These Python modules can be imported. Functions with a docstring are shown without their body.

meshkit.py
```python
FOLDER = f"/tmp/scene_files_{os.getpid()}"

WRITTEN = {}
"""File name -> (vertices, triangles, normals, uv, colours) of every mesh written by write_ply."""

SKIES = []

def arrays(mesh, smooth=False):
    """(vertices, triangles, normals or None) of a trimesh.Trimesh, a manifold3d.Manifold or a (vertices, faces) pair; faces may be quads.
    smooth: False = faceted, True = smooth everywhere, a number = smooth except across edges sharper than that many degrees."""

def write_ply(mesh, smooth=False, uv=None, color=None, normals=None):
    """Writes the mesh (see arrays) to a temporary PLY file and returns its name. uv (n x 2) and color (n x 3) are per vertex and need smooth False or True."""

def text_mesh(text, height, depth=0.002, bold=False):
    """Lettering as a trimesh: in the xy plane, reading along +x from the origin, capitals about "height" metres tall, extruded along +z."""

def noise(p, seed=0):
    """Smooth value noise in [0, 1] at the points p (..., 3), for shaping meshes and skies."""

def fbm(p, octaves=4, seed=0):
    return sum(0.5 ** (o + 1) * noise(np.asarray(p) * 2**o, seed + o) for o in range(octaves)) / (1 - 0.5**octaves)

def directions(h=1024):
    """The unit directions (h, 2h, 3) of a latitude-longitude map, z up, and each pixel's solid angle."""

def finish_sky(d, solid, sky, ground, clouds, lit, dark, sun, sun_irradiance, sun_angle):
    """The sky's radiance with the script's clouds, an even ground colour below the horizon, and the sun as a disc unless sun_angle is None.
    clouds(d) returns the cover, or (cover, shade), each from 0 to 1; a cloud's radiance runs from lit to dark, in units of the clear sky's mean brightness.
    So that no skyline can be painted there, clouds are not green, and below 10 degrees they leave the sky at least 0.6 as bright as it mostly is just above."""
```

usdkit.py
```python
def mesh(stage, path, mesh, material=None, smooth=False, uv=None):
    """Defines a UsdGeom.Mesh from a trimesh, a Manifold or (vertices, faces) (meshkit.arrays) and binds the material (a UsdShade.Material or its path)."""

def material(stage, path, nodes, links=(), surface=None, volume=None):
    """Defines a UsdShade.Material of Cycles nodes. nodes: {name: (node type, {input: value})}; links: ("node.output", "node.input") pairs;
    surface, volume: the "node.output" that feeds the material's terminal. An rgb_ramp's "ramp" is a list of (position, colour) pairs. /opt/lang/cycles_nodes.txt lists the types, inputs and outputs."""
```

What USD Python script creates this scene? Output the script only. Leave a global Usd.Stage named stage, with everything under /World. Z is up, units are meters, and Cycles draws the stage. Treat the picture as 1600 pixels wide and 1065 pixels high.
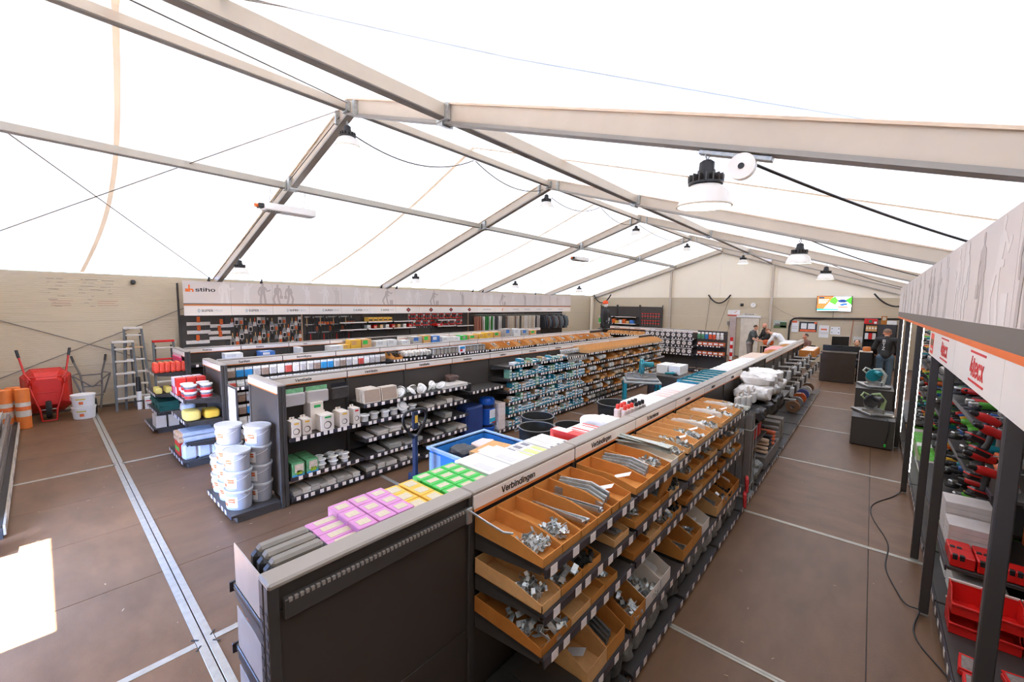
import math, random
import numpy as np
import shapely
from shapely.geometry import Polygon, Point, LineString, box as sbox
from shapely import affinity, union_all
import trimesh, manifold3d, meshkit, usdkit
from pxr import Usd, UsdGeom, UsdLux, UsdShade, Gf, Sdf, Vt

stage = Usd.Stage.CreateInMemory()
UsdGeom.SetStageUpAxis(stage, 'Z'); UsdGeom.SetStageMetersPerUnit(stage, 1.0)
UsdGeom.Xform.Define(stage, '/World'); UsdGeom.Scope.Define(stage, '/World/Looks')
stage.SetDefaultPrim(stage.GetPrimAtPath('/World'))
# ---------------------------------------------------------------- camera, sky, sun, exposure
FPX, YAW, PITCH, ROLL, CAMH = 644.56, math.radians(41.0385), math.radians(5.2186), math.radians(-0.7518), 2.55
EXPOSURE = 3.25
def camera_basis():
    fw = np.array([-math.sin(YAW)*math.cos(PITCH), math.cos(YAW)*math.cos(PITCH), -math.sin(PITCH)])
    r = np.array([math.cos(YAW), math.sin(YAW), 0.0]); d = np.cross(fw, r)
    c, s = math.cos(ROLL), math.sin(ROLL)
    return c*r+s*d, -(-s*r+c*d), -fw                      # right, up, back
R_, U_, B_ = camera_basis()
cam = UsdGeom.Camera.Define(stage, '/World/camera')
cam.CreateHorizontalApertureAttr(36.0); cam.CreateVerticalApertureAttr(36.0*1065/1600)
cam.CreateFocalLengthAttr(36.0*FPX/1600); cam.CreateClippingRangeAttr(Gf.Vec2f(0.05, 500))
cam.AddTransformOp().Set(Gf.Matrix4d(*R_, 0, *U_, 0, *B_, 0, 0, 0, CAMH, 1))
cam.CreateExposureAttr(EXPOSURE)
SUN_ELEV = math.radians(50.5)
sun = UsdLux.DistantLight.Define(stage, '/World/sun')
sun.CreateIntensityAttr(5.0); sun.CreateNormalizeAttr(True); sun.CreateAngleAttr(0.6); sun.CreateColorAttr(Gf.Vec3f(1.0, 0.93, 0.83))
# light travels along -z of the light: from the south gable (y < 0) down into the tent along +y
sun.AddRotateXYZOp().Set(Gf.Vec3f(90-math.degrees(SUN_ELEV), 0, 0)) 
dome = UsdLux.DomeLight.Define(stage, '/World/sky'); dome.CreateIntensityAttr(1.0)
SKY = 5.0

# ---------------------------------------------------------------- helpers
rng = random.Random(11)
def lin(c):
    c = np.asarray(c, float)/255.0
    return tuple(np.where(c <= 0.04045, c/12.92, ((c+0.055)/1.055)**2.4))
class M:
    """collects shapes into one mesh"""
    def __init__(s): s.V, s.F, s.n = [], [], 0
    def add(s, V, F):
        V = np.asarray(V, float); F = np.asarray(F, int)
        s.V.append(V); s.F.append(F+s.n); s.n += len(V); return s
    def mesh(s, m): return s.add(m.vertices, m.faces)
    def box(s, x0, x1, y0, y1, z0, z1):
        V = [(x, y, z) for z in (z0, z1) for y in (y0, y1) for x in (x0, x1)]
        return s.add(V, BOXF)
    def cbox(s, x0, x1, y0, y1, z0, z1, c=0.004):
        c = min(c, .45*(x1-x0), .45*(y1-y0), .45*(z1-z0)); V = []
        for (X, sx) in ((x0, 1), (x1, -1)):
            for (Y, sy) in ((y0, 1), (y1, -1)):
                for (Z, sz) in ((z0, 1), (z1, -1)):
                    V += [(X, Y+sy*c, Z+sz*c), (X+sx*c, Y, Z+sz*c), (X+sx*c, Y+sy*c, Z)]
        return s.add(V, CBOXF)
    def hexa(s, b, t):
        """4 bottom and 4 top corners, both counter-clockwise"""
        return s.add(list(b)+list(t), HEXF)
    def tube(s, P, r, n=6, cap=True):
        P = np.asarray(P, float); t = np.gradient(P, axis=0); t /= np.linalg.norm(t, axis=1, keepdims=True)+1e-12
        up = np.array([0, 0, 1.0]) if abs(t[0][2]) < .9 else np.array([1.0, 0, 0])
        r = np.broadcast_to(r, (len(P),)); a = np.arange(n)*2*np.pi/n; V = []
        u = np.cross(t[0], up); u /= np.linalg.norm(u)
        for i in range(len(P)):
            u = u-t[i]*np.dot(u, t[i]); u /= np.linalg.norm(u)+1e-12; w = np.cross(t[i], u)
            V.append(P[i]+r[i]*(np.cos(a)[:, None]*u+np.sin(a)[:, None]*w))
        V = np.vstack(V); F = []
        for i in range(len(P)-1):
            for j in range(n):
                k = (j+1) % n; A, B_, C, D = i*n+j, i*n+k, (i+1)*n+k, (i+1)*n+j
                F += [(A, B_, C), (A, C, D)]
        if cap:
            for j in range(1, n-1): F += [(0, j+1, j), ((len(P)-1)*n, (len(P)-1)*n+j, (len(P)-1)*n+j+1)]
        return s.add(V, F)
    def rod(s, p, q, r, n=8): return s.tube([p, q], r, n)
    def lathe(s, prof, n=16, at=(0, 0, 0), sx=1, sy=1):
        a = np.arange(n)*2*np.pi/n; V, F = [], []
        for r, z in prof: V.append(np.stack([at[0]+sx*r*np.cos(a), at[1]+sy*r*np.sin(a), np.full(n, at[2]+z)], 1))
        V = np.vstack(V)
        for i in range(len(prof)-1):
            for j in range(n):
                k = (j+1) % n; A, B_, C, D = i*n+j, i*n+k, (i+1)*n+k, (i+1)*n+j
                F += [(A, B_, C), (A, C, D)]
        return s.add(V, F)
    def prism(s, poly, a, b, axis='z'):
        """polygon (2D points or shapely) swept from a to b along axis; 2D axes are the other two in order"""
        g = poly if hasattr(poly, 'geom_type') else Polygon(poly)
        for q in getattr(g, 'geoms', [g]):
            if q.is_empty or q.area < 1e-9 or q.geom_type != 'Polygon': continue
            m = trimesh.creation.extrude_polygon(q, b-a, engine='earcut'); V = np.array(m.vertices); V[:, 2] += a; F = np.array(m.faces)
            if axis == 'x': V = V[:, [2, 0, 1]]
            elif axis == 'y': V = V[:, [0, 2, 1]]; F = F[:, ::-1]
            s.add(V, F)
        return s
    def ball(s, c, r, sub=1, sc=(1, 1, 1)):
        m = ICO[sub]; return s.add(np.asarray(c)+m.vertices*r*np.asarray(sc), m.faces)
    def arr(s): return np.vstack(s.V), np.vstack(s.F)
    def xf(s, T):
        V, F = s.arr(); s.V = [V@np.asarray(T)[:3, :3].T+np.asarray(T)[:3, 3]]; s.F = [F]; return s
    def mv(s, x=0, y=0, z=0):
        s.V = [v+np.array([x, y, z]) for v in s.V]; return s
    def rot(s, axis, deg, about=(0, 0, 0)):
        T = trimesh.transformations.rotation_matrix(math.radians(deg), {'x': (1, 0, 0), 'y': (0, 1, 0), 'z': (0, 0, 1)}[axis], about); return s.xf(T)
    def join(s, o):
        V, F = o.arr(); return s.add(V, F)
ICO = [trimesh.creation.icosphere(k) for k in (0, 1, 2, 3)]
BOXF = np.array([(0, 2, 1), (1, 2, 3), (4, 5, 6), (5, 7, 6), (0, 1, 4), (1, 5, 4), (2, 6, 3), (3, 6, 7), (0, 4, 2), (2, 4, 6), (1, 3, 5), (3, 7, 5)])
HEXF = np.array([(0, 2, 1), (0, 3, 2), (4, 5, 6), (4, 6, 7)]+[f for i in range(4) for f in ((i, (i+1) % 4, 4+(i+1) % 4), (i, 4+(i+1) % 4, 4+i))])
def _cboxf():
    V = []
    M0 = M.__new__(M); M0.V, M0.F, M0.n = [], [], 0
    globals()['CBOXF'] = np.zeros((0, 3), int); M0.cbox(-1, 1, -1, 1, -1, 1, .2); P = M0.V[0]
    h = trimesh.convex.convex_hull(P); idx = [int(np.argmin(((P-v)**2).sum(1))) for v in h.vertices]
    return np.array(idx)[h.faces]
CBOXF = _cboxf()

_count = {}
def unique(parent, name):
    k = (parent, name); i = _count.get(k, 0); _count[k] = i+1
    return f'{parent}/{name}' if i == 0 else f'{parent}/{name}_{i:03d}'
LABELS = {}
def tag(path, label=None, cat=None, group=None, kind=None):
    p = stage.GetPrimAtPath(path)
    for k, v in (('label', label), ('category', cat), ('group', group), ('kind', kind)):
        if v: p.SetCustomDataByKey(k, v)
    if label and path.count('/') == 2: LABELS.setdefault(label, []).append((path, group))
    return path
def obj(name, m, mat, parent='/World', label=None, cat=None, group=None, kind=None, smooth=None):
    path = unique(parent, name)
    if smooth: usdkit.mesh(stage, path, m.arr(), mat, smooth=smooth)
    else:
        V, F = m.arr(); g = UsdGeom.Mesh.Define(stage, path)
        g.CreatePointsAttr(Vt.Vec3fArray.FromNumpy(V.astype(np.float32)))
        g.CreateFaceVertexCountsAttr(Vt.IntArray.FromNumpy(np.full(len(F), 3, np.int32)))
        g.CreateFaceVertexIndicesAttr(Vt.IntArray.FromNumpy(F.astype(np.int32).ravel())); g.CreateSubdivisionSchemeAttr('none')
        UsdShade.MaterialBindingAPI.Apply(g.GetPrim()).Bind(mat)
    if label or cat or group or kind: tag(path, label, cat, group, kind)
    return path
def thing(name, label, cat, loc=(0, 0, 0), rz=0, group=None, rx=0, ry=0, kind=None, parent='/World'):
    path = unique(parent, name); x = UsdGeom.Xform.Define(stage, path)
    x.AddTranslateOp().Set(Gf.Vec3d(*map(float, loc)))
    if rz: x.AddRotateZOp().Set(float(rz))
    if ry: x.AddRotateYOp().Set(float(ry))
    if rx: x.AddRotateXOp().Set(float(rx))
    tag(path, label, cat, group, kind); return path
stage.CreateClassPrim('/World/kinds')
KINDS = {}
def kind_of(key, fn):
    """fn(parent) builds the parts of one kind of thing, once, under a class prim"""
    if key not in KINDS:
        p = unique('/World/kinds', key); stage.CreateClassPrim(p); KINDS[key] = p; fn(p)
    return KINDS[key]
def place(key, fn, name, label, cat, loc, rz=0, group=None, rx=0, ry=0, kind=None):
    src = kind_of(key, fn)
    path = thing(name, label, cat, (loc[0], loc[1], loc[2]+.0015), rz, group, rx, ry, kind)
    pr = stage.GetPrimAtPath(path); pr.GetReferences().AddInternalReference(src); pr.SetInstanceable(True)
    return path
ORD = 'first second third fourth fifth sixth seventh eighth ninth tenth eleventh twelfth thirteenth fourteenth fifteenth sixteenth seventeenth eighteenth nineteenth twentieth'.split()
def nth(i):
    if i < 20: return ORD[i]
    t = {2: 'twenty', 3: 'thirty', 4: 'forty', 5: 'fifty', 6: 'sixty', 7: 'seventy', 8: 'eighty', 9: 'ninety'}; i += 1
    return f'{t[i//10]}-{ORD[i % 10-1]}' if i % 10 else {20: 'twentieth', 30: 'thirtieth', 40: 'fortieth', 50: 'fiftieth', 60: 'sixtieth', 70: 'seventieth', 80: 'eightieth', 90: 'ninetieth'}[i]

# ---------------------------------------------------------------- materials
_mats = {}
def mat(name, rgb, rough=0.5, metal=0.0, var=0.12, scale=6.0, spec=0.5, bump=0.0, bscale=40.0, coat=0.0, stretch=None):
    """principled material whose colour wanders a little with object-space noise"""
    if name in _mats: return _mats[name]
    c = np.array(lin(rgb)); a = tuple(np.clip(c*(1-var), 0, 1)); b = tuple(np.clip(c*(1+var), 0, 1))
    n = {'tc': ('texture_coordinate', {}), 'mp': ('mapping', {'scale': stretch or (1, 1, 1)}),
         'n': ('noise_texture', {'scale': scale, 'detail': 4, 'roughness': 0.6}), 'r': ('rgb_ramp', {'ramp': [(0.25, a), (0.75, b)]}),
         'p': ('principled_bsdf', {'roughness': rough, 'metallic': metal, 'specular_ior_level': spec, 'coat_weight': coat})}
    l = [('tc.object', 'mp.vector'), ('mp.vector', 'n.vector'), ('n.fac', 'r.fac'), ('r.color', 'p.base_color')]
    if bump:
        n['n2'] = ('noise_texture', {'scale': bscale, 'detail': 3}); n['b'] = ('bump', {'strength': bump, 'distance': 0.004})
        l += [('mp.vector', 'n2.vector'), ('n2.fac', 'b.height'), ('b.normal', 'p.normal')]
    _mats[name] = usdkit.material(stage, '/World/Looks/'+name, n, l, surface='p.BSDF'); return _mats[name]
def emit(name, rgb, k):
    if name not in _mats:
        _mats[name] = usdkit.material(stage, '/World/Looks/'+name, {'e': ('emission', {'color': lin(rgb), 'strength': k*0.4})}, [], surface='e.emission')
    return _mats[name]
def glassy(name, rgb, alpha):
    """thin clear plastic: part see-through, part glossy"""
    if name not in _mats:
        _mats[name] = usdkit.material(stage, '/World/Looks/'+name, {
            'n': ('noise_texture', {'scale': 30.0}), 'p': ('principled_bsdf', {'base_color': lin(rgb), 'roughness': 0.18}), 't': ('transparent_bsdf', {'color': (1, 1, 1)}),
            'm': ('mix_closure', {'fac': alpha})}, [('t.BSDF', 'm.closure1'), ('p.BSDF', 'm.closure2')], surface='m.closure')
    return _mats[name]
sky_m = usdkit.material(stage, '/World/Looks/sky_light', {
    'tc': ('texture_coordinate', {}), 'n': ('noise_texture', {'scale': 3.0, 'detail': 6, 'roughness': 0.55}), 'r': ('rgb_ramp', {'ramp': [(0.52, (0.16, 0.38, 1.0)), (0.72, (0.90, 0.94, 1.0))]}),
    'b': ('background_shader', {'strength': SKY})}, [('tc.generated', 'n.vector'), ('n.fac', 'r.fac'), ('r.color', 'b.color')], surface='b.background')
UsdShade.MaterialBindingAPI.Apply(dome.GetPrim()).Bind(sky_m)
# roof cloth: white PVC that lets part of the sunlight through
fabric = usdkit.material(stage, '/World/Looks/roof_cloth', {
    'tc': ('texture_coordinate', {}), 'n': ('noise_texture', {'scale': 0.5, 'detail': 3}), 'r': ('rgb_ramp', {'ramp': [(0.3, (0.80, 0.79, 0.775)), (0.7, (0.84, 0.83, 0.815))]}),
    'k': ('rgb_ramp', {'ramp': [(0.3, (0.0360, 0.0280, 0.0182)), (0.7, (0.0384, 0.0299, 0.0195))]}), 'd': ('diffuse_bsdf', {}), 't': ('translucent_bsdf', {}), 'm': ('mix_closure', {'fac': 0.5})},
    [('tc.object', 'n.vector'), ('n.fac', 'r.fac'), ('n.fac', 'k.fac'), ('r.color', 'd.color'), ('k.color', 't.color'), ('d.BSDF', 'm.closure1'), ('t.BSDF', 'm.closure2')], surface='m.closure')
seam_m = usdkit.material(stage, '/World/Looks/seam_cloth', {
    'n': ('noise_texture', {'scale': 2.0}), 'r': ('rgb_ramp', {'ramp': [(0.3, (0.80, 0.71, 0.60)), (0.7, (0.84, 0.75, 0.64))]}), 'd': ('diffuse_bsdf', {}), 't': ('translucent_bsdf', {}), 'm': ('mix_closure', {'fac': 0.8})},
    [('n.fac', 'r.fac'), ('r.color', 'd.color'), ('r.color', 't.color'), ('d.BSDF', 'm.closure1'), ('t.BSDF', 'm.closure2')], surface='m.closure')
alu = mat('aluminium', (192, 178, 160), 0.45, 0.35, 0.06, 3)
steel = mat('galvanised_steel', (178, 182, 182), 0.38, 0.75, 0.25, 25)
floor_m = mat('phenolic_ply', (104, 76, 54), 0.42, 0, 0.20, 5, 0.35, 0.25, 160, stretch=(1.0, 0.35, 1))
floor_m2 = mat('phenolic_ply_worn', (112, 82, 58), 0.45, 0, 0.24, 4, 0.35, 0.25, 160, stretch=(0.5, 1.0, 1))
strip_m = mat('floor_strip_metal', (168, 163, 152), 0.42, 0.4, 0.16, 14)
wall_m = mat('wall_panel_cream', (202, 186, 158), 0.55, 0, 0.03, 0.8)
gab_m = mat('gable_liner', (242, 230, 208), 0.6, 0, 0.03, 0.7)
dark = mat('shelf_anthracite', (66, 62, 59), 0.42, 0.1, 0.10, 4, 0.4)
dark2 = mat('back_panel_anthracite', (70, 64, 59), 0.5, 0.05, 0.10, 2, 0.35)
rail_m = mat('price_rail_dark', (52, 48, 54), 0.35, 0, 0.12, 9)
cap_m = mat('cap_grey_beige', (150, 141, 131), 0.42, 0.1, 0.05, 2)
white = mat('white_plastic', (228, 226, 222), 0.45, 0, 0.03, 6)
sign_m = mat('sign_white', (226, 216, 206), 0.5, 0, 0.03, 3)
orange = mat('orange_print', (226, 108, 40), 0.5, 0, 0.05, 5)
orange2 = mat('orange_stripe', (196, 112, 52), 0.5, 0, 0.05, 5)
ink = mat('black_ink', (38, 34, 34), 0.6, 0, 0.05, 20)
tagm = mat('price_card', (238, 228, 220), 0.55, 0, 0.10, 60)
black = mat('black_plastic', (30, 30, 31), 0.4, 0, 0.15, 12)
rubber = mat('black_rubber', (28, 27, 26), 0.75, 0, 0.15, 15, bump=0.4)
red = mat('red_plastic', (205, 28, 24), 0.38, 0, 0.08, 6)
kraft = mat('kraft_card', (198, 132, 66), 0.75, 0, 0.10, 14, 0.2)
kraft2 = mat('kraft_card_pale', (214, 164, 108), 0.75, 0, 0.10, 14, 0.2)
kraft3 = mat('kraft_card_dark', (176, 110, 48), 0.75, 0, 0.10, 14, 0.2)
# ---------------------------------------------------------------- the tent
XL, XR, Y0, Y1, RX, RZ, SL = -13.5, 1.5, -1.8, 23.2, -6.0, 5.52, 0.32
def roof(x): return RZ-SL*abs(x-RX)
FR = [Y0, 3.2, 8.2, 13.2, 18.2, Y1]
g = M().box(-60, 60, -60, 80, -0.4, -0.09)
obj('ground', g, mat('asphalt', (150, 146, 140), 0.9, 0, 0.2, 2), kind='structure')
def build_floor():
    f = thing('floor', None, None, kind='structure')
    obj('subfloor', M().box(XL, XR, Y0, Y1, -0.08, -0.012), black, f)
    ys = [-1.8, 0.68]+[0.68+2.5*k for k in range(1, 10)]+[23.2]
    xs = [-13.5]+[-12.36+1.25*k for k in range(0, 12)]+[1.5]
    for i in range(len(ys)-1):
        for j in range(len(xs)-1):
            a, b, c, d = xs[j], xs[j+1], ys[i], ys[i+1]
            if b-a < .1: continue
            z = -0.0006*((i*7+j*5) % 4)
            obj('floor_board', M().cbox(a+.0025, b-.0025, c+.002, d-.002, -0.012, z, .002), floor_m if (i+j*3) % 3 else floor_m2, f)
    # aluminium joint strips let into the boards
    for k, y in enumerate(ys[1:-1]):
        for s in ((-.055, -.004), (.004, .055)) if k == 0 else ((-.026, -.002), (.002, .026)):
            obj('joint_strip', M().cbox(XL+.02, XR-.02, y+s[0], y+s[1], -.01, .004, .0015), strip_m, f)
    for x in (-8.62, -3.6):
        for a, b in zip(ys[:-1], ys[1:]): obj('joint_strip', M().cbox(x-.03, x+.03, a+.06, b-.06, -.01, .003, .0015), strip_m, f)
    for x in (-8.62, -3.6):                      # cross plates with bolts where the strips meet
        for y in (0.68,):
            for sx in (-1, 1):
                for sy in (-1, 1): obj('joint_slot', M().cbox(-.028, .028, -.007, .007, .003, .0055, .001).rot('z', 40*sx*sy).mv(x+sx*.055, y+sy*.055, 0), black, f)
    m = M()                                      # saw dust and splinters scattered on the boards
    for k in range(110):
        x, y = rng.uniform(-9, -2.2) if k % 3 else rng.uniform(-.9, .4), rng.uniform(-.6, 4) if k % 3 else rng.uniform(2, 9)
        a, l, w = rng.uniform(0, 6.28), rng.uniform(.004, .018), rng.uniform(.002, .005)
        c, s = math.cos(a), math.sin(a); P = [(x+c*u*l-s*v*w, y+s*u*l+c*v*w) for u, v in ((-1, -1), (1, -1), (1, 1), (-1, 1))]
        m.hexa([(*p, .0002) for p in P], [(*p, .002) for p in P])
    obj('sawdust', m, mat('pale_chips', (176, 152, 124), .8), f, kind='stuff')
build_floor()

def wall_panel_mesh(L, z0, z1, rib=.045):
    """horizontal cassette with shallow ribs, face at x=0 looking +x, running along y from 0 to L"""
    prof = [(-.05, z0+.003), (0, z0+.003)]; z = z0+.003
    while z+rib < z1-.004:
        prof += [(0, z+rib-.010), (-.004, z+rib-.008), (-.004, z+rib-.002), (0, z+rib)]; z += rib
    prof += [(0, z1-.003), (-.05, z1-.003)]
    V, F, n = [], [], len(prof)
    for y in (0, L): V += [(x, y, zz) for x, zz in prof]
    for i in range(n):
        j = (i+1) % n; F += [(i, n+i, n+j), (i, n+j, j)]
    return M().add(V, np.array(F)[:, ::-1])
ZP = [0, 1.0, 2.02, 3.11]
def build_walls():
    w = thing('wall_left', None, None, kind='structure'); core = mat('wall_core', (120, 112, 100), .7); obj('wall_core', M().box(XL-.08, XL-.055, Y0, Y1, 0, 3.1), core, w)
    for a, b in zip(FR[:-1], FR[1:]):
        for z0, z1 in zip(ZP[:-1], ZP[1:]):
            obj('wall_panel', wall_panel_mesh(b-a-.006, z0, z1).mv(XL, a+.003, 0), wall_m, w)
    m = M()                                      # faint printed lists on the sheets
    for (y0, zt, n, red_) in ((.25, 2.96, 9, 0), (.72, 2.96, 9, 0), (1.02, 2.95, 5, 0)):
        for i in range(n):
            for q in range(rng.randint(1, 3)):
                y = y0+rng.uniform(-.1, .12); l = rng.uniform(.03, .14)
                m.box(XL-.001, XL+.0012, y, y+l, zt-i*.075-.012, zt-i*.075+.004)
    obj('panel_print', m, mat('faded_ink', (168, 154, 134), .7), w)
    m = M()
    for y0 in (.25, .98):
        for i in range(3): m.box(XL-.001, XL+.0012, y0-.08+rng.uniform(0, .05), y0+rng.uniform(.1, .3), 2.47-i*.05, 2.48-i*.05)
    obj('panel_print', m, mat('faded_red_ink', (178, 128, 108), .7), w)
    w = thing('wall_right', None, None, kind='structure'); obj('wall_core', M().box(XR+.055, XR+.08, Y0, Y1, 0, 3.1), core, w)
    for a, b in zip(FR[:-1], FR[1:]):
        for z0, z1 in zip(ZP[:-1], ZP[1:]):
            obj('wall_panel', wall_panel_mesh(b-a-.006, z0, z1).rot('z', 180).mv(XR, b-.003, 0), wall_m, w)
    w = thing('wall_back', None, None, kind='structure'); obj('wall_core', M().prism([(XL, 0), (XR, 0), (XR, roof(XR)), (RX, RZ), (XL, roof(XL))], Y1+.055, Y1+.08, 'y'), gab_m, w)
    for k in range(6):
        for z0, z1 in zip([0, 1.0, 2.0], [1.0, 2.0, 2.98]):
            obj('wall_panel', wall_panel_mesh(2.5-.006, z0, z1).rot('z', -90).mv(XL+2.5*k+.003, Y1, 0), wall_m, w)
    top = [(XL, 2.98), (XR, 2.98), (XR, roof(XR)), (RX, RZ), (XL, roof(XL))]
    for k in range(6):
        clip = Polygon(top).intersection(sbox(XL+2.5*k+.004, 0, XL+2.5*k+2.496, 9))
        obj('gable_sheet', M().prism(clip, Y1, Y1+.01, 'y'), gab_m, w)
    w = thing('wall_front', None, None, kind='structure')
    D0, D1, DH = -6.42, -4.56, 2.2               # the open doorway behind the camera
    for a, b in ((XL, D0), (D1, XR)): obj('wall_panel', M().box(a, b, Y0-.06, Y0, 0, 2.98), wall_m, w)
    obj('wall_panel', M().box(D0, D1, Y0-.06, Y0, DH, 2.98), wall_m, w)
    obj('gable_sheet', M().prism(top, Y0-.02, Y0-.01, 'y'), fabric, w)
    f = M().box(D0-.06, D0, Y0-.08, Y0+.02, 0, DH+.06).box(D1, D1+.06, Y0-.08, Y0+.02, 0, DH+.06).box(D0, D1, Y0-.08, Y0+.02, DH, DH+.06)
    obj('door_1', f, alu, kind='structure')
build_walls()
obj('baseboard_left', M().cbox(XL, XL+.02, Y0, Y1, 0, .05, .004).box(XL-.1, XL, Y0, Y1, -.09, .012), mat('base_trim', (96, 88, 78), .6), kind='structure'); obj('baseboard_back', M().cbox(XL+.02, XR-.02, Y1-.02, Y1, 0, .05, .004).box(XL, XR, Y1, Y1+.1, -.09, .012), mat('base_trim', (96, 88, 78), .6), kind='structure')

def build_roof():
    c = thing('ceiling', None, None, kind='structure')
    for i, (a, b) in enumerate(zip(FR[:-1], FR[1:])):
        for s in (-1, 1):
            N, Q = 14, 12; V, F = [], []
            for u in range(N+1):
                for v in range(Q+1):
                    d = 7.55*u/N; y = a+(b-a)*v/Q
                    sag = .03*math.sin(math.pi*v/Q)*math.sin(math.pi*u/N)*(1+.2*s)
                    V.append((RX+s*d, y, RZ-SL*d-sag+.012))
            for u in range(N):
                for v in range(Q):
                    p = u*(Q+1)+v; q = p+Q+1; F += [(p, q, q+1), (p, q+1, p+1)]
            obj('roof_panel', M().add(V, np.array(F) if s < 0 else np.array(F)[:, ::-1]), fabric, c, smooth=60)
            # welded seam in the middle of the sheet, bellying under its own weight
            pts = []
            for u in range(25):
                d = 7.5*u/24; y = (a+b)/2+.22*math.sin(math.pi*u/24)*(1 if s < 0 else -1)
                pts.append((RX+s*d, y, RZ-SL*d-.03*math.sin(math.pi*u/24)-.008))
            wd = .03; V = []; F = []
            for (x, y, z) in pts: V += [(x, y-wd, z), (x, y+wd, z), (x, y+wd, z+.006), (x, y-wd, z+.006)]
            for k in range(24):
                for q in range(4): A, B2 = 4*k+q, 4*k+(q+1) % 4; F += [(A, A+4, B2+4), (A, B2+4, B2)]
            obj('roof_seam', M().add(V, F), seam_m, c)
build_roof()

def rafter(i, y, s):
    t = thing('rafter', f"{'narrow gable' if i == 5 else 'grey aluminium'} tent rafter, {['behind the camera', 'nearest the camera', 'second from the camera', 'third from the camera', 'fourth from the camera', 'against the back gable'][i]}, {'left' if s < 0 else 'right'} roof slope", 'roof beam', (RX, y, RZ-.02))
    L = 7.47; m = M()
    def bar(d0, d1, w, zt, zb):
        m.hexa([(s*d, yy, -SL*d+zb) for d, yy in ((d0, -w), (d1, -w), (d1, w), (d0, w))], [(s*d, yy, -SL*d+zt) for d, yy in ((d0, -w), (d1, -w), (d1, w), (d0, w))])
    bar(0.0, L, .035, -.01, -.20); obj('web', m, alu, t); m = M()
    bar(0.0, L, .055, -.20, -.235); obj('bottom_flange', m, mat('flange_grey', (150, 144, 136), .45, .5, .06), t); m = M()
    bar(0.0, L, .055, 0, -.02); obj('keder_rail', m, mat('keder_rail', (214, 192, 168), .45, .3, .06), t)
    if i not in (0, 5):
        m = M(); bar(.25, .29, .10, -.03, -.22); obj('bracket', m, steel, t)
        m = M(); bar(2.1, 2.2, .08, -.05, -.26); obj('bracket', m, steel, t)
for i, y in enumerate(FR):
    for s in (-1, 1): rafter(i, y if 0 < i < 5 else y+(.07 if i == 0 else -.07), s)
def purlins():
    nm = {RX: 'at the ridge', -8.3: 'half-way up the left slope', -3.8: 'on the right slope near the ridge'}
    for x, desc in nm.items():
        for i, (a, b) in enumerate(zip(FR[:-1], FR[1:])):
            z = roof(x)-(.14 if x == RX else .13); h = .055 if x != -3.8 else .075
            t = thing('purlin', f'square aluminium purlin {desc}, {nth(i)} bay from the camera', 'roof beam', (x, a, z))
            obj('tube', M().cbox(-h/2-.01, h/2+.01, .06, b-a-.06, -h, h, .006), alu if x != -8.3 else mat('purlin_grey', (178, 172, 160), .4, .5, .06), t)
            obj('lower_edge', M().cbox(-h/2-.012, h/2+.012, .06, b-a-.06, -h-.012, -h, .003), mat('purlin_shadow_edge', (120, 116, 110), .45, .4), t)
            for e in (.04, b-a-.09): obj('end_bracket', M().box(-h-.02, h+.02, e, e+.05, -h-.03, h-.004), steel, t)
purlins()
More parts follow.
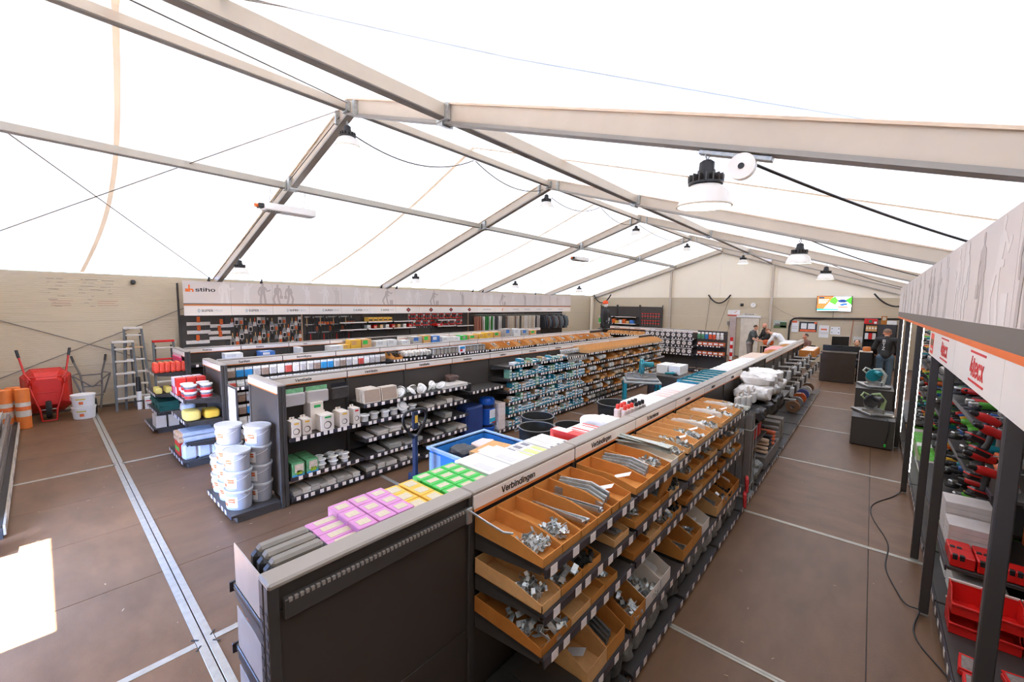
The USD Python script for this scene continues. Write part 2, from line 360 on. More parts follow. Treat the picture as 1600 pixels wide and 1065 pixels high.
for x, d in ((-8.5, 'left'), (-3.68, 'right')):
    t = thing('gable_post', f'slim aluminium post on the back gable, {d} of the ridge', 'post', (x, Y1-.12, 0))
    obj('post', M().cbox(-.05, .05, -.05, .05, 0, roof(x)-.3, .008), alu, t); obj('foot_plate', M().box(-.1, .1, -.1, .1, 0, .015), steel, t)
t = thing('eave_post', 'cream aluminium eave post in the back left corner', 'post', (XL+.14, Y1-.2, 0)); obj('post', M().cbox(-.07, .07, -.1, .1, 0, 3.0, .008), gab_m, t); obj('foot_plate', M().box(-.1, .1, -.14, .14, 0, .015), steel, t)
for i, y in enumerate(FR[1:-1]):
    t = thing('eave_post', f'aluminium eave post on the left wall under the {nth(i)} rafter', 'post', (XL+.08, y, 0)); obj('post', M().cbox(-.06, .06, -.07, .07, 0, 2.86, .008), alu, t); obj('foot_plate', M().box(-.08, .08, -.12, .12, 0, .015), steel, t)
    t = thing('eave_post', f'aluminium eave post on the right wall under the {nth(i)} rafter', 'post', (XR-.08, y, 0)); obj('post', M().cbox(-.06, .06, -.07, .07, 0, 2.86, .008), alu, t); obj('foot_plate', M().box(-.08, .08, -.12, .12, 0, .015), steel, t)
cable_m = mat('wire_rope', (120, 116, 110), .4, .6, .1)
def cable(name, label, pts, r, m=None, cat='cable', n=6): return obj(name, M().tube(pts, r, n), m or cable_m, label=label, cat=cat, smooth=60)
def sagline(p, q, sag, n=16):
    p, q = np.array(p, float), np.array(q, float); return [p+(q-p)*k/n-np.array([0, 0, sag*4*k/n*(1-k/n)]) for k in range(n+1)]
def on(x, y, d): return (x, y, roof(x)-d)
cable('bracing_cable', 'thin steel bracing cable from the near apex down the left slope', [on(-6.15, 3.1, .12), on(-13.3, -1.6, .12)], .007)
cable('bracing_cable', 'thin steel bracing cable rising from the left eave by the grey banner', [on(-13.3, 3.1, .12), on(-6.2, -1.6, .12)], .007)
cable('bracing_cable', 'thin steel bracing cable from the near apex over the right slope', [on(-5.9, 3.1, .10), on(-3.9, -1.6, .14)], .007)
cable('bracing_tube', 'thin grey curved tube crossing the near right roof sheet above the first rafter', [(-6.0, -.6, 5.35), (-4.6, .4, 4.98), (-3.18, 1.41, 4.62), (-1.99, 2.24, 4.25), (-.58, 3.0, 3.82), (.55, 3.55, 3.47), (1.4, 3.9, 3.16)], .012)
cable('wall_bracing', 'dark bracing rod falling from upper left to the ladders on the left wall', [(XL+.03, -1.7, 2.6), (XL+.03, 3.0, .45)], .009)
cable('wall_bracing', 'dark bracing rod rising behind the red wheelbarrow to the grey banner', [(XL+.03, -1.7, .35), (XL+.03, 3.0, 2.55)], .009)
# ---------------------------------------------------------------- shop shelving
def text(s, h, bold=True, depth=.0015):
    key = (s, h, bold)
    if key not in _txt: _txt[key] = meshkit.text_mesh(s, h, depth, bold)
    m = _txt[key]; return np.array(m.vertices), np.array(m.faces)
_txt = {}
def lettering(parent, s, h, origin, u, n, mat_, name='lettering', center=True, bold=True, wide=1.0):
    """flat raised lettering: reading along u, up = n x u, standing off along n"""
    V, F = text(s, h, bold); u, n = np.array(u, float), np.array(n, float); v = np.cross(n, u)
    if center: V = V-np.array([(V[:, 0].min()+V[:, 0].max())/2, 0, 0])
    P = np.array(origin)+V[:, :1]*u*wide+V[:, 1:2]*v+V[:, 2:3]*n
    return obj(name, M().add(P, F), mat_, parent)
def gondola(name, label, loc, L, bays, H, right, left=None, rz=0, depth=.47, signs=None, sign_left=None, cap=cap_m, cat='shelving', base=.52, tag_gap=.15, tagw=.05, slots=False, sheet=None, tag_limit=280, seam=True, base_z=.10):
    """spine along local y from 0 to L; right shelves toward +x, left toward -x; right/left: per bay a list of shelf heights (the base deck is added)"""
    g = thing(name, label, cat, loc, rz); ys = np.cumsum([0]+list(bays)); rg = random.Random(hash_(label))
    sheet = sheet or dark2; ntag = [0]; late = M()
    for i, y in enumerate(ys):
        m = M(); yy = min(max(y, .02), L-.02)
        m.cbox(-.045, -.005, yy-.02, yy+.02, 0, H-.01, .003).cbox(.005, .045, yy-.02, yy+.02, 0, H-.01, .003).box(-.01, .01, yy-.012, yy+.012, .02, H-.02)
        u = obj('upright', m, dark, g)
        if slots and i == 0:
            s = M()
            for k in range(int(H/.05)-2): s.box(.012, .038, yy-.0215, yy-.0195, .06+k*.05, .085+k*.05).box(-.038, -.012, yy-.0215, yy-.0195, .06+k*.05, .085+k*.05)
            obj('slot', s, black, u, kind='stuff')
    for i in range(len(bays)):
        a, b = ys[i]+.022, ys[i+1]-.022
        zs = [.12, H*.5, H-.12, H-.02] if seam else [.12, H-.02]
        for z0, z1 in zip(zs[:-1], zs[1:]):
            obj('back_panel', M().cbox(-.03, .03, a, b, z0+.002, z1-.002, .003), sheet, g)
        if cap: obj('top_cap', M().cbox(-.052, .052, ys[i]+.001, ys[i+1]-.001, H-.02, H+.006, .008), cap, g)
        for side, spec, sg in ((1, right, signs), (-1, left, sign_left)):
            if spec is None: continue
            if sg and sg[i] is not None:
                x = side*.053
                s = obj('sign_panel', M().cbox(min(x, x-side*.02), max(x, x-side*.02), a-.015, b+.015, H-.095, H-.018, .002), sign_m, g)
                obj('orange_edge', M().box(min(x, x+side*.002), max(x, x+side*.002), a-.012, b+.012, H-.108, H-.094), orange2, s)
                if sg[i]: lettering(s, sg[i], .036, (x+side*.0005, (a+b)/2-.12*side, H-.074), (0, side, 0), (side, 0, 0), ink)
            if spec[i] is None: continue
            for lv in list(spec[i])+[None]:
                d = depth; z = lv
                if isinstance(lv, tuple): z, d = lv
                nm = 'shelf'
                if z is None: z, d, nm = base_z, base, 'base_deck'
                x0, x1 = side*.05, side*d; m = M()
                m.cbox(min(x0, x1), max(x0, x1), a, b, z-.028, z, .003)
                if nm == 'base_deck': m.box(min(x0, side*(d-.05)), max(x0, side*(d-.05)), a, b, .0, z-.028)
                else:
                    for yy in (a, b-.004): m.hexa([(side*.05, yy, z-.10), (side*.05, yy+.004, z-.10), (x1-side*.03, yy+.004, z-.045), (x1-side*.03, yy, z-.045)][::side], [(side*.05, yy, z-.02), (side*.05, yy+.004, z-.02), (x1-side*.03, yy+.004, z-.02), (x1-side*.03, yy, z-.02)][::side])
                sh = obj(nm, m, dark, g); xr = side*(d+.001); xo = side*(d+.013)
                obj('price_rail', M().cbox(min(xr, xo), max(xr, xo), a-.012, b+.012, z-.042, z+.004, .002), rail_m, sh)
                y = a+rg.uniform(.02, .08)
                while y < b-tagw:
                    t = M().box(min(xo, xo+side*.0015), max(xo, xo+side*.0015), y, y+tagw, z-.043, z+.006)
                    ntag[0] += 1
                    if ntag[0] <= tag_limit: obj('price_tag', t, tagm, sh)
                    else: late.join(t)
                    y += tagw+rg.uniform(.3, 1.4)*(tag_gap-tagw)
    if late.n: obj('price_tag', late, tagm, g, kind='stuff')
    return g
def hash_(s): return sum((i+1)*ord(c) for i, c in enumerate(s)) % 99991

# ---------------------------------------------------------------- goods: every builder has its origin at bottom centre, front toward +x
def wobble(m, amp, sc, seed):
    V, F = m.arr(); d = np.stack([meshkit.fbm(V*sc+7*k+seed*3.1, 3, seed+k)-.5 for k in range(3)], 1); m.V = [V+2*amp*d]; m.F = [F]; return m
def soft_box(x, y, z, seed, amp=.02, sc=9, n=3, q=4):
    """a stuffed, crumpled packet x by y by z sitting on z=0"""
    m = ICO[n]; V = np.sign(m.vertices)*np.abs(m.vertices)**(2/q)*np.array([x/2, y/2, z/2]); k = M().add(V, m.faces); wobble(k, amp, sc, seed); wobble(k, amp*.45, sc*3.1, seed+5); V, F = k.arr(); V[:, 2] -= V[:, 2].min(); k.V = [V]; return k
def b_bin(w, d, h, col, lip=.42):
    def fn(p):
        t = .004; m = M(); lp = h*lip; prof = [(-d/2, 0), (d/2, 0), (d/2, lp), (d/2-.02, lp+.004), (d*.12, h*.92), (d*.02, h*.97), (-d*.1, h*.95), (-d/2, h)]
        m.box(-d/2, d/2, -w/2, w/2, 0, t).box(-d/2, -d/2+t, -w/2, w/2, t, h).box(d/2-t, d/2, -w/2, w/2, t, lp)
        for y in (-w/2, w/2-t): m.prism(prof, y, y+t, 'y')
        obj('tray', m, col, p)
    return fn
def b_carton(x, y, z, col, labels=(), tape=None):
    """labels: (face, u0, u1, v0, v1, material) in fractions of the face; faces f(ront +x) t(op) l(eft -y) r(ight +y)"""
    def fn(p):
        obj('carton', M().cbox(-x/2, x/2, -y/2, y/2, 0, z, .003), col, p); e = .0012
        for f, u0, u1, v0, v1, mt in labels:
            if f == 'f': m = M().box(x/2-e, x/2+e, -y/2+u0*y, -y/2+u1*y, v0*z, v1*z)
            elif f == 'b': m = M().box(-x/2-e, -x/2+e, -y/2+u0*y, -y/2+u1*y, v0*z, v1*z)
            elif f == 't': m = M().box(-x/2+v0*x, -x/2+v1*x, -y/2+u0*y, -y/2+u1*y, z-e, z+e)
            elif f == 'l': m = M().box(-x/2+u0*x, -x/2+u1*x, -y/2-e, -y/2+e, v0*z, v1*z)
            else: m = M().box(-x/2+u0*x, -x/2+u1*x, y/2-e, y/2+e, v0*z, v1*z)
            obj('printed_label', m, mt, p)
        if tape: obj('tape', M().box(-x/2-e, x/2+e, -.02, .02, z*.85, z+e), tape, p)
    return fn
def b_vent_box(w, d, h, r, stick, mt):
    def fn(p):
        obj('carton', M().cbox(-d/2, d/2, -w/2, w/2, 0, h, .003), mt, p)
        m = M(); m.prism(sbox(-w*.28, 0, w*.28, .03).difference(Point(0, .015).buffer(.008)), -.002, .002, 'x').mv(-d/2+.012, 0, h); obj('hanging_tab', m, mt, p)
        if r:
            ring = Point(0, h*.36).buffer(r).difference(Point(0, h*.36).buffer(r*.8)); obj('hole', M().prism(Point(0, h*.36).buffer(r), d/2, d/2+.0012, 'x'), mat('vent_hole', (92, 80, 70), .7), p)
            obj('hole_rim', M().prism(Point(r*-.12, h*.36).buffer(r*.78), d/2, d/2+.002, 'x'), mt, p)
        obj('sticker', M().box(d/2-.001, d/2+.0015, -w*.22, w*.28, h*.80, h*.90), stick, p)
    return fn
def b_lathe(prof, mt, n=16, extra=()):
    def fn(p):
        obj(extra[0] if extra and isinstance(extra[0], str) else 'body', M().lathe(prof, n), mt, p, smooth=35)
        for e in extra[1:] if extra else (): obj(e[0], M().lathe(e[1], n), e[2], p, smooth=35)
    return fn
def b_can(r, h, mt, cap, band):
    return b_lathe([(0, 0), (r, .002), (r, h*.80), (r*.9, h*.84), (r*.5, h*.86)], mt, 14, ('can', ('spray_cap', [(r*.52, h*.855), (r*.55, h*.86), (r*.55, h*.97), (r*.4, h), (0, h)], cap), ('printed_band', [(r+.0008, h*.2), (r+.0008, h*.55)], band)))
def b_tin(r, h, mt, lid, band=None):
    e = [('lid', [(r*.97, h-.002), (r*.97, h+.004), (r*.85, h+.004), (r*.82, h), (0, h)], lid)]
    if band: e.append(('printed_band', [(r+.0008, h*.15), (r+.0008, h*.8)], band))
    return b_lathe([(0, 0), (r, .001), (r, h)], mt, 14, ('tin', *e))
def b_bucket(r, h, body, lid, lab, lab2, sx=1.0, sy=1.0, handle=True):
    def fn(p):
        n = 24
        obj('bucket_body', M().lathe([(0, 0), (r*.88, 0), (r*.9, .01), (r*.97, h*.8), (r*1.0, h*.82), (r*1.0, h*.86), (r*.985, h*.93)], n, sx=sx, sy=sy), body, p, smooth=35)
        obj('lid', M().lathe([(r*.99, h*.90), (r*1.045, h*.90), (r*1.05, h*.985), (r*1.02, h), (r*.96, h), (r*.94, h*.975), (0, h*.975)], n, sx=sx, sy=sy), lid, p, smooth=35)
        def patch(a0, a1, z0, z1, o):
            V, F = [], []
            for k in range(9):
                a = math.radians(a0+(a1-a0)*k/8)
                for z in (z0, z1): rr = r*(.9+.07*z/(h*.8))+o; V.append((sx*rr*math.cos(a), sy*rr*math.sin(a), z))
            for k in range(8): F += [(2*k, 2*k+2, 2*k+3), (2*k, 2*k+3, 2*k+1)]
            return M().add(V, F)
        if lab: obj('paper_label', patch(-38, 34, h*.14, h*.70, .0012), lab, p)
        if lab2: obj('printed_mark', patch(-8, 24, h*.40, h*.60, .0024), lab2, p); obj('printed_mark', patch(-36, -14, h*.2, h*.36, .0024), lab2, p)
        if handle:
            P = [(sx*r*1.012*math.cos(t), sy*r*1.03*math.sin(t), h*.80-h*.30*math.cos(t)) for t in np.linspace(-math.pi/2, math.pi/2, 15)]
            obj('wire_handle', M().tube(P, .0025, 5), white, p)
    return fn
def b_collar(r, h):
    return b_lathe([(r*.66, 0), (r*.70, 0), (r*.72, h*.7), (r, h*.78), (r, h*.88), (r*.8, h), (r*.62, h), (r*.62, .004), (0, .004)], white, 18, ('collar',))
def b_lidcap(r):
    return b_lathe([(r, 0), (r, .012), (r*.93, .022), (r*.75, .028), (r*.6, .02), (r*.55, .035), (0, .045)], white, 18, ('vent_disc',))
def b_packs(x, y, z, n, mt, seed):
    """a few flat cellophane packs lying on each other"""
    def fn(p):
        r = random.Random(seed)
        for k in range(n): obj('flat_pack', M().cbox(-x/2, x/2, -y/2, y/2, 0, z/n-.001, .003).rot('z', r.uniform(-3, 3)).mv(r.uniform(-.008, .008), r.uniform(-.006, .006), k*z/n), mt, p)
    return fn
def b_lump(x, y, z, mt, seed, amp=.02, label=None, sc=9):
    def fn(p):
        obj('packet', soft_box(x, y, z, seed, amp, sc), mt, p, smooth=50)
        if label: obj('printed_mark', M().cbox(-x*.2, x*.15, -y*.25, y*.2, z*.86, z*.99, .002), label, p)
    return fn
def b_hang(w, h, d, body, head, seed, kind='bag'):
    """hanging packet: header card on top, goods below; origin at the top back (hook hole)"""
    def fn(p):
        obj('header_card', M().prism(sbox(-w/2, -h*.28, w/2, 0).difference(Point(0, -.012).buffer(.005)), -.001, .001, 'x'), head, p)
        if kind == 'bag': obj('pouch', wobble(M().cbox(-d/2, d/2, -w/2, w/2, -h, -h*.26, .012), .004, 30, seed), body, p)
        else: obj('blister', M().cbox(0, d, -w*.4, w*.4, -h*.92, -h*.3, .008), body, p)
    return fn
def b_disc_pack(w, h, col, disc):
    def fn(p):
        obj('backing_card', M().box(-.004, 0, -w/2, w/2, 0, h), col, p); obj('disc', M().prism(Point(0, h*.45).buffer(w*.4).difference(Point(0, h*.45).buffer(w*.1)), 0, .012, 'x'), disc, p); obj('header_card', M().box(0, .002, -w*.48, w*.48, h*.86, h*.99), white, p)
    return fn
def heap(name, w, d, h, n, seed, mt, parent='/World', kind='clip'):
    """loose small hardware in a tray: bent plates, pins or bars"""
    r = random.Random(seed); m = M()
    for k in range(n):
        a, b = r.uniform(-w/2, w/2), r.uniform(-d/2, d/2)
        if kind == 'clip':
            s = r.uniform(.012, .022); q = M().box(-s, s, -s*.5, s*.5, 0, .0015).box(-s, -s+.0015, -s*.5, s*.5, 0, s*1.3)
        elif kind == 'bar':
            s = r.uniform(d*.3, d*.46); q = M().box(-s, s, -.012, .012, 0, .002).box(-s, s, -.012, -.010, 0, .022); b = r.uniform(-.02, .02)
        else:
            s = r.uniform(.02, .04); q = M().box(-s, s, -.014, .014, 0, .002).box(s-.002, s, -.014, .014, 0, s*1.2)
        if kind == 'bar': q.rot('x', r.uniform(-40, 40)).rot('z', r.uniform(-6, 6))
        else: q.rot('x', r.uniform(-70, 70)).rot('y', r.uniform(-50, 50)).rot('z', r.uniform(0, 360))
        V, F = q.arr(); e = [max(0, w/2-np.abs(V[:, 0]).max()), max(0, d/2-np.abs(V[:, 1]).max())] if kind != 'bar' else [w/2, d/2]; q.mv(max(-e[1], min(e[1], b)) if kind != 'bar' else b, max(-e[0], min(e[0], a)), -V[:, 2].min()+r.uniform(.0, h)); m.join(q)
    return m
def P(i): return ('first', 'second', 'third', 'fourth')[i]
# ---------------------------------------------------------------- gondola 1 ("Verbindingen"), the one nearest the camera
G1X, G1Y = -1.58, .47
LV1 = [1.325, 1.095, .875, .385]
nb = 15
right = [None]+[LV1]*4+[[]]*10
left = [[(1.31, .46), (1.02, .46), (.74, .46), (.42, .46)]]*8+[[(1.31, .46), (.8, .46)]]*7
sg = [None, 'Verbindingen', 'Verbindingen', 'Scharnieren', 'Ankers', 'Ankers', 'Ketting']+[None]*2+['']*6
gA = gondola('shelving_gondola', 'long anthracite shelving gondola signed Verbindingen, nearest to the aisle', (G1X, G1Y, 0), 15.0, [.985]+[1.0]*13+[1.015], 1.545, right, left, signs=sg, depth=.52, base=.53, slots=True, tag_gap=.165, tagw=.056, base_z=.075, sheet=mat('near_panel', (60, 53, 48), .45, .05, .08, 2))
# slotted rail, clip and bent hook on the bare first bay
m = M().cbox(.032, .062, .05, .985, 1.40, 1.475, .003); sr = obj('slotted_rail', m, dark, gA)
m = M()
for k in range(46): m.box(.052, .0628, .065+k*.02, .077+k*.02, 1.462, 1.4762)
obj('rail_slot', m, cap_m, sr, kind='stuff')
hk = obj('rail_clip', M().cbox(.06, .072, .93, .965, 1.40, 1.485, .002), steel, gA)
obj('hook_arm', M().tube([(.07, .947, 1.47), (.20, .95, 1.452), (.30, .955, 1.44), (.345, .975, 1.442)], .006, 7), steel, hk)
obj('end_foot', M().cbox(-.5, .5, .0, .05, 0, .03, .004), dark, gA)
SH = ('top', 'second', 'third', 'lowest')
wherebin = ', {} shelf of the Verbindingen side, {} from the near end'
binmats = [kraft, kraft2, kraft3, kraft]; carded = mat('white_corrugated', (226, 214, 198), .7, 0, .05, 8)
smallparts = mat('zinc_small_parts', (190, 194, 192), .3, .7, .3, 60); darkparts = mat('black_small_parts', (62, 64, 62), .4, .4, .35, 50); film = glassy('clear_film', (232, 232, 228), .42)
def bins():
    r = random.Random(5); top = [.165, .17, .17, .165, .10, .16, .20, .2, .2]
    for si, z in enumerate(LV1):
        y = G1Y+.985+.012; k = 0; yend = G1Y+4.97
        while y < yend-.12:
            w = (top[k] if k < len(top) else r.choice([.12, .16, .17])) if si == 0 else r.choice([.16, .2, .22, .26]) if si < 3 else r.choice([.2, .24, .28])
            bay = (y-G1Y-.985) % 1.0
            if bay+w > .985 and bay > .5: y += 1.0-bay+.014; bay = 0
            if y+w > yend: break
            h = .088 if si == 0 else .085 if si < 3 else .19; d = .455
            col = binmats[(k*3+si) % 4]
            if si == 0: col = kraft if k < 9 else kraft2
            pale = (si == 0 and k == 9) or (si == 3 and k in (5, 6, 9))
            gap = si == 3 and k in (0, 1) or (si == 1 and k in (3,)) or (si == 2 and k == 13)
            yc = y+w/2; x = G1X+.055+d/2; desc = 'cream corrugated' if pale else {kraft: 'orange-brown', kraft2: 'pale brown', kraft3: 'dark brown'}[col]
            lab = f'{desc} cardboard bin'+wherebin.format(SH[si], nth(k))
            if gap:
                if si == 3:
                    for q in range(5): obj('steel_sheet', M().cbox(-.20, .20, -w/2+.004, w/2-.004, 0, .006, .001).rot('z', r.uniform(-1.5, 1.5)).mv(x, yc, z+q*.0075), mat('dark_sheet', (78, 76, 74), .35, .5, .12), label=f'grey steel sheet, {nth(q)} from the bottom of the {"nearest" if k == 0 else "second"} sheet stack on the lowest shelf', cat='steel sheet', group='steel sheets on the Verbindingen side')
            else:
                mt = carded if pale else col
                place(f'cardboard_bin_{int(w*1000)}_{int(h*1000)}_{mt.GetPath().name}', b_bin(w-.004, d, h, mt, .5), 'cardboard_bin', lab, 'bin', (x, yc, z), group='cardboard bins')
                ct = (k*5+si*3) % 7; at = (x+d*.22, yc, z+.006); w2, d2 = w*.8, d*.38; L0 = f', in the {nth(k)} bin on the {SH[si]} Verbindingen shelf'
                if ct == 6: ct = 1
                ct = {(1, 0): 0, (1, 1): 1, (1, 2): 1, (2, 0): 1, (2, 1): 4, (2, 2): 5}.get((si, k), ct)
                if si == 0: ct = [0, 0, 2, 2, 3, 5, 5, 3, 0, 6, 1, 1, 5, 1, 5, 4, 1, 5, 4, 1, 5, 4, 1, 5, 4, 1, 4, 1, 4][k % 29]
                if ct == 0: obj('bracket_heap', heap('', w2, d2*.9, .04, 70, si*40+k, smallparts).mv(*at), smallparts, label='loose heap of small zinc clips'+L0, cat='metal fittings', kind='stuff')
                elif ct == 1: obj('bracket_heap', heap('', w2, d2*1.6, .035, 34, si*40+k, smallparts, kind='plate').mv(*at), smallparts if (si+k) % 3 else darkparts, label='loose bent plates'+L0, cat='metal fittings', kind='stuff')
                elif ct == 2:
                    for q in range(4): obj('flat_bar', M().box(-d*.40, d*.40, -.02, .02, 0, .0025).box(-d*.40, d*.40, -.02, -.0175, 0, .02).rot('z', r.uniform(-5, 5)).rot('y', -4).mv(x+.02, yc+r.uniform(-.02, .02)*w/.16, z+.022+q*.007), steel, label=f'long zinc strip, {nth(q)} from the bottom'+L0, cat='metal strip', group='zinc strips in the bins')
                elif ct == 3:
                    for q in range(4):
                        a = [(-d*.36, 0), (-d*.36, .016), (.03, .075), (d*.40, .016), (d*.40, 0), (.03, .059)]
                        obj('angle_bracket', M().prism([(u, v-.075+q*.021) for u, v in a], 0, .045, 'z').rot('z', r.uniform(-1.5, 1.5)).mv(x, yc, z+.012+q*.016), steel, label=f'zinc angle bracket, {nth(q)} from the bottom'+L0, cat='bracket', group='zinc angle brackets in the bins')
                elif ct == 4: obj('plastic_bag', wobble(soft_box(d*.7, w*.68, .08, k+si*9, .016, 16, 3, 3), .012, 34, k).mv(x, yc, z+.02), film, label='clear crumpled plastic bag'+L0, cat='plastic bag', smooth=25)
                elif ct == 5: obj('paper_slip', M().cbox(-.06, .06, -.035, .035, 0, .002, .0005).rot('y', -22).rot('z', 14).mv(x+.08, yc, z+.06), white, label='white printed slip'+L0, cat='paper slip')
                elif ct == 6:
                    for q in range(11): obj('hinge_strip', M().box(-d*.5, d*.48, -.022, .022, 0, .004).rot('z', r.uniform(-14, 14)).rot('y', r.uniform(-3, 3)).mv(x-.01, yc+r.uniform(-.03, .03), z+.092+q*.005), mat('zinc_greenish', (186, 192, 184), .35, .6, .2, 30), label=f'zinc strap hinge, {nth(q)} from the bottom of the cream bin pile', cat='hinge', group='strap hinges on the bins')
            y += w; k += 1
bins()
def base_goods():
    r = random.Random(31); y = G1Y+1.02; k = 0; mts = [(mat('grey_clear_bag', (126, 128, 124), .25, .1, .35, 26), 'grey'), (mat('silver_clear_bag', (170, 170, 166), .25, .2, .35, 26), 'silver'), (mat('dark_clear_bag', (74, 76, 74), .3, .1, .35, 26), 'dark')]
    while y < G1Y+4.85:
        w = r.choice([.16, .2, .24]); c = r.randrange(3); place(f'deck_bag_{c}_{int(w*100)}', b_lump(.40, w-.02, .19, mts[c][0], 51+c+int(w*100), .025, sc=12), 'hardware_bag', f'{mts[c][1]} bag of hardware on the Verbindingen base deck, {nth(k)} from the near end', 'bag', (G1X+.29, y+w/2, .076), 0, 'hardware bags on the base deck'); y += w; k += 1
base_goods()
# things that hang or stick out between the shelves
obj('loose_card_box', M().cbox(-.01, .01, -.10, .10, 0, .20, .003).rot('y', 12).mv(G1X+.47, G1Y+2.58, 1.115), kraft, label='upright orange-brown cardboard lid on the second Verbindingen shelf', cat='cardboard lid')
for k in range(2): place('red_pouch', b_lump(.04, .13, .20, mat('red_pouch', (206, 52, 56), .4), 3, .012, sc=14), 'red_pouch', f'red and white pouch hanging at the aisle end of the bins, {"upper" if k else "lower"}', 'packet', (G1X+.57, G1Y+5.02+.06*k, .12+.17*k), rz=12, group='red pouches')
# left side, top shelf: packs seen over the ridge
purple = mat('purple_carton', (196, 120, 176), .5, 0, .06); ptop = mat('purple_carton_top', (206, 136, 190), .5, 0, .05); yellow = mat('yellow_carton', (232, 182, 62), .5, 0, .05); ytop = mat('yellow_carton_top', (240, 208, 112), .5)
green = mat('green_carton', (60, 190, 74), .5, 0, .06); beige = mat('print_beige', (200, 188, 160), .5, 0, .1, 40); greyprint = mat('print_grey', (120, 118, 126), .5, 0, .2, 50)
ZT = 1.312
for k in range(3):
    t = thing('tool_case', f'slim yellow and black tool case at the near gondola end, {("nearest the ridge", "middle", "farthest from the ridge")[k]}', 'case', (G1X-.12-.07*k, G1Y+.165, ZT), 90, 'slim tool cases')
    obj('shell', M().cbox(-.115, .115, -.025, .025, .0, .205, .018), mat('case_yellow', (214, 176, 72), .5), t); obj('corner_guard', M().cbox(-.121, -.07, -.028, .028, .12, .215, .015), black, t); obj('corner_guard', M().cbox(.07, .121, -.028, .028, .12, .215, .015), black, t)
    obj('top_edge', M().cbox(-.10, .10, -.026, .026, .20, .232, .011), mat('case_grey', (128, 122, 112), .45), t); obj('printed_label', M().box(-.08, .1, -.0265, -.0255, .04, .13), mat('case_label_blue', (80, 170, 190), .5), t)
obj('shelf_divider', M().box(-.003, .003, 0, .004, 0, .2), white) if 0 else None
def g1rows(key, builder, name, desc, cat, group, xs, ys, z=ZT, dz=0, rz=180, jit=.003):
    i = 0
    for a, y in enumerate(ys):
        for b, x in enumerate(xs):
            place(key, builder, name, f'{desc}, {nth(a)} row from the near end, {("against the ridge", "second from the ridge", "third from the ridge", "fourth from the ridge")[b]}', cat, (G1X-x, G1Y+y, z+dz), rz+rng.uniform(-2, 2), group); i += 1
pl = (('t', .2, .8, .25, .75, beige), ('b', .12, .5, .1, .5, beige), ('l', .1, .9, .1, .75, beige))
g1rows('purple_carton_small', b_carton(.10, .095, .225, ptop, pl), 'purple_carton', 'small purple carton with beige print', 'carton', 'purple cartons', (.125, .228, .331), (.46, .56, .66))
for k in range(4): place('purple_carton_long', b_carton(.066, .165, .20, ptop, (('t', .2, .8, .2, .8, beige), ('l', .1, .9, .1, .75, beige), ('b', .1, .5, .1, .5, beige))), 'purple_carton', f'long flat purple carton beside the slim cases, {nth(k)} from the ridge', 'carton', (G1X-.095-.07*k, G1Y+.365, ZT), 180+rng.uniform(-1, 1), 'long purple cartons')
g1rows('yellow_carton', b_carton(.105, .095, .20, yellow, (('t', .18, .82, .2, .8, beige), ('b', .2, .5, .12, .5, greyprint), ('l', .1, .9, .1, .75, beige))), 'yellow_carton', 'yellow carton with grey print', 'carton', 'yellow cartons', (.13, .24, .345), (.765, .872))
g1rows('green_carton', b_carton(.085, .10, .20, green, (('t', .15, .85, .25, .75, beige),)), 'green_carton', 'bright green carton with pale label', 'carton', 'green cartons', (.11, .20, .29, .38), (.99, 1.095, 1.20))
place('white_box_big', b_carton(.36, .20, .20, white, (('t', .55, .85, .2, .6, mat('print_pale', (206, 204, 202), .5)), ('b', .08, .92, .1, .8, mat('print_pale', (206, 204, 202), .5)))), 'white_box', 'large plain white box, nearer of two behind the green cartons', 'box', (G1X-.25, G1Y+1.375, ZT), 180, 'large white boxes')
place('white_box_big', None, 'white_box', 'large plain white box, farther of two behind the green cartons', 'box', (G1X-.25, G1Y+1.585, ZT), 180, 'large white boxes')
lime = mat('lime_print', (200, 214, 130), .5); pinkp = mat('pink_print', (226, 150, 140), .5)
for k in range(6): place('white_lime_carton' if k < 3 else 'white_dot_carton', b_carton(.34, .075, .17, white, (('t', .15, .85, .1, .6, lime), ('t', .2, .8, .7, .9, greyprint)) if k < 3 else (('t', .3, .7, .1, .3, greyprint), ('t', .2, .8, .45, .8, mat('print_pale', (206, 204, 202), .5)), ('b', .1, .5, .2, .5, greyprint))), 'white_carton', f'flat white carton with {"lime green print" if k < 3 else "small dark marks"}, {P(k % 3)} of three', 'carton', (G1X-.24, G1Y+1.735+k*.085-(0 if k < 3 else -.01), ZT), 180, 'flat white cartons')
place('red_white_carton', b_carton(.30, .10, .20, mat('red_carton', (220, 48, 36), .45), (('t', .05, .95, .45, .95, white), ('b', .05, .9, .55, .7, white), ('l', .05, .45, .1, .9, mat('red_white_pink', (236, 190, 184), .5)))), 'red_carton', 'red carton with white lid print beyond the flat white cartons', 'carton', (G1X-.23, G1Y+2.33, ZT), 180)
place('red_white_flat', b_carton(.24, .16, .17, white, (('t', .1, .25, .1, .9, red), ('t', .45, .55, .1, .8, red))), 'white_red_carton', 'white carton with two thin red stripes, nearer', 'carton', (G1X-.22, G1Y+2.475, ZT), 180, 'striped white cartons')
place('red_white_flat', None, 'white_red_carton', 'white carton with two thin red stripes, farther', 'carton', (G1X-.22, G1Y+2.64, ZT), 180, 'striped white cartons')
whitebag = mat('white_bag', (236, 234, 232), .45, 0, .03, 8)
for k in range(3): place(f'white_bag_{k}', b_lump(.34, .16, .22-.03*k, whitebag, 11+k, .018, red if k == 1 else None), 'white_bag', f'{P(k)} plump white bag before the spray cans', 'bag', (G1X-.23, G1Y+2.82+k*.12, ZT), 180, 'white bags by the spray cans')
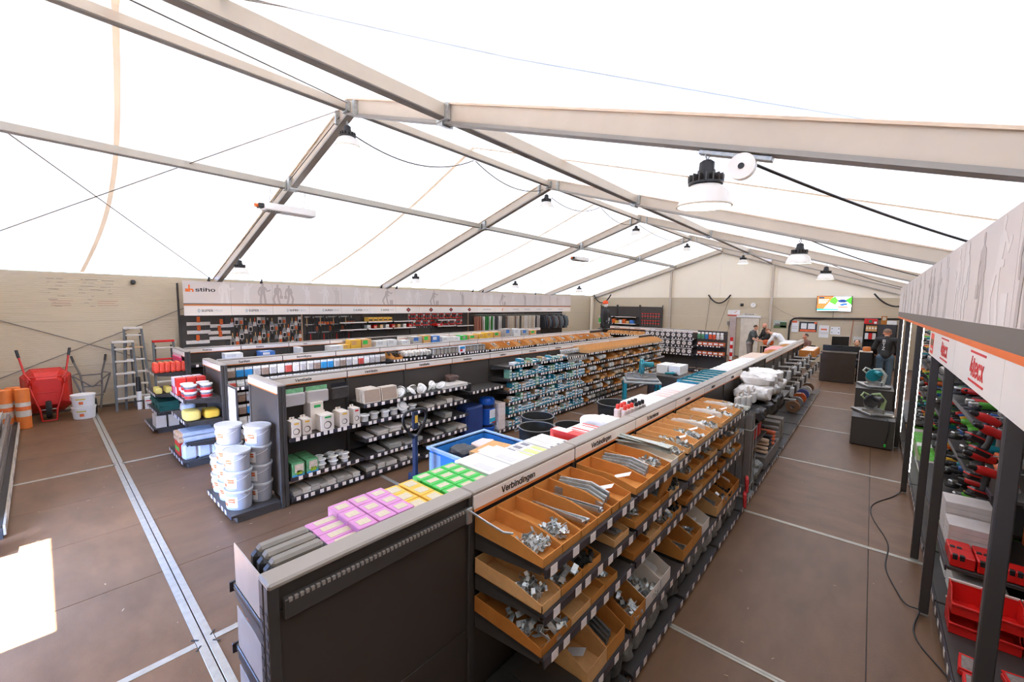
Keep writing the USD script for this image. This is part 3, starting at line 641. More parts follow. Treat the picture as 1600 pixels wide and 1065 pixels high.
canm = mat('can_pinkwhite', (226, 206, 200), .3, .3, .1, 30); canb = mat('can_print', (196, 120, 110), .4, 0, .3, 60); blackcap = mat('cap_black', (34, 32, 34), .4)
for a in range(3):
    for b in range(2): place('spray_can_red', b_can(.033, .29, canm, mat('cap_red', (224, 60, 44), .35), canb), 'spray_can', f'red-capped spray can, {P(a)} pair from the near side, {("near", "far")[b]} one of the pair', 'spray can', (G1X-.12-.075*b, G1Y+3.03+.0-.03+a*.072+.12, ZT), 180, 'red-capped spray cans')
for a in range(3):
    for b in range(2): place('spray_can_black', b_can(.033, .28, mat('can_grey', (196, 188, 182), .3, .4, .1, 30), blackcap, canb), 'spray_can', f'black-capped spray can, {P(a)} pair after the red caps, {("near", "far")[b]} one of the pair', 'spray can', (G1X-.12-.075*b, G1Y+3.37+a*.072, ZT), 180, 'black-capped spray cans')
teal = mat('teal_carton', (30, 122, 142), .5, 0, .07); palebox = mat('pale_box', (222, 206, 188), .6, 0, .08, 12); palepink = mat('pale_pink', (232, 206, 200), .5, 0, .06)
def g1far():
    r = random.Random(3); y = G1Y+3.60; k = 0
    seq = ['white']*3+['pink']*5+['whiteflat']*3+['tealtray']*6+['clear']*4+['white']*3+['clear']*4+['cloth']*5+['kraft']*6+['pinkbag']*4+['kraft']*6+['clear']*6+['cloth']*8
    W = {'white': .17, 'pink': .12, 'whiteflat': .2, 'tealtray': .22, 'clear': .2, 'cloth': .24, 'kraft': .2, 'pinkbag': .24}
    cnt = {}
    for s in seq:
        w = W[s]
        if y+w > G1Y+14.9: break
        i = cnt.get(s, 0); cnt[s] = i+1; at = (G1X-.24, y+w/2, ZT); tail = f'{nth(i)} of its kind on the far Verbindingen ridge'
        if s == 'white': place('white_far_box', b_carton(.33, .16, .20, white, (('t', .2, .6, .2, .7, palepink),)), 'white_box', 'white box, '+tail, 'box', at, 180, 'white boxes on the ridge')
        elif s == 'pink': place('pink_pack', b_lump(.32, .11, .19, palepink, 4, .012, pinkp), 'pink_packet', 'pale packet with red print, '+tail, 'packet', at, 180, 'pale red-printed packets')
        elif s == 'whiteflat': place('white_flat_box', b_carton(.36, .19, .17, mat('cool_white', (216, 220, 232), .5), (('t', .1, .5, .1, .4, palepink),)), 'white_box', 'flat cool white box, '+tail, 'box', at, 180, 'flat white boxes')
        elif s == 'tealtray':
            def tray(p):
                m = M().box(-.19, .19, -.105, .105, 0, .004)
                for b in ((-.19, -.186, -.105, .105), (.186, .19, -.105, .105), (-.19, .19, -.105, -.101), (-.19, .19, .101, .105)): m.box(*b, 0, .2)
                obj('tray', m, teal, p); obj('contents', M().cbox(-.18, .18, -.098, .098, .02, .175, .01), palebox, p)
            place('teal_tray', tray, 'teal_tray', 'teal tray of pale boxes, '+tail, 'tray', at, 180, 'teal trays')
        elif s == 'clear': place('clear_pack', b_lump(.34, .18, .21, mat('clear_pack', (214, 212, 208), .25, 0, .1, 20), 8, .02), 'clear_packet', 'whitish clear-wrapped packet, '+tail, 'packet', at, 180, 'clear-wrapped packets')
        elif s == 'cloth': place('cloth_roll', b_packs(.36, .22, .2, 4, mat('pinkish_cloth', (206, 182, 164), .7, 0, .12, 10), 3), 'folded_sheet', 'stack of beige folded sheets, '+tail, 'sheet', at, 180, 'beige folded sheets')
        elif s == 'kraft': place('kraft_far', b_bin(.19, .36, .19, kraft2), 'cardboard_bin', 'pale cardboard bin, '+tail, 'bin', at, 180, 'cardboard bins on the ridge')
        else: place('pink_bag', b_lump(.34, .22, .2, mat('pink_bag', (222, 142, 136), .5), 5, .02), 'pink_bag', 'pink bag, '+tail, 'bag', at, 180, 'pink bags')
        y += w+.006
g1far()
# near end of the left side, lower shelves
for k in range(3): place('orange_case', b_carton(.34, .06, .20, mat('orange_carton', (224, 96, 34), .5), (('t', .2, .8, .2, .8, greyprint), ('l', .1, .5, .2, .8, greyprint))), 'orange_carton', f'{P(k)} slim orange carton on the second shelf at the near gondola end', 'carton', (G1X-.26, G1Y+.09+k*.064, 1.022), 180, 'slim orange cartons')
for k in range(4): place('red_case', b_carton(.12, .13, .15, mat('red_carton', (220, 48, 36), .45), (('t', .2, .8, .2, .8, palepink), ('l', .2, .8, .2, .7, palepink))), 'red_carton', f'{P(k)} red carton on the third shelf at the near gondola end', 'carton', (G1X-.12-.13*(k % 3), G1Y+.11+.135*(k//3), .742), 180, 'red cartons at the gondola end')
for (z, h) in ((1.31, .19), (1.02, .19), (.74, .19)): obj('end_plate', M().cbox(-.44, -.06, .028, .032, z, z+h, .001), mat('grey_end_plate', (176, 172, 170), .4), gA)
# ---------------------------------------------------------------- gondola 2 ("Ventilatie")
G2X, G2Y = -5.78, 1.92
HZ = 1.10, .85, .60, .345
r2 = [[.855, .355], HZ, HZ, [(.97, .50)], [1.31, 1.07, .82, .585, .345], [1.31, 1.07, .82, .585, .345], [1.31, 1.07, .82, .585, .345]]+[[1.33, 1.08, .83, .58, .33]]*5
sg2 = ['Ventilatie']*4+['Spijkers', 'Schroeven', 'Schroeven']+['']*4+[None]
gB = gondola('shelving_gondola', 'long anthracite shelving gondola signed Ventilatie', (G2X, G2Y, 0), 12.1, [1.0]*11+[1.1], 1.545, r2, None, signs=sg2, depth=.50, base=.51, tag_gap=.115, tagw=.05)
V1, V2, V3 = mat('yellow_sticker', (232, 178, 60), .5), mat('green_sticker', (40, 160, 84), .5), mat('red_sticker', (206, 40, 38), .5)
cream = mat('cream_carton', (224, 214, 202), .6, 0, .03, 6)
for i, (y, w, d, h, r, st, x, desc) in enumerate((
    (.10, .11, .15, .20, .04, V1, .42, 'small white duct box with yellow sticker, nearest the bucket stand'), (.24, .11, .15, .20, .04, V1, .40, 'small white duct box with yellow sticker, second from the bucket stand'),
    (.43, .17, .22, .36, 0, V2, .22, 'tall white duct box with green sticker'), (.49, .17, .2, .21, .05, V2, .40, 'white duct box with green sticker in front of the tall one'),
    (.72, .13, .2, .21, .037, V1, .40, 'white duct box with yellow sticker, right of the green ones'), (.90, .10, .16, .22, .033, V3, .41, 'white duct box with red sticker'))):
    place(f'duct_box_{i if i > 1 else 0}', b_vent_box(w, d, h, r, st, cream), 'duct_box', desc, 'box', (G2X+x, G2Y+y, .855))
for k in range(3): place('hanging_duct_bag' if k < 2 else 'hanging_black_bag', b_hang(.28 if k < 2 else .24, .22, .10, glassy('bag_film', (206, 200, 196), .7) if k < 2 else mat('black_bag', (64, 60, 58), .35, 0, .4, 30), mat('green_blue_card', (120, 178, 130), .5, 0, .3, 14) if k < 2 else black, k), 'hanging_bag', ('clear bag with green card hanging nearest the end panel', 'clear bag with green card, second under the Ventilatie sign', 'black hardware bag hanging under the Ventilatie sign')[k], 'bag', (G2X+.24, G2Y+.16+.31*k, 1.42), group='hanging bags')
place('white_pouch', b_lump(.1, .14, .17, glassy('bag_film', (206, 200, 196), .7), 3, .012), 'clear_pouch', 'small clear pouch behind the yellow-sticker boxes', 'bag', (G2X+.2, G2Y+.76, .855))
for i in range(2):
    for j in range(3): place('garden_carton', b_carton(.13, .15, .17, mat('photo_green', (96, 158, 110), .5, 0, .35, 16), (('f', .22, .92, .30, .9, mat('photo_beige', (216, 200, 180), .5, 0, .3, 22)), ('f', .35, .8, .08, .42, mat('photo_lime', (160, 190, 50), .5, 0, .3, 30)), ('f', .02, .98, .0, .14, mat('photo_blue', (60, 140, 190), .5)))), 'garden_carton', f'green and blue picture carton, {("near", "far")[i]} column, {P(j)} row from the front', 'carton', (G2X+.43-.132*j, G2Y+.11+.17*i, .355), rng.uniform(-2, 2), 'picture cartons under the duct boxes')
for k in range(9):
    place('round_collar', b_collar(.062, .06), 'vent_collar', f'white round vent collar, {nth(k)} in the cluster right of the picture cartons', 'vent collar', (G2X+.43-.14*(k//3), G2Y+.42+.16*(k % 3)+.03*(k//3), .355+.0), 0, 'white vent collars on the low shelf')
    if k < 5: place('round_collar', None, 'vent_collar', f'white round vent collar stacked on the cluster, {nth(k)} of the upper layer', 'vent collar', (G2X+.43-.14*(k//3), G2Y+.42+.16*(k % 3)+.03*(k//3), .417), 0, 'white vent collars on the low shelf')
greypack = mat('grey_flat_pack', (176, 168, 158), .45, 0, .12, 14); beigepack = mat('beige_flat_pack', (206, 196, 182), .5, 0, .08, 12)
for k in range(8): place(f'flat_pack_{k % 3}', b_packs(.30, .105, .05+.012*(k % 3), 2+k % 3, beigepack if k % 2 else greypack, k), 'flat_pack_stack', f'stack of flat grille packs on the base deck, {nth(k)} from the end panel', 'pack', (G2X+.33, G2Y+.10+.112*k, .10), rng.uniform(-3, 3), 'flat packs on the base deck')
# bays two and three: grilles, discs, collars and flat packs
gril = mat('grille_tan', (172, 150, 130), .5, 0, .12, 60); gril_edge = mat('grille_edge', (214, 202, 188), .5)
def grille_pack(p):
    obj('frame', M().cbox(-.012, .012, -.13, .13, 0, .20, .004), gril_edge, p); obj('mesh_face', M().cbox(.010, .0135, -.118, .118, .014, .186, .001), gril, p)
for i in range(2):
    for k in range(6 if i == 0 else 3): place('grille_pack', grille_pack, 'grille_pack', f'tan vent grille standing on the top Ventilatie shelf, {("near", "far")[i]} row, {nth(k)} from the front', 'vent grille', (G2X+.46-.042*k, G2Y+1.16+.28*i, 1.10), rng.uniform(-3, 3), 'tan vent grilles', ry=-9)
for k in range(9): place('vent_disc', b_lidcap(.085), 'vent_disc', f'white round vent valve on the top Ventilatie shelf, {nth(k)} after the tan grilles', 'vent valve', (G2X+.40-.12*(k % 2), G2Y+1.66+.10*k, 1.155), rng.uniform(0, 360), 'white vent valves', ry=(55, 70, 40)[k % 3])
for k in range(5): place(f'clear_flat_{k % 2}', b_packs(.34, .14, .05, 3, mat('clear_flat', (214, 208, 200), .25, 0, .1, 16), k), 'clear_flat_pack', f'clear flat pack on the top Ventilatie shelf, {nth(k)} after the white valves', 'pack', (G2X+.3, G2Y+2.48+.115*k, 1.10), rng.uniform(-4, 4), 'clear flat packs')
place('brown_hose', b_lump(.16, .24, .10, mat('brown_hose', (84, 60, 52), .4, 0, .3, 20), 3, .03), 'hose_coil', 'brown hose coil at the far end of the top Ventilatie shelf', 'hose', (G2X+.2, G2Y+2.86, 1.15))
place('black_tin', b_tin(.055, .13, black, mat('tin_lid', (120, 112, 106), .4, .4)), 'black_tin', 'black tin on the empty shelf beside the top Ventilatie shelf', 'tin', (G2X+.38, G2Y+3.10, .97))
for k in range(6): place('collar_tall', b_collar(.075, .10), 'vent_collar', f'white flanged vent collar, {nth(k)} on the second Ventilatie shelf', 'vent collar', (G2X+.42-.02*(k % 2), G2Y+1.05+.165*k, .85), 0, 'flanged vent collars')
place('vent_disc', None, 'vent_disc', 'large white vent plate tilted at the second shelf edge', 'vent valve', (G2X+.44, G2Y+1.66, .96), 0, 'vent plates', ry=60)
def flatrow(shelf, z, y0, y1, seed, desc):
    r = random.Random(seed); y = y0; k = 0
    while y < y1-.16:
        w = r.choice([.14, .17, .2, .22]); h = r.choice([.03, .045, .06, .08]); mt = r.choice([greypack, beigepack, beigepack, mat('grey_green_pack', (158, 154, 142), .45, 0, .12, 14)]); n = max(1, int(h/.022))
        if r.random() < .86: place(f'fp_{int(w*100)}_{int(h*1000)}_{mt.GetPath().name}', b_packs(.33, w-.02, h, n, mt, seed+k), 'flat_pack_stack', f'{ {greypack: "grey", beigepack: "beige"}.get(mt, "grey-green")} flat pack pile on the {desc}, {nth(k)} from the near end', 'pack', (G2X+.30, y+w/2, z), r.uniform(-4, 4), 'flat packs on the Ventilatie shelves')
        y += w+r.uniform(.0, .05); k += 1
flatrow(1, .85, G2Y+2.1, G2Y+2.97, 1, 'second Ventilatie shelf'); flatrow(2, .60, G2Y+1.04, G2Y+2.97, 2, 'third Ventilatie shelf'); flatrow(3, .345, G2Y+1.04, G2Y+2.97, 3, 'fourth Ventilatie shelf'); flatrow(4, .10, G2Y+1.04, G2Y+2.97, 4, 'Ventilatie base deck')
# bay four: the blue pump unit and the white sheets under the single shelf
t = thing('blue_canister', 'tall blue plastic canister with picture label under the single shelf', 'canister', (G2X+.30, G2Y+3.66, .10))
blue = mat('blue_plastic', (24, 84, 176), .35, 0, .1, 5); dblue = mat('blue_tarpaulin', (40, 62, 118), .5, 0, .2, 8)
obj('body', M().lathe([(0, 0), (.13, 0), (.14, .02), (.14, .50), (.125, .54)], 18), mat('canister_dark', (24, 34, 62), .35), t, smooth=35)
obj('base_ring', M().lathe([(.10, 0), (.155, 0), (.155, .08), (.142, .09)], 18), blue, t, smooth=35); obj('shoulder_ring', M().lathe([(.142, .14), (.15, .14), (.15, .44), (.142, .45)], 18), blue, t, smooth=35)
obj('lid', M().lathe([(.14, .52), (.152, .53), (.152, .60), (.13, .64), (0, .65)], 18), blue, t, smooth=35); obj('grip', M().cbox(-.05, .17, -.03, .03, .60, .66, .012), blue, t)
obj('picture_label', M().cbox(.145, .156, -.075, .075, .17, .43, .003), mat('label_white', (220, 222, 224), .5, 0, .2, 25), t); obj('label_stripe', M().box(.154, .158, -.075, .075, .19, .27), mat('label_cyan', (40, 168, 196), .5), t); obj('label_stripe', M().box(.154, .159, -.02, .075, .175, .195), red, t)
obj('tarpaulin', wobble(M().cbox(-.17, .17, -.22, .22, 0, .55, .04), .03, 6, 2).mv(G2X+.24, G2Y+3.26, .11), dblue, label='dark blue folded tarpaulin left of the blue canister', cat='tarpaulin')
for k in range(6): place('wide_white_carton', b_carton(.33, .19, .085, mat('wrapped_white', (222, 208, 200), .5, 0, .06, 14)), 'white_carton', f'flat whitish carton, {nth(k)} from the bottom of the pile beside the blue canister', 'carton', (G2X+.32, G2Y+3.90, .10+.0865*k), rng.uniform(-2, 2), 'pile of flat whitish cartons')
# bays five to seven: blue and white screw boxes
tb = mat('screw_box_teal', (36, 128, 154), .5, 0, .08); tw = mat('screw_box_white', (222, 222, 222), .5); tk = mat('screw_box_brown', (176, 136, 96), .6)
def screw_row(z, y0, y1, seed, shelf):
    r = random.Random(seed); y = y0; k = 0
    while y < y1-.08:
        w = r.choice([.07, .085, .085, .1, .12]); h = r.choice([.05, .06, .075]); st = r.choice([1, 2, 2, 3]) if z < 1.3 else r.choice([1, 2]); d = .15
        kindn = r.choice([0, 0, 1, 1, 2, 3])
        for q in range(st):
            key = f'screw_box_{int(w*1000)}_{int(h*1000)}_{kindn}'; cols = [(tb, (('f', .1, .9, .45, .9, tw), ('t', .1, .9, .1, .9, mat('screw_box_pale', (204, 196, 184), .5)))), (tw, (('f', .05, .95, .0, .5, tb),)), (tk, (('f', .1, .9, .15, .85, tw), ('f', .1, .9, .0, .3, tb))), (mat('screw_box_green', (120, 168, 140), .5), (('f', .1, .9, .3, .8, tw),))][kindn]
            place(key, b_carton(d, w-.006, h-.002, cols[0], cols[1]), 'screw_box', f'{("teal", "white", "brown", "green")[kindn]} screw box on the {shelf} screw shelf, column {nth(k)}, {("bottom", "second", "third")[q]} layer', 'box', (G2X+.49-d/2-.01, y+w/2, z+q*h), r.uniform(-2, 2), 'screw boxes')
        y += w+r.uniform(0, .012); k += 1
for i, z in enumerate((1.31, 1.07, .82, .585, .345, .10)): screw_row(z, G2Y+(4.1 if i else 4.25), G2Y+(6.2 if i in (0,) else 6.95), 20+i, ('top', 'second', 'third', 'fourth', 'fifth', 'bottom')[i])
for k in range(10): place('blister', b_hang(.075, .13, .03, mat('hardware_blister', (190, 188, 186), .3, .2, .2, 40), white, 1, 'blister'), 'blister_pack', f'white blister pack hanging above the screw boxes, {nth(k)} from the near side', 'blister pack', (G2X+.22, G2Y+6.25+.085*k, 1.46), group='blister packs above the screw boxes')
for k in range(10): place('blister', None, 'blister_pack', f'white blister pack hanging at the screw shelf edge, {nth(k)} from the near side', 'blister pack', (G2X+.46, G2Y+6.22+.085*k, 1.30), group='blister packs at the screw shelf edge')
for k in range(4): place('red_blister', b_carton(.1, .08, .06, red, (('f', .1, .9, .3, .8, white),)), 'red_box', f'red and white box on the bottom screw shelf, {nth(k)} from the near side', 'box', (G2X+.42, G2Y+6.66+.085*k, .41), group='red boxes among the screw boxes') if 0 else None
# far bays: cardboard bins and bagged goods
def g2far():
    r = random.Random(8)
    for si, z in enumerate((1.33, 1.08, .83, .58, .33, .10)):
        y = G2Y+7.04; k = 0
        while y < G2Y+11.95:
            w = r.choice([.15, .18, .2, .22]); bag = si > 0 and (r.random() < (.35, .35, .75, .6, .85, .9)[si]); sn = ('top', 'second', 'third', 'fourth', 'fifth', 'bottom')[si]
            if y+w > G2Y+12.05: break
            if bag:
                c = r.choice([0, 0, 1, 2, 3]); mt = [mat('bagged_white', (206, 202, 194), .35, 0, .2, 20), mat('bagged_beige', (190, 168, 140), .5, 0, .2, 20), mat('bagged_grey', (112, 110, 104), .4, .2, .3, 25), mat('bagged_brown', (150, 104, 66), .6, 0, .2, 18)][c]
                place(f'bagged_{int(w*100)}_{c}', b_lump(.36, w-.01, .13, mt, c+int(w*100), .02), 'bagged_goods', f'{("white", "beige", "grey", "brown")[c]} bagged goods on the {sn} shelf of the far Ventilatie bays, {nth(k)} along', 'bag', (G2X+.28, y+w/2, z), 0, 'bagged goods on the far Ventilatie bays')
            else:
                mt = (kraft, kraft2, kraft3)[k % 3] if si else kraft2
                place(f'bin_far_{int(w*100)}_{mt.GetPath().name}', b_bin(w-.004, .40, .15 if si == 0 else .12, mt), 'cardboard_bin', f'cardboard bin on the {sn} shelf of the far Ventilatie bays, {nth(k)} along', 'bin', (G2X+.27, y+w/2, z), 0, 'cardboard bins on the far Ventilatie bays')
            y += w+.004; k += 1
g2far()

# ---------------------------------------------------------------- gondola 3 and 4 behind it
G3X = -8.2
r3 = [[(1.12, .47)], [(1.12, .47)], [(1.12, .47)], [(1.30, .5)]]+[[(1.30, .5), .95]]*9
gC = gondola('shelving_gondola', 'anthracite shelving gondola in the second row behind Ventilatie', (G3X, 1.92, 0), 13.0, [1.0]*13, 1.545, r3, None, signs=['Sanitair', 'Bevestiging']+['']*10+[None], depth=.5, base=.5, tag_gap=.1, tagw=.045)
blu = mat('blister_blue', (44, 138, 196), .45)
hb = [mat('hang_grey', (186, 180, 176), .3, .1, .2, 30), mat('hang_white', (224, 220, 214), .4, 0, .08, 20), blu, mat('hang_brown', (150, 128, 112), .4, 0, .3, 30), mat('hang_red', (196, 80, 70), .45)]
for row in range(6):
    for k in range(23):
        y = 2.02+.127*k+.004*row; c = (k*7+row*5) % 11; c = 2 if c in (3, 7) else 4 if c == 5 and row < 2 else 1 if c % 2 else 0 if c % 3 else 3
        if row > 1 and k > 6: continue
        place(f'hang_{c}', b_hang(.115, .165, .035, hb[c], white if c != 2 else mat('card_pale', (226, 224, 222), .5), c), 'hanging_packet', f'{("grey", "white", "blue", "brown", "red")[c]} hanging packet, {P(row) if row < 4 else nth(row)} row down, {nth(k)} from the end panel, row behind Ventilatie', 'packet', (G3X+.34, y, 1.43-.21*row), 0, 'hanging packets behind Ventilatie')
for k in range(3): obj('hook_bar', M().cbox(.03, .05, .04+k, .96+k, 1.435, 1.45, .002), steel, gC)
place('bin_far_20_kraft_card', b_bin(.35, .42, .14, kraft), 'cardboard_bin', 'wide cardboard bin standing first on the top shelf behind Ventilatie', 'bin', (G3X+.28, 5.12, 1.30))
obj('bracket_heap', heap('', .28, .25, .09, 30, 5, darkparts, kind='plate').mv(G3X+.3, 5.12, 1.33), darkparts, label='dark fittings in the wide bin behind Ventilatie', cat='metal fittings', kind='stuff')
for k in range(9): place(f'strip_bundle_{k % 2}', b_lump(.36, .07, .12+.02*(k % 2), mat('pale_strips', (208, 202, 192), .45, 0, .2, 30), k, .02, sc=16), 'strip_bundle', f'pale strip bundle on the top shelf behind Ventilatie, {nth(k)} after the wide bin', 'bundle', (G3X+.29, 5.36+.078*k, 1.30), 0, 'pale strip bundles')
tinm = mat('tin_grey', (150, 142, 132), .35, .5, .12, 14)
for a in range(15):
    for b in range(2): place('grey_tin', b_tin(.052, .15, tinm, steel, mat('tin_band', (176, 168, 158), .4, .3, .1, 20)), 'grey_tin', f'grey tin behind the Ventilatie ridge, {nth(a)} along, {("front", "back")[b]} row', 'tin', (G3X+.42-.12*b, 6.12+.118*a, 1.30), 0, 'grey tins')
place('promo_card', b_carton(.06, .2, .17, mat('promo_white', (226, 222, 226), .5), (('f', .1, .9, .55, .9, blu), ('f', .1, .5, .2, .5, red))), 'promo_box', 'white box with blue and red print among the grey tins', 'box', (G3X+.48, 6.95, 1.30))
def g3far():
    r = random.Random(9); y = 7.95; k = 0
    while y < 14.6:
        w = r.choice([.16, .18, .2])
        place(f'bin_g3_{int(w*100)}', b_bin(w-.004, .42, .15, kraft2 if k % 4 else kraft), 'cardboard_bin', f'cardboard bin on the top shelf of the row behind Ventilatie, {nth(k)} after the grey tins', 'bin', (G3X+.28, y+w/2, 1.30), 0, 'cardboard bins behind Ventilatie')
        if k % 3 == 1: obj('bracket_heap', heap('', w*.7, .25, .08, 22, k, smallparts, kind='plate').mv(G3X+.32, y+w/2, 1.33), smallparts, label=f'zinc fittings in the {nth(k)} bin behind Ventilatie after the tins', cat='metal fittings', kind='stuff')
        y += w+.004; k += 1
g3far()
for k in range(3): place('teal_white_box', b_carton(.2, .16, .2, blu if k == 0 else mat('green_box', (100, 150, 96), .5), (('f', .1, .9, .1, .4, white),)), 'colour_box', f'{("blue", "green", "green")[k]} box standing up on the row behind Ventilatie, {P(k)} of three', 'box', (G3X-.2, 10.8+.25*k, 1.40), 0, 'upright colour boxes') if 0 else None
G4X = -10.58
gD = gondola('shelving_gondola', 'anthracite shelving gondola in the third row, nearest the banner wall', (G4X, 1.92, 0), 12.0, [1.0]*12, 1.545, [[(1.24, .46)]]*12, None, signs=['Elektra', 'Elektra', 'Verf', 'Verf', None]+['']*7, depth=.46, base=.5, tag_gap=.14, tagw=.045)
def g4():
    r = random.Random(14); y = 2.2; k = 0
    pal = [(white, 'white'), (yellow, 'yellow'), (kraft2, 'pale brown'), (green, 'green'), (greypack, 'grey'), (mat('blue_lid_box', (70, 120, 190), .5), 'blue')]
    spots = [(2.7, .35, .07, 0), (3.35, .3, .06, 5), (4.05, .12, .1, 0), (4.95, .4, .08, 0), (5.2, .2, .09, 1), (5.45, .3, .20, 1), (5.75, .3, .20, 2), (6.2, .35, .13, 0), (6.55, .3, .14, 0), (7.0, .3, .1, 0), (7.4, .35, .18, 4), (7.75, .3, .2, 2), (8.1, .3, .17, 5), (8.5, .3, .12, 0), (8.95, .3, .1, 0), (9.3, .25, .12, 3), (9.7, .4, .12, 2), (10.1, .3, .14, 1), (10.5, .35, .17, 1), (10.9, .35, .17, 2), (11.5, .4, .26, 4), (12.0, .4, .24, 0), (12.5, .4, .2, 4), (13.0, .4, .15, 2)]
    for k, (y, w, h, c) in enumerate(spots):
        place(f'g4_box_{c}_{int(w*100)}_{int(h*100)}', b_carton(.3, w-.02, h+.10, pal[c][0], (('f', .1, .6, .55, .9, pal[(c+1) % 6][0] if c != 0 else mat('print_pale', (206, 204, 202), .5)), ('t', .1, .7, .2, .7, mat('print_pale', (206, 204, 202), .5)))), 'carton', f'{pal[c][1]} carton on the top shelf of the row nearest the banner wall, {nth(k)} along', 'carton', (G4X+.25, y, 1.24), r.uniform(-4, 4), 'cartons nearest the banner wall')
g4()

# ---------------------------------------------------------------- end stands facing the near side
def endcap(name, label, x0, yb, w, levels, H=1.53, signtext=None, depth=.5):
    g = gondola(name, label, (x0, yb, 0), w, [w], H, [levels], None, rz=-90, depth=depth, base=depth+.06, signs=[signtext], tag_gap=.16, tagw=.06, seam=False)
    return g
gE = endcap('end_stand', 'end stand with grey buckets at the front of the Ventilatie gondola', -6.34, 1.87, 1.05, [], signtext='')
bg = mat('bucket_grey', (158, 160, 166), .4, 0, .04, 4); bl = mat('bucket_lid_grey', (192, 194, 198), .4); lab = mat('paper_label', (226, 222, 216), .55, 0, .08, 30); olab = mat('orange_label', (224, 110, 52), .5, 0, .2, 40)
k = 0
for (x, y, n) in ((-5.53, 1.44, 3), (-5.86, 1.45, 4), (-5.58, 1.68, 4), (-6.17, 1.46, 2)):
    for q in range(n):
        place('grey_bucket', b_bucket(.145, .235, bg, bl, lab, olab, .86, 1.12), 'paint_bucket', f'grey oval bucket, {("bottom", "second", "third", "top")[q]} of the {("front right", "front middle", "rear right", "front left")[k]} stack on the end stand', 'bucket', (x, y, .101+q*.233), -68+rng.uniform(-6, 6), 'grey buckets on the end stand')
    k += 1
gF = endcap('end_stand', 'end stand with red tubs and yellow sponges, left of the grey buckets', -8.68, 1.87, 1.05, [1.03, .69, .37], signtext='')
def tub(p):
    obj('tub', M().lathe([(0, 0), (.072, 0), (.078, .085), (.082, .09)], 18), mat('tub_white', (222, 216, 210), .4), p, smooth=35); obj('print_band', M().lathe([(.0735, .006), (.0785, .05)], 18), mat('tub_red', (208, 40, 46), .4), p, smooth=35)
    obj('print_band', M().lathe([(.0785, .052), (.0802, .08)], 18), mat('tub_grey_print', (110, 112, 120), .4, 0, .2, 30), p, smooth=35); obj('lid', M().lathe([(.083, .088), (.086, .09), (.086, .106), (.078, .108), (0, .107)], 18), white, p, smooth=35)
k = 0
for (x, y, n) in ((-7.98, 1.46, 2), (-7.78, 1.46, 2), (-7.98, 1.66, 2), (-7.78, 1.66, 2)):
    for q in range(n): place('red_tub', tub, 'red_tub', f'red and white filler tub, {("lower", "upper")[q]} of the {("front left", "front right", "rear left", "rear right")[k]} pair on the end stand', 'tub', (x, y, 1.03+q*.108), -70, 'red filler tubs')
    k += 1
for j in range(3): place('red_box_tall', b_carton(.12, .14, .27, mat('red_carton', (220, 48, 36), .45), (('f', .1, .9, .1, .5, palepink), ('r', .1, .8, .3, .5, palepink))), 'red_carton', f'tall red carton left of the filler tubs, {P(j)} from the front', 'carton', (-8.21, 1.42+.13*j, 1.03), -90, 'tall red cartons')
for j in range(3): place('grey_pink_box', b_carton(.12, .15, .26, mat('pink_print_box', (214, 200, 206), .5), (('f', .05, .95, .0, .45, mat('magenta', (206, 40, 90), .5)), ('r', .05, .95, .0, .45, mat('magenta', (206, 40, 90), .5)))), 'pink_carton', f'grey and magenta carton at the left of the end stand, {P(j)} from the front', 'carton', (-8.45, 1.42+.13*j, 1.03), -90, 'grey and magenta cartons')
sp = mat('sponge_yellow', (232, 208, 116), .8, 0, .06, 20, .2)
for j in range(2): place(f'sponge_{j}', b_lump(.30, .21, .17-.03*j, sp if j == 0 else mat('sponge_ochre', (222, 178, 58), .75), 3+j, .006), 'sponge_pack', ('large pale yellow sponge block on the end stand', 'darker yellow sponge block right of the pale one')[j], 'sponge', (-7.82, 1.46+.25*j, .69), 0)
place('clear_sack', b_lump(.2, .25, .15, mat('clear_pack', (214, 212, 208), .25, 0, .1, 20), 5, .02), 'clear_packet', 'clear packet left of the yellow sponges', 'packet', (-8.5, 1.55, .69), -90)
wool = mat('wool_wrap', (176, 180, 188), .4, 0, .15, 16)
k = 0
for z in range(2):
    for j in range(5 if z == 0 else 4):
        place('brush_roll', lambda p: (obj('sleeve', M().lathe([(0, -.2), (.042, -.2), (.042, .2), (0, .2)], 12).rot('y', 90).mv(0, 0, .042), wool, p, smooth=40), obj('bristle_end', M().lathe([(0, .2), (.034, .2), (.036, .25), (0, .255)], 12).rot('y', 90).mv(0, 0, .042), mat('bristle_tan', (200, 160, 122), .8, 0, .2, 60), p, smooth=40)), 'wrapped_roll', f'wrapped roll with tan end on the end stand, {("lower", "upper")[z]} layer, {nth(j)} from the left', 'roll', (-8.09+.088*j+.044*z, 1.53, .37+.074*z), -90, 'wrapped rolls on the end stand')
for j in range(5): place('red_green_carton', b_carton(.16, .06, .22, mat('red_carton', (220, 48, 36), .45), (('f', .1, .9, .3, .6, green), ('t', .2, .8, .2, .8, green))), 'red_green_carton', f'red and green carton on the base of the end stand, {nth(j)} from the left', 'carton', (-8.28+.065*j, 1.40, .10), -90, 'red and green cartons')
for j in range(3): place('white_roll_pack', lambda p: (obj('pack', M().cbox(-.09, .09, -.085, .085, 0, .24, .03), mat('wrapped_paper', (216, 216, 222), .4, 0, .04, 6), p), obj('wrap_seam', M().box(.088, .0915, -.002, .002, .02, .22), white, p)), 'white_roll_pack', f'white wrapped paper pack on the base of the end stand, {P(j)} from the left', 'paper roll', (-7.80, 1.41+.178*j, .10), -90, 'white paper packs')
gG = endcap('end_stand', 'end stand with orange hanging packs, nearest the ladders', -11.08, 1.87, 1.05, [1.14, .74, .40], signtext='')
org = mat('orange_red_pack', (226, 70, 44), .5, 0, .1, 12)
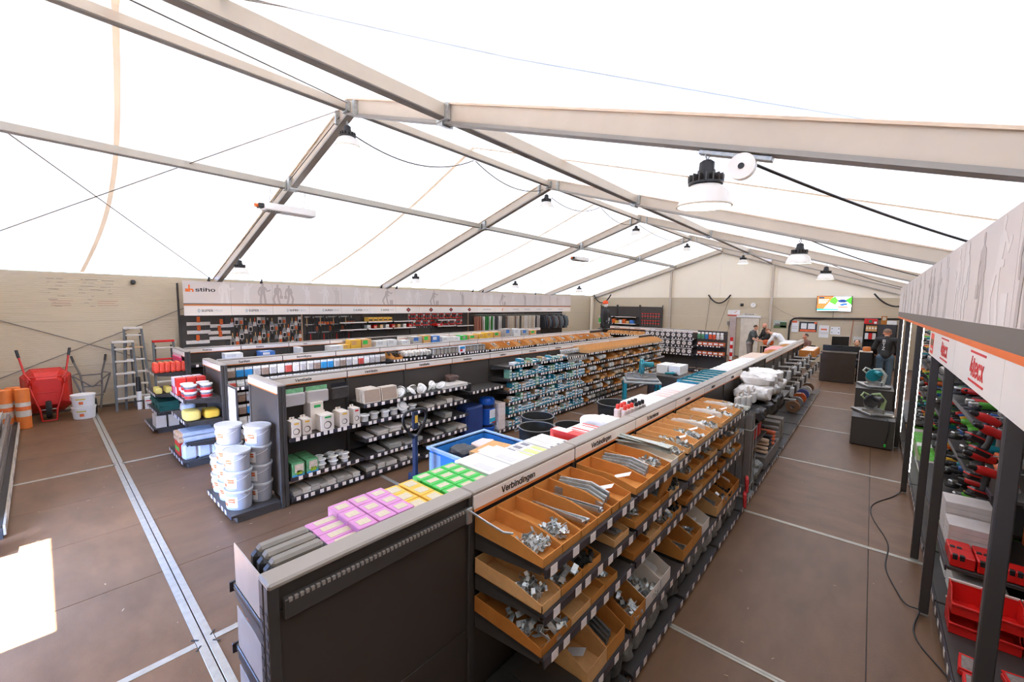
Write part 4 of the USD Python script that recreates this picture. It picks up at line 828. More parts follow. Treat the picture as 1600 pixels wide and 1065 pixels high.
for j in range(12): place('orange_pack', b_lump(.1, .078, .2, org, 6, .01, mat('orange_card', (240, 190, 120), .5)), 'orange_pack', f'orange-red pack on the end stand by the ladders, {("right", "left")[j//6]} row, {nth(j % 6)} from the front', 'packet', (-10.13-.16*(j//6), 1.405+.082*(j % 6), 1.14), 0, 'orange packs by the ladders')
for j in range(7): place('pink_pack_hang', b_hang(.12, .17, .04, mat('magenta', (206, 40, 90), .5), mat('card_pink', (236, 180, 196), .5), 2), 'pink_pack', f'pink hanging pack behind the orange ones, {nth(j)} from the left', 'packet', (-10.86+.10*j, 1.80, 1.44), -90, 'pink packs by the ladders')
for j in range(5): place('pale_sponge', b_lump(.14, .1, .12, sp, 2, .004), 'sponge_pack', f'small pale sponge on the end stand by the ladders, {nth(j)} from the left', 'sponge', (-10.15-.17*(j//3), 1.42+.15*(j % 3), .74), 0, 'small pale sponges')
for j in range(3): place('green_cloth', b_packs(.3, .28, .18, 4, mat('dark_green_cloth', (22, 86, 76), .7, 0, .15, 12), 4), 'green_cloth', f'dark green cloth stack on the end stand by the ladders, {P(j)} from the left', 'cloth', (-10.26-.32*j, 1.56, .40), -90, 'dark green cloths')
for j in range(4): place('cream_canister', b_carton(.16, .17, .23, mat('cream_canister', (206, 196, 180), .45)), 'cream_carton', f'cream carton on the base of the end stand by the ladders, {P(j)} from the left', 'carton', (-10.16-.19*(j//2), 1.42+.19*(j % 2), .10), -90, 'cream cartons by the ladders')
# ---------------------------------------------------------------- banners with printed silhouettes
sil_a, sil_b, sil_c = mat('print_grey_dark', (176, 162, 154), .6, 0, .03), mat('print_grey_mid', (196, 184, 176), .6, 0, .03), mat('print_grey_pale', (216, 206, 199), .6, 0, .03)
banner_m, band_m = mat('banner_grey', (208, 196, 188), .55, 0, .02, 2), mat('banner_band', (108, 98, 90), .5, 0, .03)
def figure(pose, r):
    """outline of a standing worker, 1 unit tall, feet cut off at 0"""
    S = []; ln = lambda p, w: S.append(LineString(p).buffer(w, cap_style=1))
    S.append(Point(.0, .93).buffer(.065)); lean = {0: 0, 1: .06, 2: -.05, 3: .12}[pose]
    S.append(Polygon([(-.13, .80), (-.05, .85), (.05, .85), (.13, .80), (.11-lean, .46), (-.11-lean, .46)])); S.append(sbox(-.035, .82, .035, .92))
    ln([(-.06-lean, .5), (-.10-lean*2, .24), (-.11-lean, 0)], .055); ln([(.06-lean, .5), (.09-lean, .24), (.12-lean*.5, 0)], .055)
    if pose == 0: ln([(-.12, .78), (-.20, .58), (-.17, .42)], .036); ln([(.12, .78), (.21, .60), (.35, .66)], .034)
    elif pose == 1: ln([(-.12, .78), (-.17, .58), (-.05, .5)], .036); ln([(.12, .78), (.18, .6), (.17, .43)], .036); S.append(sbox(.10, .26, .26, .42))
    elif pose == 2: ln([(-.12, .78), (-.22, .92), (-.17, 1.08)], .034); ln([(.12, .78), (.16, .56), (.06, .48)], .036)
    else: ln([(.11, .78), (.26, .66), (.34, .74)], .034); ln([(-.12, .78), (-.1, .56), (.12, .55)], .036); S.append(sbox(.16, .0, .42, .28))
    return union_all(S).simplify(.006)
def banner(name, label, x, n, y0, y1, zb, zt, fz0, fz1, f0, f1, figs, bays):
    """printed header board in the plane x facing n (+1/-1) with a dark band, an orange line and a white brand board under it"""
    t = thing(name, label, 'banner sign', (x, y0, 0)); L = y1-y0; e = .0015*n
    bx = lambda m, a, b, c, d, o0, o1: m.box(min(o0*n, o1*n), max(o0*n, o1*n), a, b, c, d)
    for a, b in zip(bays[:-1], bays[1:]): obj('board', bx(M(), a-y0+.002, b-y0-.002, zb+.03, zt, -.018, 0), banner_m, t)
    obj('dark_band', bx(M(), 0, L, zb, zb+.03 if n > 0 else zb+.10, -.018, .002), band_m, t); obj('orange_line', bx(M(), 0, L, zb-.035, zb, -.018, .003), orange if n < 0 else orange2, t)
    for a, b in zip(bays[:-1], bays[1:]):
        if a >= f0-.01 and b <= f1+.01: obj('brand_board', bx(M(), a-y0+.002, b-y0-.002, fz0, fz1, -.018, 0), sign_m, t)
    r = random.Random(hash_(label))
    for k, (y, h, pose, tone, flip) in enumerate(figs):
        g = affinity.scale(figure(pose, r), (h*.95)*(-1 if flip else 1), h, origin=(0, 0)); zz = zb+(.033 if n > 0 else .103)
        g = affinity.translate(g, (y-y0)*n, zz); g = g.intersection(sbox(-99, zz, 99, zt-.004)); m = M().prism(g, 0, .001, 'z'); V, F = m.arr()
        # (along, up, out) -> world axes of the board
        W = np.stack([V[:, 2]*n+.0004*n*(1+k % 3), V[:, 0]*n, V[:, 1]], 1); obj('silhouette', M().add(W, F), (sil_a, sil_b, sil_c)[tone], t)
    return t
figs = [(3.22, .60, 0, 2, 0), (3.75, .56, 2, 2, 1), (4.12, .56, 0, 0, 0), (4.50, .54, 1, 0, 0), (4.80, .53, 1, 0, 1), (5.3, .5, 2, 2, 0), (5.85, .54, 0, 2, 1), (6.20, .52, 2, 1, 0), (6.9, .56, 1, 2, 0), (7.25, .52, 0, 2, 0), (8.02, .56, 3, 0, 0), (8.9, .54, 1, 2, 1), (9.3, .56, 0, 2, 0), (10.05, .56, 3, 0, 0), (10.8, .52, 2, 2, 0), (11.5, .52, 2, 0, 0), (12.2, .54, 0, 2, 0), (12.8, .54, 1, 2, 0), (13.2, .56, 0, 2, 1), (13.95, .56, 3, 0, 0), (14.7, .53, 1, 2, 0), (15.55, .54, 2, 0, 0), (16.4, .55, 1, 1, 0), (16.8, .55, 0, 1, 1), (17.6, .55, 2, 1, 0), (18.3, .54, 0, 1, 0), (18.9, .55, 1, 2, 0)]
LB = [2.36]+[3.36+1.0*k for k in range(16)]+[19.6]
bl_ = banner('banner_sign', 'long grey silhouette banner with white brand board along the left wall', -12.75, 1, 2.36, 19.6, 2.42, 3.0, 2.14, 2.385, 2.36, 19.6, figs, LB)
def logo_sh(parent, y, z, s):
    S = union_all([sbox(0, 0, .46, .42), sbox(.38, .0, .54, 1.0), LineString([(.54, .34), (.82, .34), (.90, .28), (.90, -.02)]).buffer(.08, cap_style=2)]).buffer(.02)
    obj('logo_mark', M().prism(affinity.translate(affinity.scale(S, s, s, origin=(0, 0)), y, z), 0, .002, 'x'), orange, parent)
logo_sh(bl_, 2.41-2.36, 2.735, .165); lettering(bl_, 'stiho', .088, (.0006, 2.815-2.36, 2.745), (0, 1, 0), (1, 0, 0), ink, wide=1.55)
for y in (2.83, 3.88, 4.92, 5.95, 6.95, 7.95):
    lettering(bl_, 'SUPER', .055, (.0006, y-2.36, 2.235), (0, 1, 0), (1, 0, 0), ink); lettering(bl_, 'PROF', .055, (.0006, y+.24-2.36, 2.235), (0, 1, 0), (1, 0, 0), mat('print_grey_light', (178, 176, 178), .6), bold=False)
    obj('logo_mark', M().prism(Polygon([(0, -.05), (.03, 0), (0, .05), (-.03, 0)]).difference(Polygon([(0, -.03), (.018, 0), (0, .03), (-.018, 0)])), 0, .0015, 'x').mv(0, y-.17-2.36, 2.262), mat('print_teal', (96, 140, 150), .5), bl_)
for y in (8.88, 9.9, 10.9, 11.9):
    obj('logo_mark', M().prism(Polygon([(0, -.085), (.10, 0), (0, .085), (-.10, 0)]), 0, .0015, 'x').mv(0, y-2.36, 2.265), ink, bl_); obj('logo_mark', M().prism(Polygon([(0, -.05), (.06, 0), (0, .05), (-.06, 0)]), .0015, .003, 'x').mv(0, y-2.36, 2.265), mat('print_dark_red', (170, 60, 48), .5), bl_)
obj('logo_mark', M().prism(Polygon([(-.05, -.07), (.01, -.05), (.06, .07), (0, .04)]), 0, .0015, 'x').mv(0, 13.95-2.36, 2.265), mat('print_dark_orange', (206, 96, 52), .5), bl_)
for y, w in ((12.95, .5), (14.9, .42), (15.75, .4), (16.7, .4), (17.6, .42), (18.6, .4)): obj('printed_line', M().box(0, .0015, y-w/2-2.36, y+w/2-2.36, 2.245, 2.285), mat('print_grey_light', (178, 176, 178), .6), bl_)
for k, y in enumerate((2.9, 4.1, 7.8, 8.4, 12.1, 12.7, 16.4)): obj('clip_on_spotlight', M().cbox(-.03, .03, -.03, .03, 0, .05, .008).rod((0, 0, .04), (.05, 0, .10), .02, 8).mv(-12.77, y, 3.002), black, label=f'small black clip light on top of the left banner, {nth(k)} from the near end', cat='spotlight')
# wall shelving under it
def wall_shelf_left():
    t = thing('wall_shelving', 'dark pegboard wall shelving under the left grey banner', 'shelving', (-13.36, 2.36, 0))
    for i, y in enumerate(LB): obj('upright', M().cbox(0, .05, y-2.36-.02, y-2.36+.02, 0, 2.62 if i else 2.95, .004), dark if i not in (3, 10) else mat('upright_wood', (186, 152, 116), .5), t)
    for i, (a, b) in enumerate(zip(LB[:-1], LB[1:])):
        for z0, z1 in ((.1, 1.1), (1.1, 2.14)): obj('back_panel', M().cbox(0, .03, a-2.36+.022, b-2.36-.022, z0+.003, z1-.003, .003), dark2, t)
        obj('base_deck', M().cbox(.03, .58, a-2.36+.003, b-2.36-.003, 0, .12, .004), dark, t)
        if 4 <= i <= 6 or i in (8, 9): 
            for z in ((1.86, 1.62) if i != 9 else (1.6,)): 
                s = obj('shelf', M().cbox(.03, .42, a-2.36+.03, b-2.36-.03, z-.025, z, .003), dark, t); obj('price_rail', M().box(.42, .43, a-2.36+.03, b-2.36-.03, z-.035, z+.002), sign_m, s)
    obj('garment_rail', M().rod((.35, 10.1, 2.02), (.35, 17.2, 2.02), .014, 8), steel, t)
    for y in (12.0, 14.0): pass
    for y in (10.12, 12.3, 14.6, 17.18): obj('rail_arm', M().rod((.03, y, 2.02), (.35, y, 2.02), .01, 6), steel, t)
wall_shelf_left()
def b_tool(k, col, head):
    def fn(p):
        obj = lambda n_, m_, mt_, p_: globals()['obj'](n_, m_.xf(np.diag([1.15, 1.15, 1.15, 1.0])), mt_, p_)
        if k == 'trowel': obj('blade', M().prism([(-.045, -.20), (.045, -.20), (.03, -.09), (-.03, -.09)], 0, .003, 'x'), head, p); obj('handle', M().tube([(.01, 0, -.10), (.02, 0, -.05), (.015, 0, 0)], [.012, .014, .012], 7), col, p)
        elif k == 'plier':
            obj('jaw', M().prism([(-.018, 0), (.018, 0), (.012, -.06), (-.012, -.06)], 0, .012, 'x'), head, p)
            for s in (-1, 1): obj('grip', M().tube([(.006, s*.006, -.05), (.006, s*.022, -.11), (.006, s*.018, -.19)], .009, 6), col, p)
        elif k == 'hammer': obj('shaft', M().tube([(.02, 0, .01), (.02, 0, -.27)], [.011, .015], 7), col, p); obj('hammer_head', M().cbox(.004, .036, -.055, .055, -.03, .005, .004), head, p)
        elif k == 'strip': obj('strip', M().cbox(0, .02, -.22, .22, -.13, -.05, .004), head, p); obj('clip', M().cbox(0, .03, -.035, .035, -.06, .07, .01), col, p)
        elif k == 'knife': obj('body', M().cbox(0, .018, -.014, .014, -.20, -.02, .006), col, p); obj('blade', M().prism([(-.01, -.02), (.01, -.02), (.006, .03)], .006, .009, 'x'), head, p)
        elif k == 'card': obj('backing_card', M().box(0, .002, -.045, .045, -.16, .02), head, p); obj('blister', M().cbox(.002, .03, -.03, .03, -.14, -.05, .01), col, p)
        elif k == 'clamp': obj('bar', M().cbox(0, .012, -.01, .01, -.24, .03, .003), head, p); obj('jaw', M().cbox(0, .03, -.05, .05, -.02, .03, .01), col, p); obj('jaw', M().cbox(0, .03, -.05, .05, -.16, -.11, .01), col, p)
    return fn
oc, bc, rc, yc_, gc, wc = mat('tool_orange', (206, 92, 34), .4), mat('tool_black', (38, 36, 36), .4), mat('tool_red', (200, 36, 32), .4), mat('tool_yellow', (226, 170, 54), .45), mat('tool_green', (70, 150, 70), .45), mat('tool_white', (220, 214, 206), .45)
bright = mat('tool_steel', (170, 168, 164), .3, .7, .15, 20); wood = mat('tool_wood', (196, 158, 106), .6, 0, .15, 12); cardw = mat('tool_card', (214, 204, 194), .5, 0, .1, 20)
def left_tools():
    r = random.Random(21); n = 0
    def hang(kind, col, head, cn, nm, y, z, i, where):
        place(f'tool_{kind}_{col.GetPath().name}_{head.GetPath().name}', b_tool(kind, col, head), nm, f'{cn} on the banner wall, {where}, {nth(i)} along', 'tool', (-13.315, y, z+.01), 0, f'{nm.replace("_", " ")}s on the banner wall')
    for i, (y, z) in enumerate(((2.75, 2.0), (3.25, 1.93), (2.75, 1.78), (3.2, 1.75), (2.72, 1.52), (3.22, 1.6))): hang('strip', oc, cardw, 'white strip with orange clip', 'straightedge', y, z, i, 'nearest bay')
    for row, z in enumerate((2.02, 1.82, 1.62, 1.44)):
        for i in range(17):
            y = 3.5+.112*i
            if r.random() < .12: continue
            k = (i+row*2) % 5; hang(('trowel', 'card', 'card', 'plier', 'trowel')[k], (oc, bc, oc, bc, wood)[k], (cardw, cardw, bright, bright, bright)[k], ('orange-handled trowel', 'carded black tool', 'carded orange tool', 'black pliers', 'wood-handled trowel')[k], ('trowel', 'carded_tool', 'carded_tool', 'pliers', 'trowel')[k], y, z, i, f'{nth(row)} row after the strips')
    for row, z in enumerate((2.04, 1.8, 1.55)):
        for i in range(15):
            y = 5.5+.105*i; k = (i+row*3) % 4
            hang(('hammer', 'knife', 'plier', 'hammer')[k], ((wood, bc, bc, bc), (bc, bc, oc, bc), (bc, bc, bc, rc))[row][k], bright, ('wood-shafted hammer', 'black knife', 'pliers', 'black hammer')[k] if row == 0 else ('black hammer', 'black knife', 'orange-gripped pliers', 'dark hammer')[k] if row == 1 else ('dark hammer', 'long black knife', 'black-gripped pliers', 'red-shafted hammer')[k], ('hammer', 'knife', 'pliers', 'hammer')[k], y, z, i, f'{nth(row)} row by the wooden uprights')
    for i in range(10): hang('card', oc, bc, 'orange tool on black card', 'carded_tool', 7.05-.09*i if i < 4 else 6.7-.09*i, 1.93, i, 'orange cluster')
    for row, z in enumerate((2.06, 1.80)):
        for i in range(24):
            y = 9.3+.115*i
            hang('clamp' if (i+row) % 3 else 'card', rc, bright if (i+row) % 3 else cardw, 'red clamp' if (i+row) % 3 else 'carded red tool', 'clamp' if (i+row) % 3 else 'carded_tool', y, z, i, f'{P(row)} row of the red bays')
    ybox = mat('level_yellow', (228, 176, 70), .45)
    for i in range(5): place('yellow_case', b_carton(.28, .17, .14, ybox, (('f', .1, .9, .2, .5, bc),)), 'tool_case', f'yellow tool case on the upper shelf of the banner wall, {nth(i)} along', 'case', (-13.12, 7.5+.19*i, 1.861), 0, 'yellow tool cases')
    for i in range(8): place(f'wall_carton_{i % 3}', b_carton(.25, .12, .12, (white, red, kraft2)[i % 3], (('f', .1, .9, .2, .6, beige),)), 'carton', f'{("white", "red", "brown")[i % 3]} carton on the lower shelf of the banner wall, {nth(i)} along', 'carton', (-13.12, 7.45+.24*i, 1.621), 0, 'cartons on the banner wall')
    for i in range(6): place('red_case_wall', b_carton(.28, .3, .09, red, (('f', .2, .6, .3, .7, white),)), 'tool_case', f'flat red case on the red bays of the banner wall, {nth(i)} along', 'case', (-13.12, 10.5+.32*i, 1.601 if 11.35 < 10.5+.32*i+.2 < 12.3 else 1.62 if 10.36 < 10.5+.32*i else 1.62), 0, 'flat red cases') if i < 1 else None
left_tools()
def garment(w, h, col, seed, style):
    def fn(p):
        if style == 'trousers':
            for s in (-1, 1): obj('trouser_leg', wobble(M().cbox(-.02, .02, s*w*.26-w*.23, s*w*.26+w*.23, -h, -.10, .014), .006, 12, seed+s), col, p)
            obj('waist', wobble(M().cbox(-.022, .022, -w*.5, w*.5, -.16, 0, .014), .004, 12, seed), col, p)
        else:
            obj('coat_body', wobble(M().cbox(-w*.5, w*.5, -.05, .05, -h, -.06, .03), .02, 7, seed), col, p); obj('collar', M().cbox(-.06, .06, -.03, .03, -.08, 0, .015), col, p)
            for s in (-1, 1): obj('sleeve', wobble(M().tube([(s*w*.42, 0, -.10), (s*w*.62, 0, -.35), (s*w*.60, 0, -.6)], [.05, .05, .04], 8), .01, 9, seed+s), col, p)
        obj('hanger_hook', M().tube([(0, 0, -.01), (0, 0, .05), (.012, 0, .065)], .003, 5), steel, p)
    return fn
def garments():
    r = random.Random(2); pal = [('pale grey', (190, 182, 172)), ('beige', (206, 190, 166)), ('white', (224, 218, 210)), ('dark grey', (74, 72, 70)), ('green', (58, 130, 62)), ('brown', (128, 106, 90)), ('rust', (168, 110, 88))]
    seq = [6, 6, 5, 2, 4, 4, 2, 4, 2, 3, 3, 2, 0, 3, 3, 5, 0, 1, 1, 1, 5, 0, 1, 3, 1, 1, 2, 2, 1, 2, 1, 1, 2, 3, 0, 0]
    for i, c in enumerate(seq): place(f'trousers_{c}', garment(.30, .78, mat('cloth_'+pal[c][0].replace(' ', '_'), pal[c][1], .8, 0, .12, 8), c, 'trousers'), 'work_trousers', f'{pal[c][0]} work trousers on the banner wall rail, {nth(i)} from the near end', 'trousers', (-13.01, 12.55+.125*i, 1.955), 90 if i % 2 else 84, 'work trousers on the rail')
    pal2 = [('black', (40, 38, 40)), ('dark brown', (70, 50, 44)), ('grey', (110, 112, 114)), ('navy', (44, 48, 60)), ('slate', (88, 96, 98))]
    for i in range(14): c = (i*3+i//4) % 5; place(f'work_jacket_{c}', garment(.40, .72, mat('coat_'+pal2[c][0].replace(' ', '_'), pal2[c][1], .8, 0, .15, 8), c, 'coat'), 'work_jacket', f'{pal2[c][0]} work jacket at the far end of the banner wall rail, {nth(i)} along', 'jacket', (-13.01, 17.25+.165*i, 1.955), 0, 'work jackets on the rail')
garments()

# ---------------------------------------------------------------- right wall: banner, posts, shelves and power tools
figr = [(1.6, .5, 1, 1, 0), (2.1, .48, 2, 1, 1), (2.55, .5, 0, 0, 0), (3.0, .52, 3, 2, 0), (3.45, .5, 1, 0, 1), (3.95, .5, 1, 2, 0), (4.3, .5, 0, 2, 1), (4.9, .5, 2, 1, 0), (5.4, .5, 0, 1, 0), (5.9, .48, 1, 0, 0), (6.2, .5, 0, 0, 1), (6.9, .5, 2, 1, 0), (7.5, .5, 3, 0, 0), (8.2, .5, 1, 1, 0), (8.9, .5, 0, 0, 1), (9.6, .5, 2, 1, 0), (10.4, .5, 1, 0, 0), (11.2, .5, 0, 1, 0)]
RB = [1.0, 2.7, 4.1, 5.72, 7.75, 9.75, 12.7]
br_ = banner('banner_sign', 'grey silhouette banner with orange line along the right wall', .44, -1, 1.0, 12.7, 2.375, 3.0, 2.115, 2.34, 1.0, 5.72, figr, RB)
rt = mat('print_red', (200, 40, 40), .5, 0, .03)
for y in (4.62, 3.28, 2.0):
    lettering(br_, '4tecx', .105, (-.0006, y-1.0, 2.185), (0, -1, 0), (-1, 0, 0), rt)
    for dz in (2.315, 2.155): obj('printed_line', M().box(-.002, 0, y-1.0-.21, y-1.0+.21, dz-.006, dz+.006), rt, br_)
emb = obj('logo_mark', M().prism(sbox(5.38-1, 2.15, 5.58-1, 2.31).buffer(.012), -.002, 0, 'x'), mat('print_bright_red', (236, 74, 48), .5), br_)
obj('logo_band', M().box(-.0035, -.002, 4.375, 4.585, 2.215, 2.27), mat('print_olive', (126, 84, 40), .5), emb); obj('logo_stroke', M().box(-.0035, -.002, 4.41, 4.55, 2.165, 2.185), sign_m, emb)
postm = mat('post_anthracite', (64, 60, 58), .42, .1, .08, 3, .4)
RPY = (2.72, 4.72, 5.72, 7.75, 10.2, 12.6)
def wall_shelf_right():
    t = thing('wall_shelving', 'anthracite wall shelving with tall posts under the right banner', 'shelving', (0, 0, 0))
    ys = (.9,)+RPY
    for y in ys:
        obj('post', M().cbox(.462, .522, y-.022, y+.022, .02, 2.37, .005), postm, t); obj('rear_upright', M().cbox(1.33, 1.38, y-.02, y+.02, 0, 2.37, .004), dark, t)
        obj('post_foot', M().cbox(.465, .525, y-.018, y+.018, 0, .02, .003), steel, t); obj('roof_arm', M().cbox(.53, 1.33, y-.015, y+.015, 2.30, 2.36, .004), dark, t)
    for i, (a, b) in enumerate(zip(ys[:-1], ys[1:])):
        for z0, z1 in ((.12, .9), (.9, 1.65), (1.65, 2.36)): obj('back_panel', M().cbox(1.32, 1.345, a+.022, b-.022, z0+.003, z1-.003, .003), dark2, t)
        s = obj('base_deck', M().cbox(.565, 1.32, a+.024, b-.003, .0, .148, .004), dark, t)
        obj('price_rail', M().cbox(.55, .564, a+.024, b-.003, .09, .152, .003), rail_m, s); y = a+.08
        while y < b-.1: obj('price_tag', M().box(.5485, .55, y, y+.06, .095, .145), tagm, s); y += .13+.05*((int(y*100)) % 3)
        lv = {2: (.47, 1.12), 3: (.5, 1.0, 1.5), 4: (.6, 1.1, 1.6), 5: (.5, 1.0, 1.5)}.get(i, ())
        for z in lv:
            x0 = .60 if z < .6 else .80
            s = obj('shelf', M().cbox(x0, 1.32, a+.024, b-.024, z-.03, z, .003), dark, t); obj('price_rail', M().cbox(x0-.013, x0-.001, a+.024, b-.024, z-.042, z+.003, .002), rail_m, s)
    for y in RPY[3:]: obj('light_strip', M().cbox(.528, .540, y+.03, y+.042, .3, 2.3, .003), emit('led_strip', (255, 244, 236), 2.6), t)
wall_shelf_right()
def b_drill(c1, c2):
    """cordless drill: nose toward +x, grip down, battery foot; origin at the top of the body"""
    def fn(p):
        obj('motor_body', M().lathe([(0, -.11), (.030, -.105), (.038, -.06), (.038, .02), (.030, .05), (.024, .06)], 14).rot('y', 90).mv(0, 0, -.04), c1, p, smooth=40)
        obj('chuck', M().lathe([(.02, .06), (.020, .09), (.012, .115), (0, .12)], 12).rot('y', 90).mv(0, 0, -.04), c2, p, smooth=40)
        obj('rear_cap', M().lathe([(0, -.122), (.026, -.118), (.031, -.10)], 14).rot('y', 90).mv(0, 0, -.04), c2, p, smooth=40)
        obj('grip', M().tube([(-.03, 0, -.06), (-.045, 0, -.13), (-.05, 0, -.19)], [.023, .020, .024], 9), c2, p, smooth=50)
        obj('battery', M().cbox(-.10, .03, -.035, .035, -.25, -.19, .012), c2, p); obj('battery_stripe', M().cbox(-.102, .032, -.037, .037, -.215, -.20, .004), c1, p)
    return fn
def b_grinder(c1, c2):
    def fn(p):
        obj('body', M().lathe([(0, -.14), (.03, -.135), (.032, .02), (.036, .08), (.03, .10)], 12).rot('y', 90), c1, p, smooth=40); obj('gear_head', M().cbox(.09, .16, -.032, .032, -.03, .03, .012), bright, p)
        obj('guard', M().lathe([(0, -.03), (.062, -.03), (.062, -.05), (.058, -.05)], 16).mv(.13, 0, 0), c2, p, smooth=40); obj('side_handle', M().rod((.12, .03, 0), (.12, .13, .01), .014, 8), c2, p)
    return fn
RW = 'on the right wall'
for k, (x, y, z) in enumerate(((.80, 5.28, 1.66), (.80, 5.05, 1.60), (.78, 5.22, 1.335), (.78, 4.98, 1.28))): 
    place('drill_red', b_drill(rc, bc), 'cordless_drill', f'red and black cordless drill hanging by the nearest tall post, {("upper rear", "upper front", "lower rear", "lower front")[k]}', 'drill', (x, y, z), 205, 'red drills by the near post', ry=-25 if k < 2 else -15)
    obj('display_hook', M().tube([(1.32, y+.05, z-.02), (x+.03, y+.02, z-.02), (x+.0, y, z+.005)], .006, 6), steel, label=f'steel display hook behind the {("upper rear", "upper front", "lower rear", "lower front")[k]} red drill', cat='hook')
place('orange_saw', lambda p: (obj('body', M().tube([(0, -.3, .05), (0, -.05, .055), (0, .1, .06), (0, .32, .07)], [.03, .045, .045, .03], 10), oc, p, smooth=40), obj('grip_loop', M().tube([(0, .1, .05), (0, .2, .15), (0, .34, .13), (0, .38, .07)], .018, 8), oc, p, smooth=40), obj('nose', M().rod((0, -.3, .05), (0, -.42, .045), .018, 8), bright, p)), 'orange_power_tool', 'long orange power tool lying on the shelf left of the red drills', 'power tool', (.93, 5.25, 1.125))
for k in range(26): place(f'steel_bar_tool_{k % 2}', b_tool('knife', bright, bc) if k % 2 else b_tool('hammer', bright, bright), 'steel_tool', f'steel tool hanging {RW} above the orange power tool, {nth(k % 13)} along, {("upper", "lower")[k//13]} row', 'tool', (.95+.02*(k % 3), 4.85+.065*(k % 13), 1.92-.28*(k//13)), 180, 'steel tools above the orange power tool')
for k in range(2): obj('tool_rail', M().rod((1.0, 4.76, 1.93-.28*k), (1.0, 5.69, 1.93-.28*k), .008, 6), steel, label=f'{("upper", "lower")[k]} steel hanging rail right of the tall posts', cat='rail')
for k in range(9): place('wrench_dark', b_tool('plier', bc, bright), 'wrench', f'black-gripped wrench {RW} beside the nearest tall post, {nth(k)} along', 'wrench', (1.29, 2.95+.19*k, 1.75-.12*(k % 3)), 180, 'wrenches on the near right bay')
for k in range(14): place('red_grip_pliers', b_tool('plier', rc, bright) if k % 2 else b_tool('clamp', rc, bright), 'red_tool', f'red hand tool hanging low {RW} behind the red bins, {nth(k)} along', 'tool', (1.28, 2.9+.125*k, 1.25-.3*(k % 3)), 180, 'red hand tools behind the bins')
for k in range(0): place('hand_grinder', b_grinder(rc, bc), 'angle_grinder', f'red angle grinder {RW} over the red bins, {nth(k)} along', 'grinder', (1.15, 3.0+.32*k, 1.5), 180, 'red angle grinders', ry=80)
# shelf with red and white cases
for k, (x, y, q) in enumerate(((.685, 4.83, 0), (.685, 4.99, 0), (.835, 4.83, 0), (.835, 4.99, 0), (.985, 4.83, 0))): place('red_hinge_case', lambda p: (obj('case', M().cbox(-.07, .07, -.075, .075, 0, .10, .008), red, p), obj('latch', M().cbox(-.06, -.03, -.078, -.05, .06, .105, .004), black, p), obj('latch', M().cbox(-.02, .01, -.078, -.05, .06, .105, .004), black, p)), 'red_case', f'red hinged case on the low shelf {RW}, {nth(k)} from the near post', 'case', (x, y, .472), 0, 'red hinged cases')
for q in range(4): place('white_case_flat', b_carton(.30, .26, .052, mat('case_cream', (206, 196, 190), .45), (('f', .1, .5, .2, .6, mat('print_pale', (206, 204, 202), .5)),)), 'white_case', f'flat white case {RW}, {nth(q)} from the bottom of the near pile', 'case', (.78, 5.24, .472+.0535*q), 0, 'flat white cases')
for q in range(6): place('white_case_flat', None, 'white_case', f'flat white case {RW}, {nth(q)} from the bottom of the far pile', 'case', (.78, 5.52, .472+.0535*q), 0, 'flat white cases')
for q in range(2): place('white_box_low', b_carton(.3, .35, .2, white, (('l', .1, .6, .3, .8, kraft2),)), 'white_box', f'white box on the deck under the red hinged cases, {("near", "far")[q]}', 'box', (.80, 4.98+.4*q, .15), 0, 'white boxes under the red cases')
for k in range(2): place('level_strip', lambda p: (obj('level_body', M().cbox(-.012, .012, -.03, .03, 0, .66, .004), cardw, p), obj('level_end', M().cbox(-.014, .014, -.032, .032, 0, .36, .004), oc, p)), 'spirit_level', f'white and orange level standing on the low shelf, {("far", "near")[k]} of two', 'level', (1.02+.14*k, 5.62, .475), 0, 'white and orange levels', ry=0)
# red stacking bins and small cases on the deck
def b_stackbin(p):
    w, d, h = .17, .22, .16; t = .006; m = M()
    m.box(-w/2, w/2, -d/2, d/2, 0, t).box(-w/2, w/2, d/2-t, d/2, t, h).box(-w/2, w/2, -d/2, -d/2+t, t, h*.45)
    for x in (-w/2, w/2-t): m.prism([(-d/2, 0), (d/2, 0), (d/2, h), (-d*.05, h), (-d*.28, h*.5), (-d/2, h*.5)], x, x+t, 'x')
    obj('bin_body', m, red, p); obj('front_lip', M().cbox(-w/2-.004, w/2+.004, -d/2-.012, -d/2+.006, h*.42, h*.52, .003), red, p); obj('rim', M().cbox(-w/2-.004, w/2+.004, d/2-.008, d/2+.006, h-.014, h+.004, .003), mat('bin_rim_pale', (212, 196, 186), .4), p)
for i in range(4):
    for q in range(2): place('stack_bin', b_stackbin, 'stacking_bin', f'red stacking bin on the deck, {nth(i)} from the aisle, {("lower", "upper")[q]}', 'bin', (.675+.182*i, 4.44-.03*q, .15+.165*q), 0, 'red stacking bins')
for i in range(3):
    for q in range(2): place('clear_lid_case', lambda p: (obj('case', M().cbox(-.06, .06, -.09, .09, 0, .05, .012), red, p), obj('clear_lid', M().cbox(-.05, .05, -.08, .08, .05, .056, .003), mat('clear_lid', (132, 122, 116), .15, 0, .3, 40), p), obj('lid_rim', M().prism(sbox(-.06, -.09, .06, .09).buffer(-.002).difference(sbox(-.046, -.076, .046, .076)), .05, .058), red, p)), 'clear_lid_case', f'small red case with clear lid on the deck, {nth(i)} from the aisle, {("front", "back")[q]}', 'case', (.655+.21*i, 3.72+.2*q, .15), rng.uniform(-10, 10), 'red cases with clear lids')
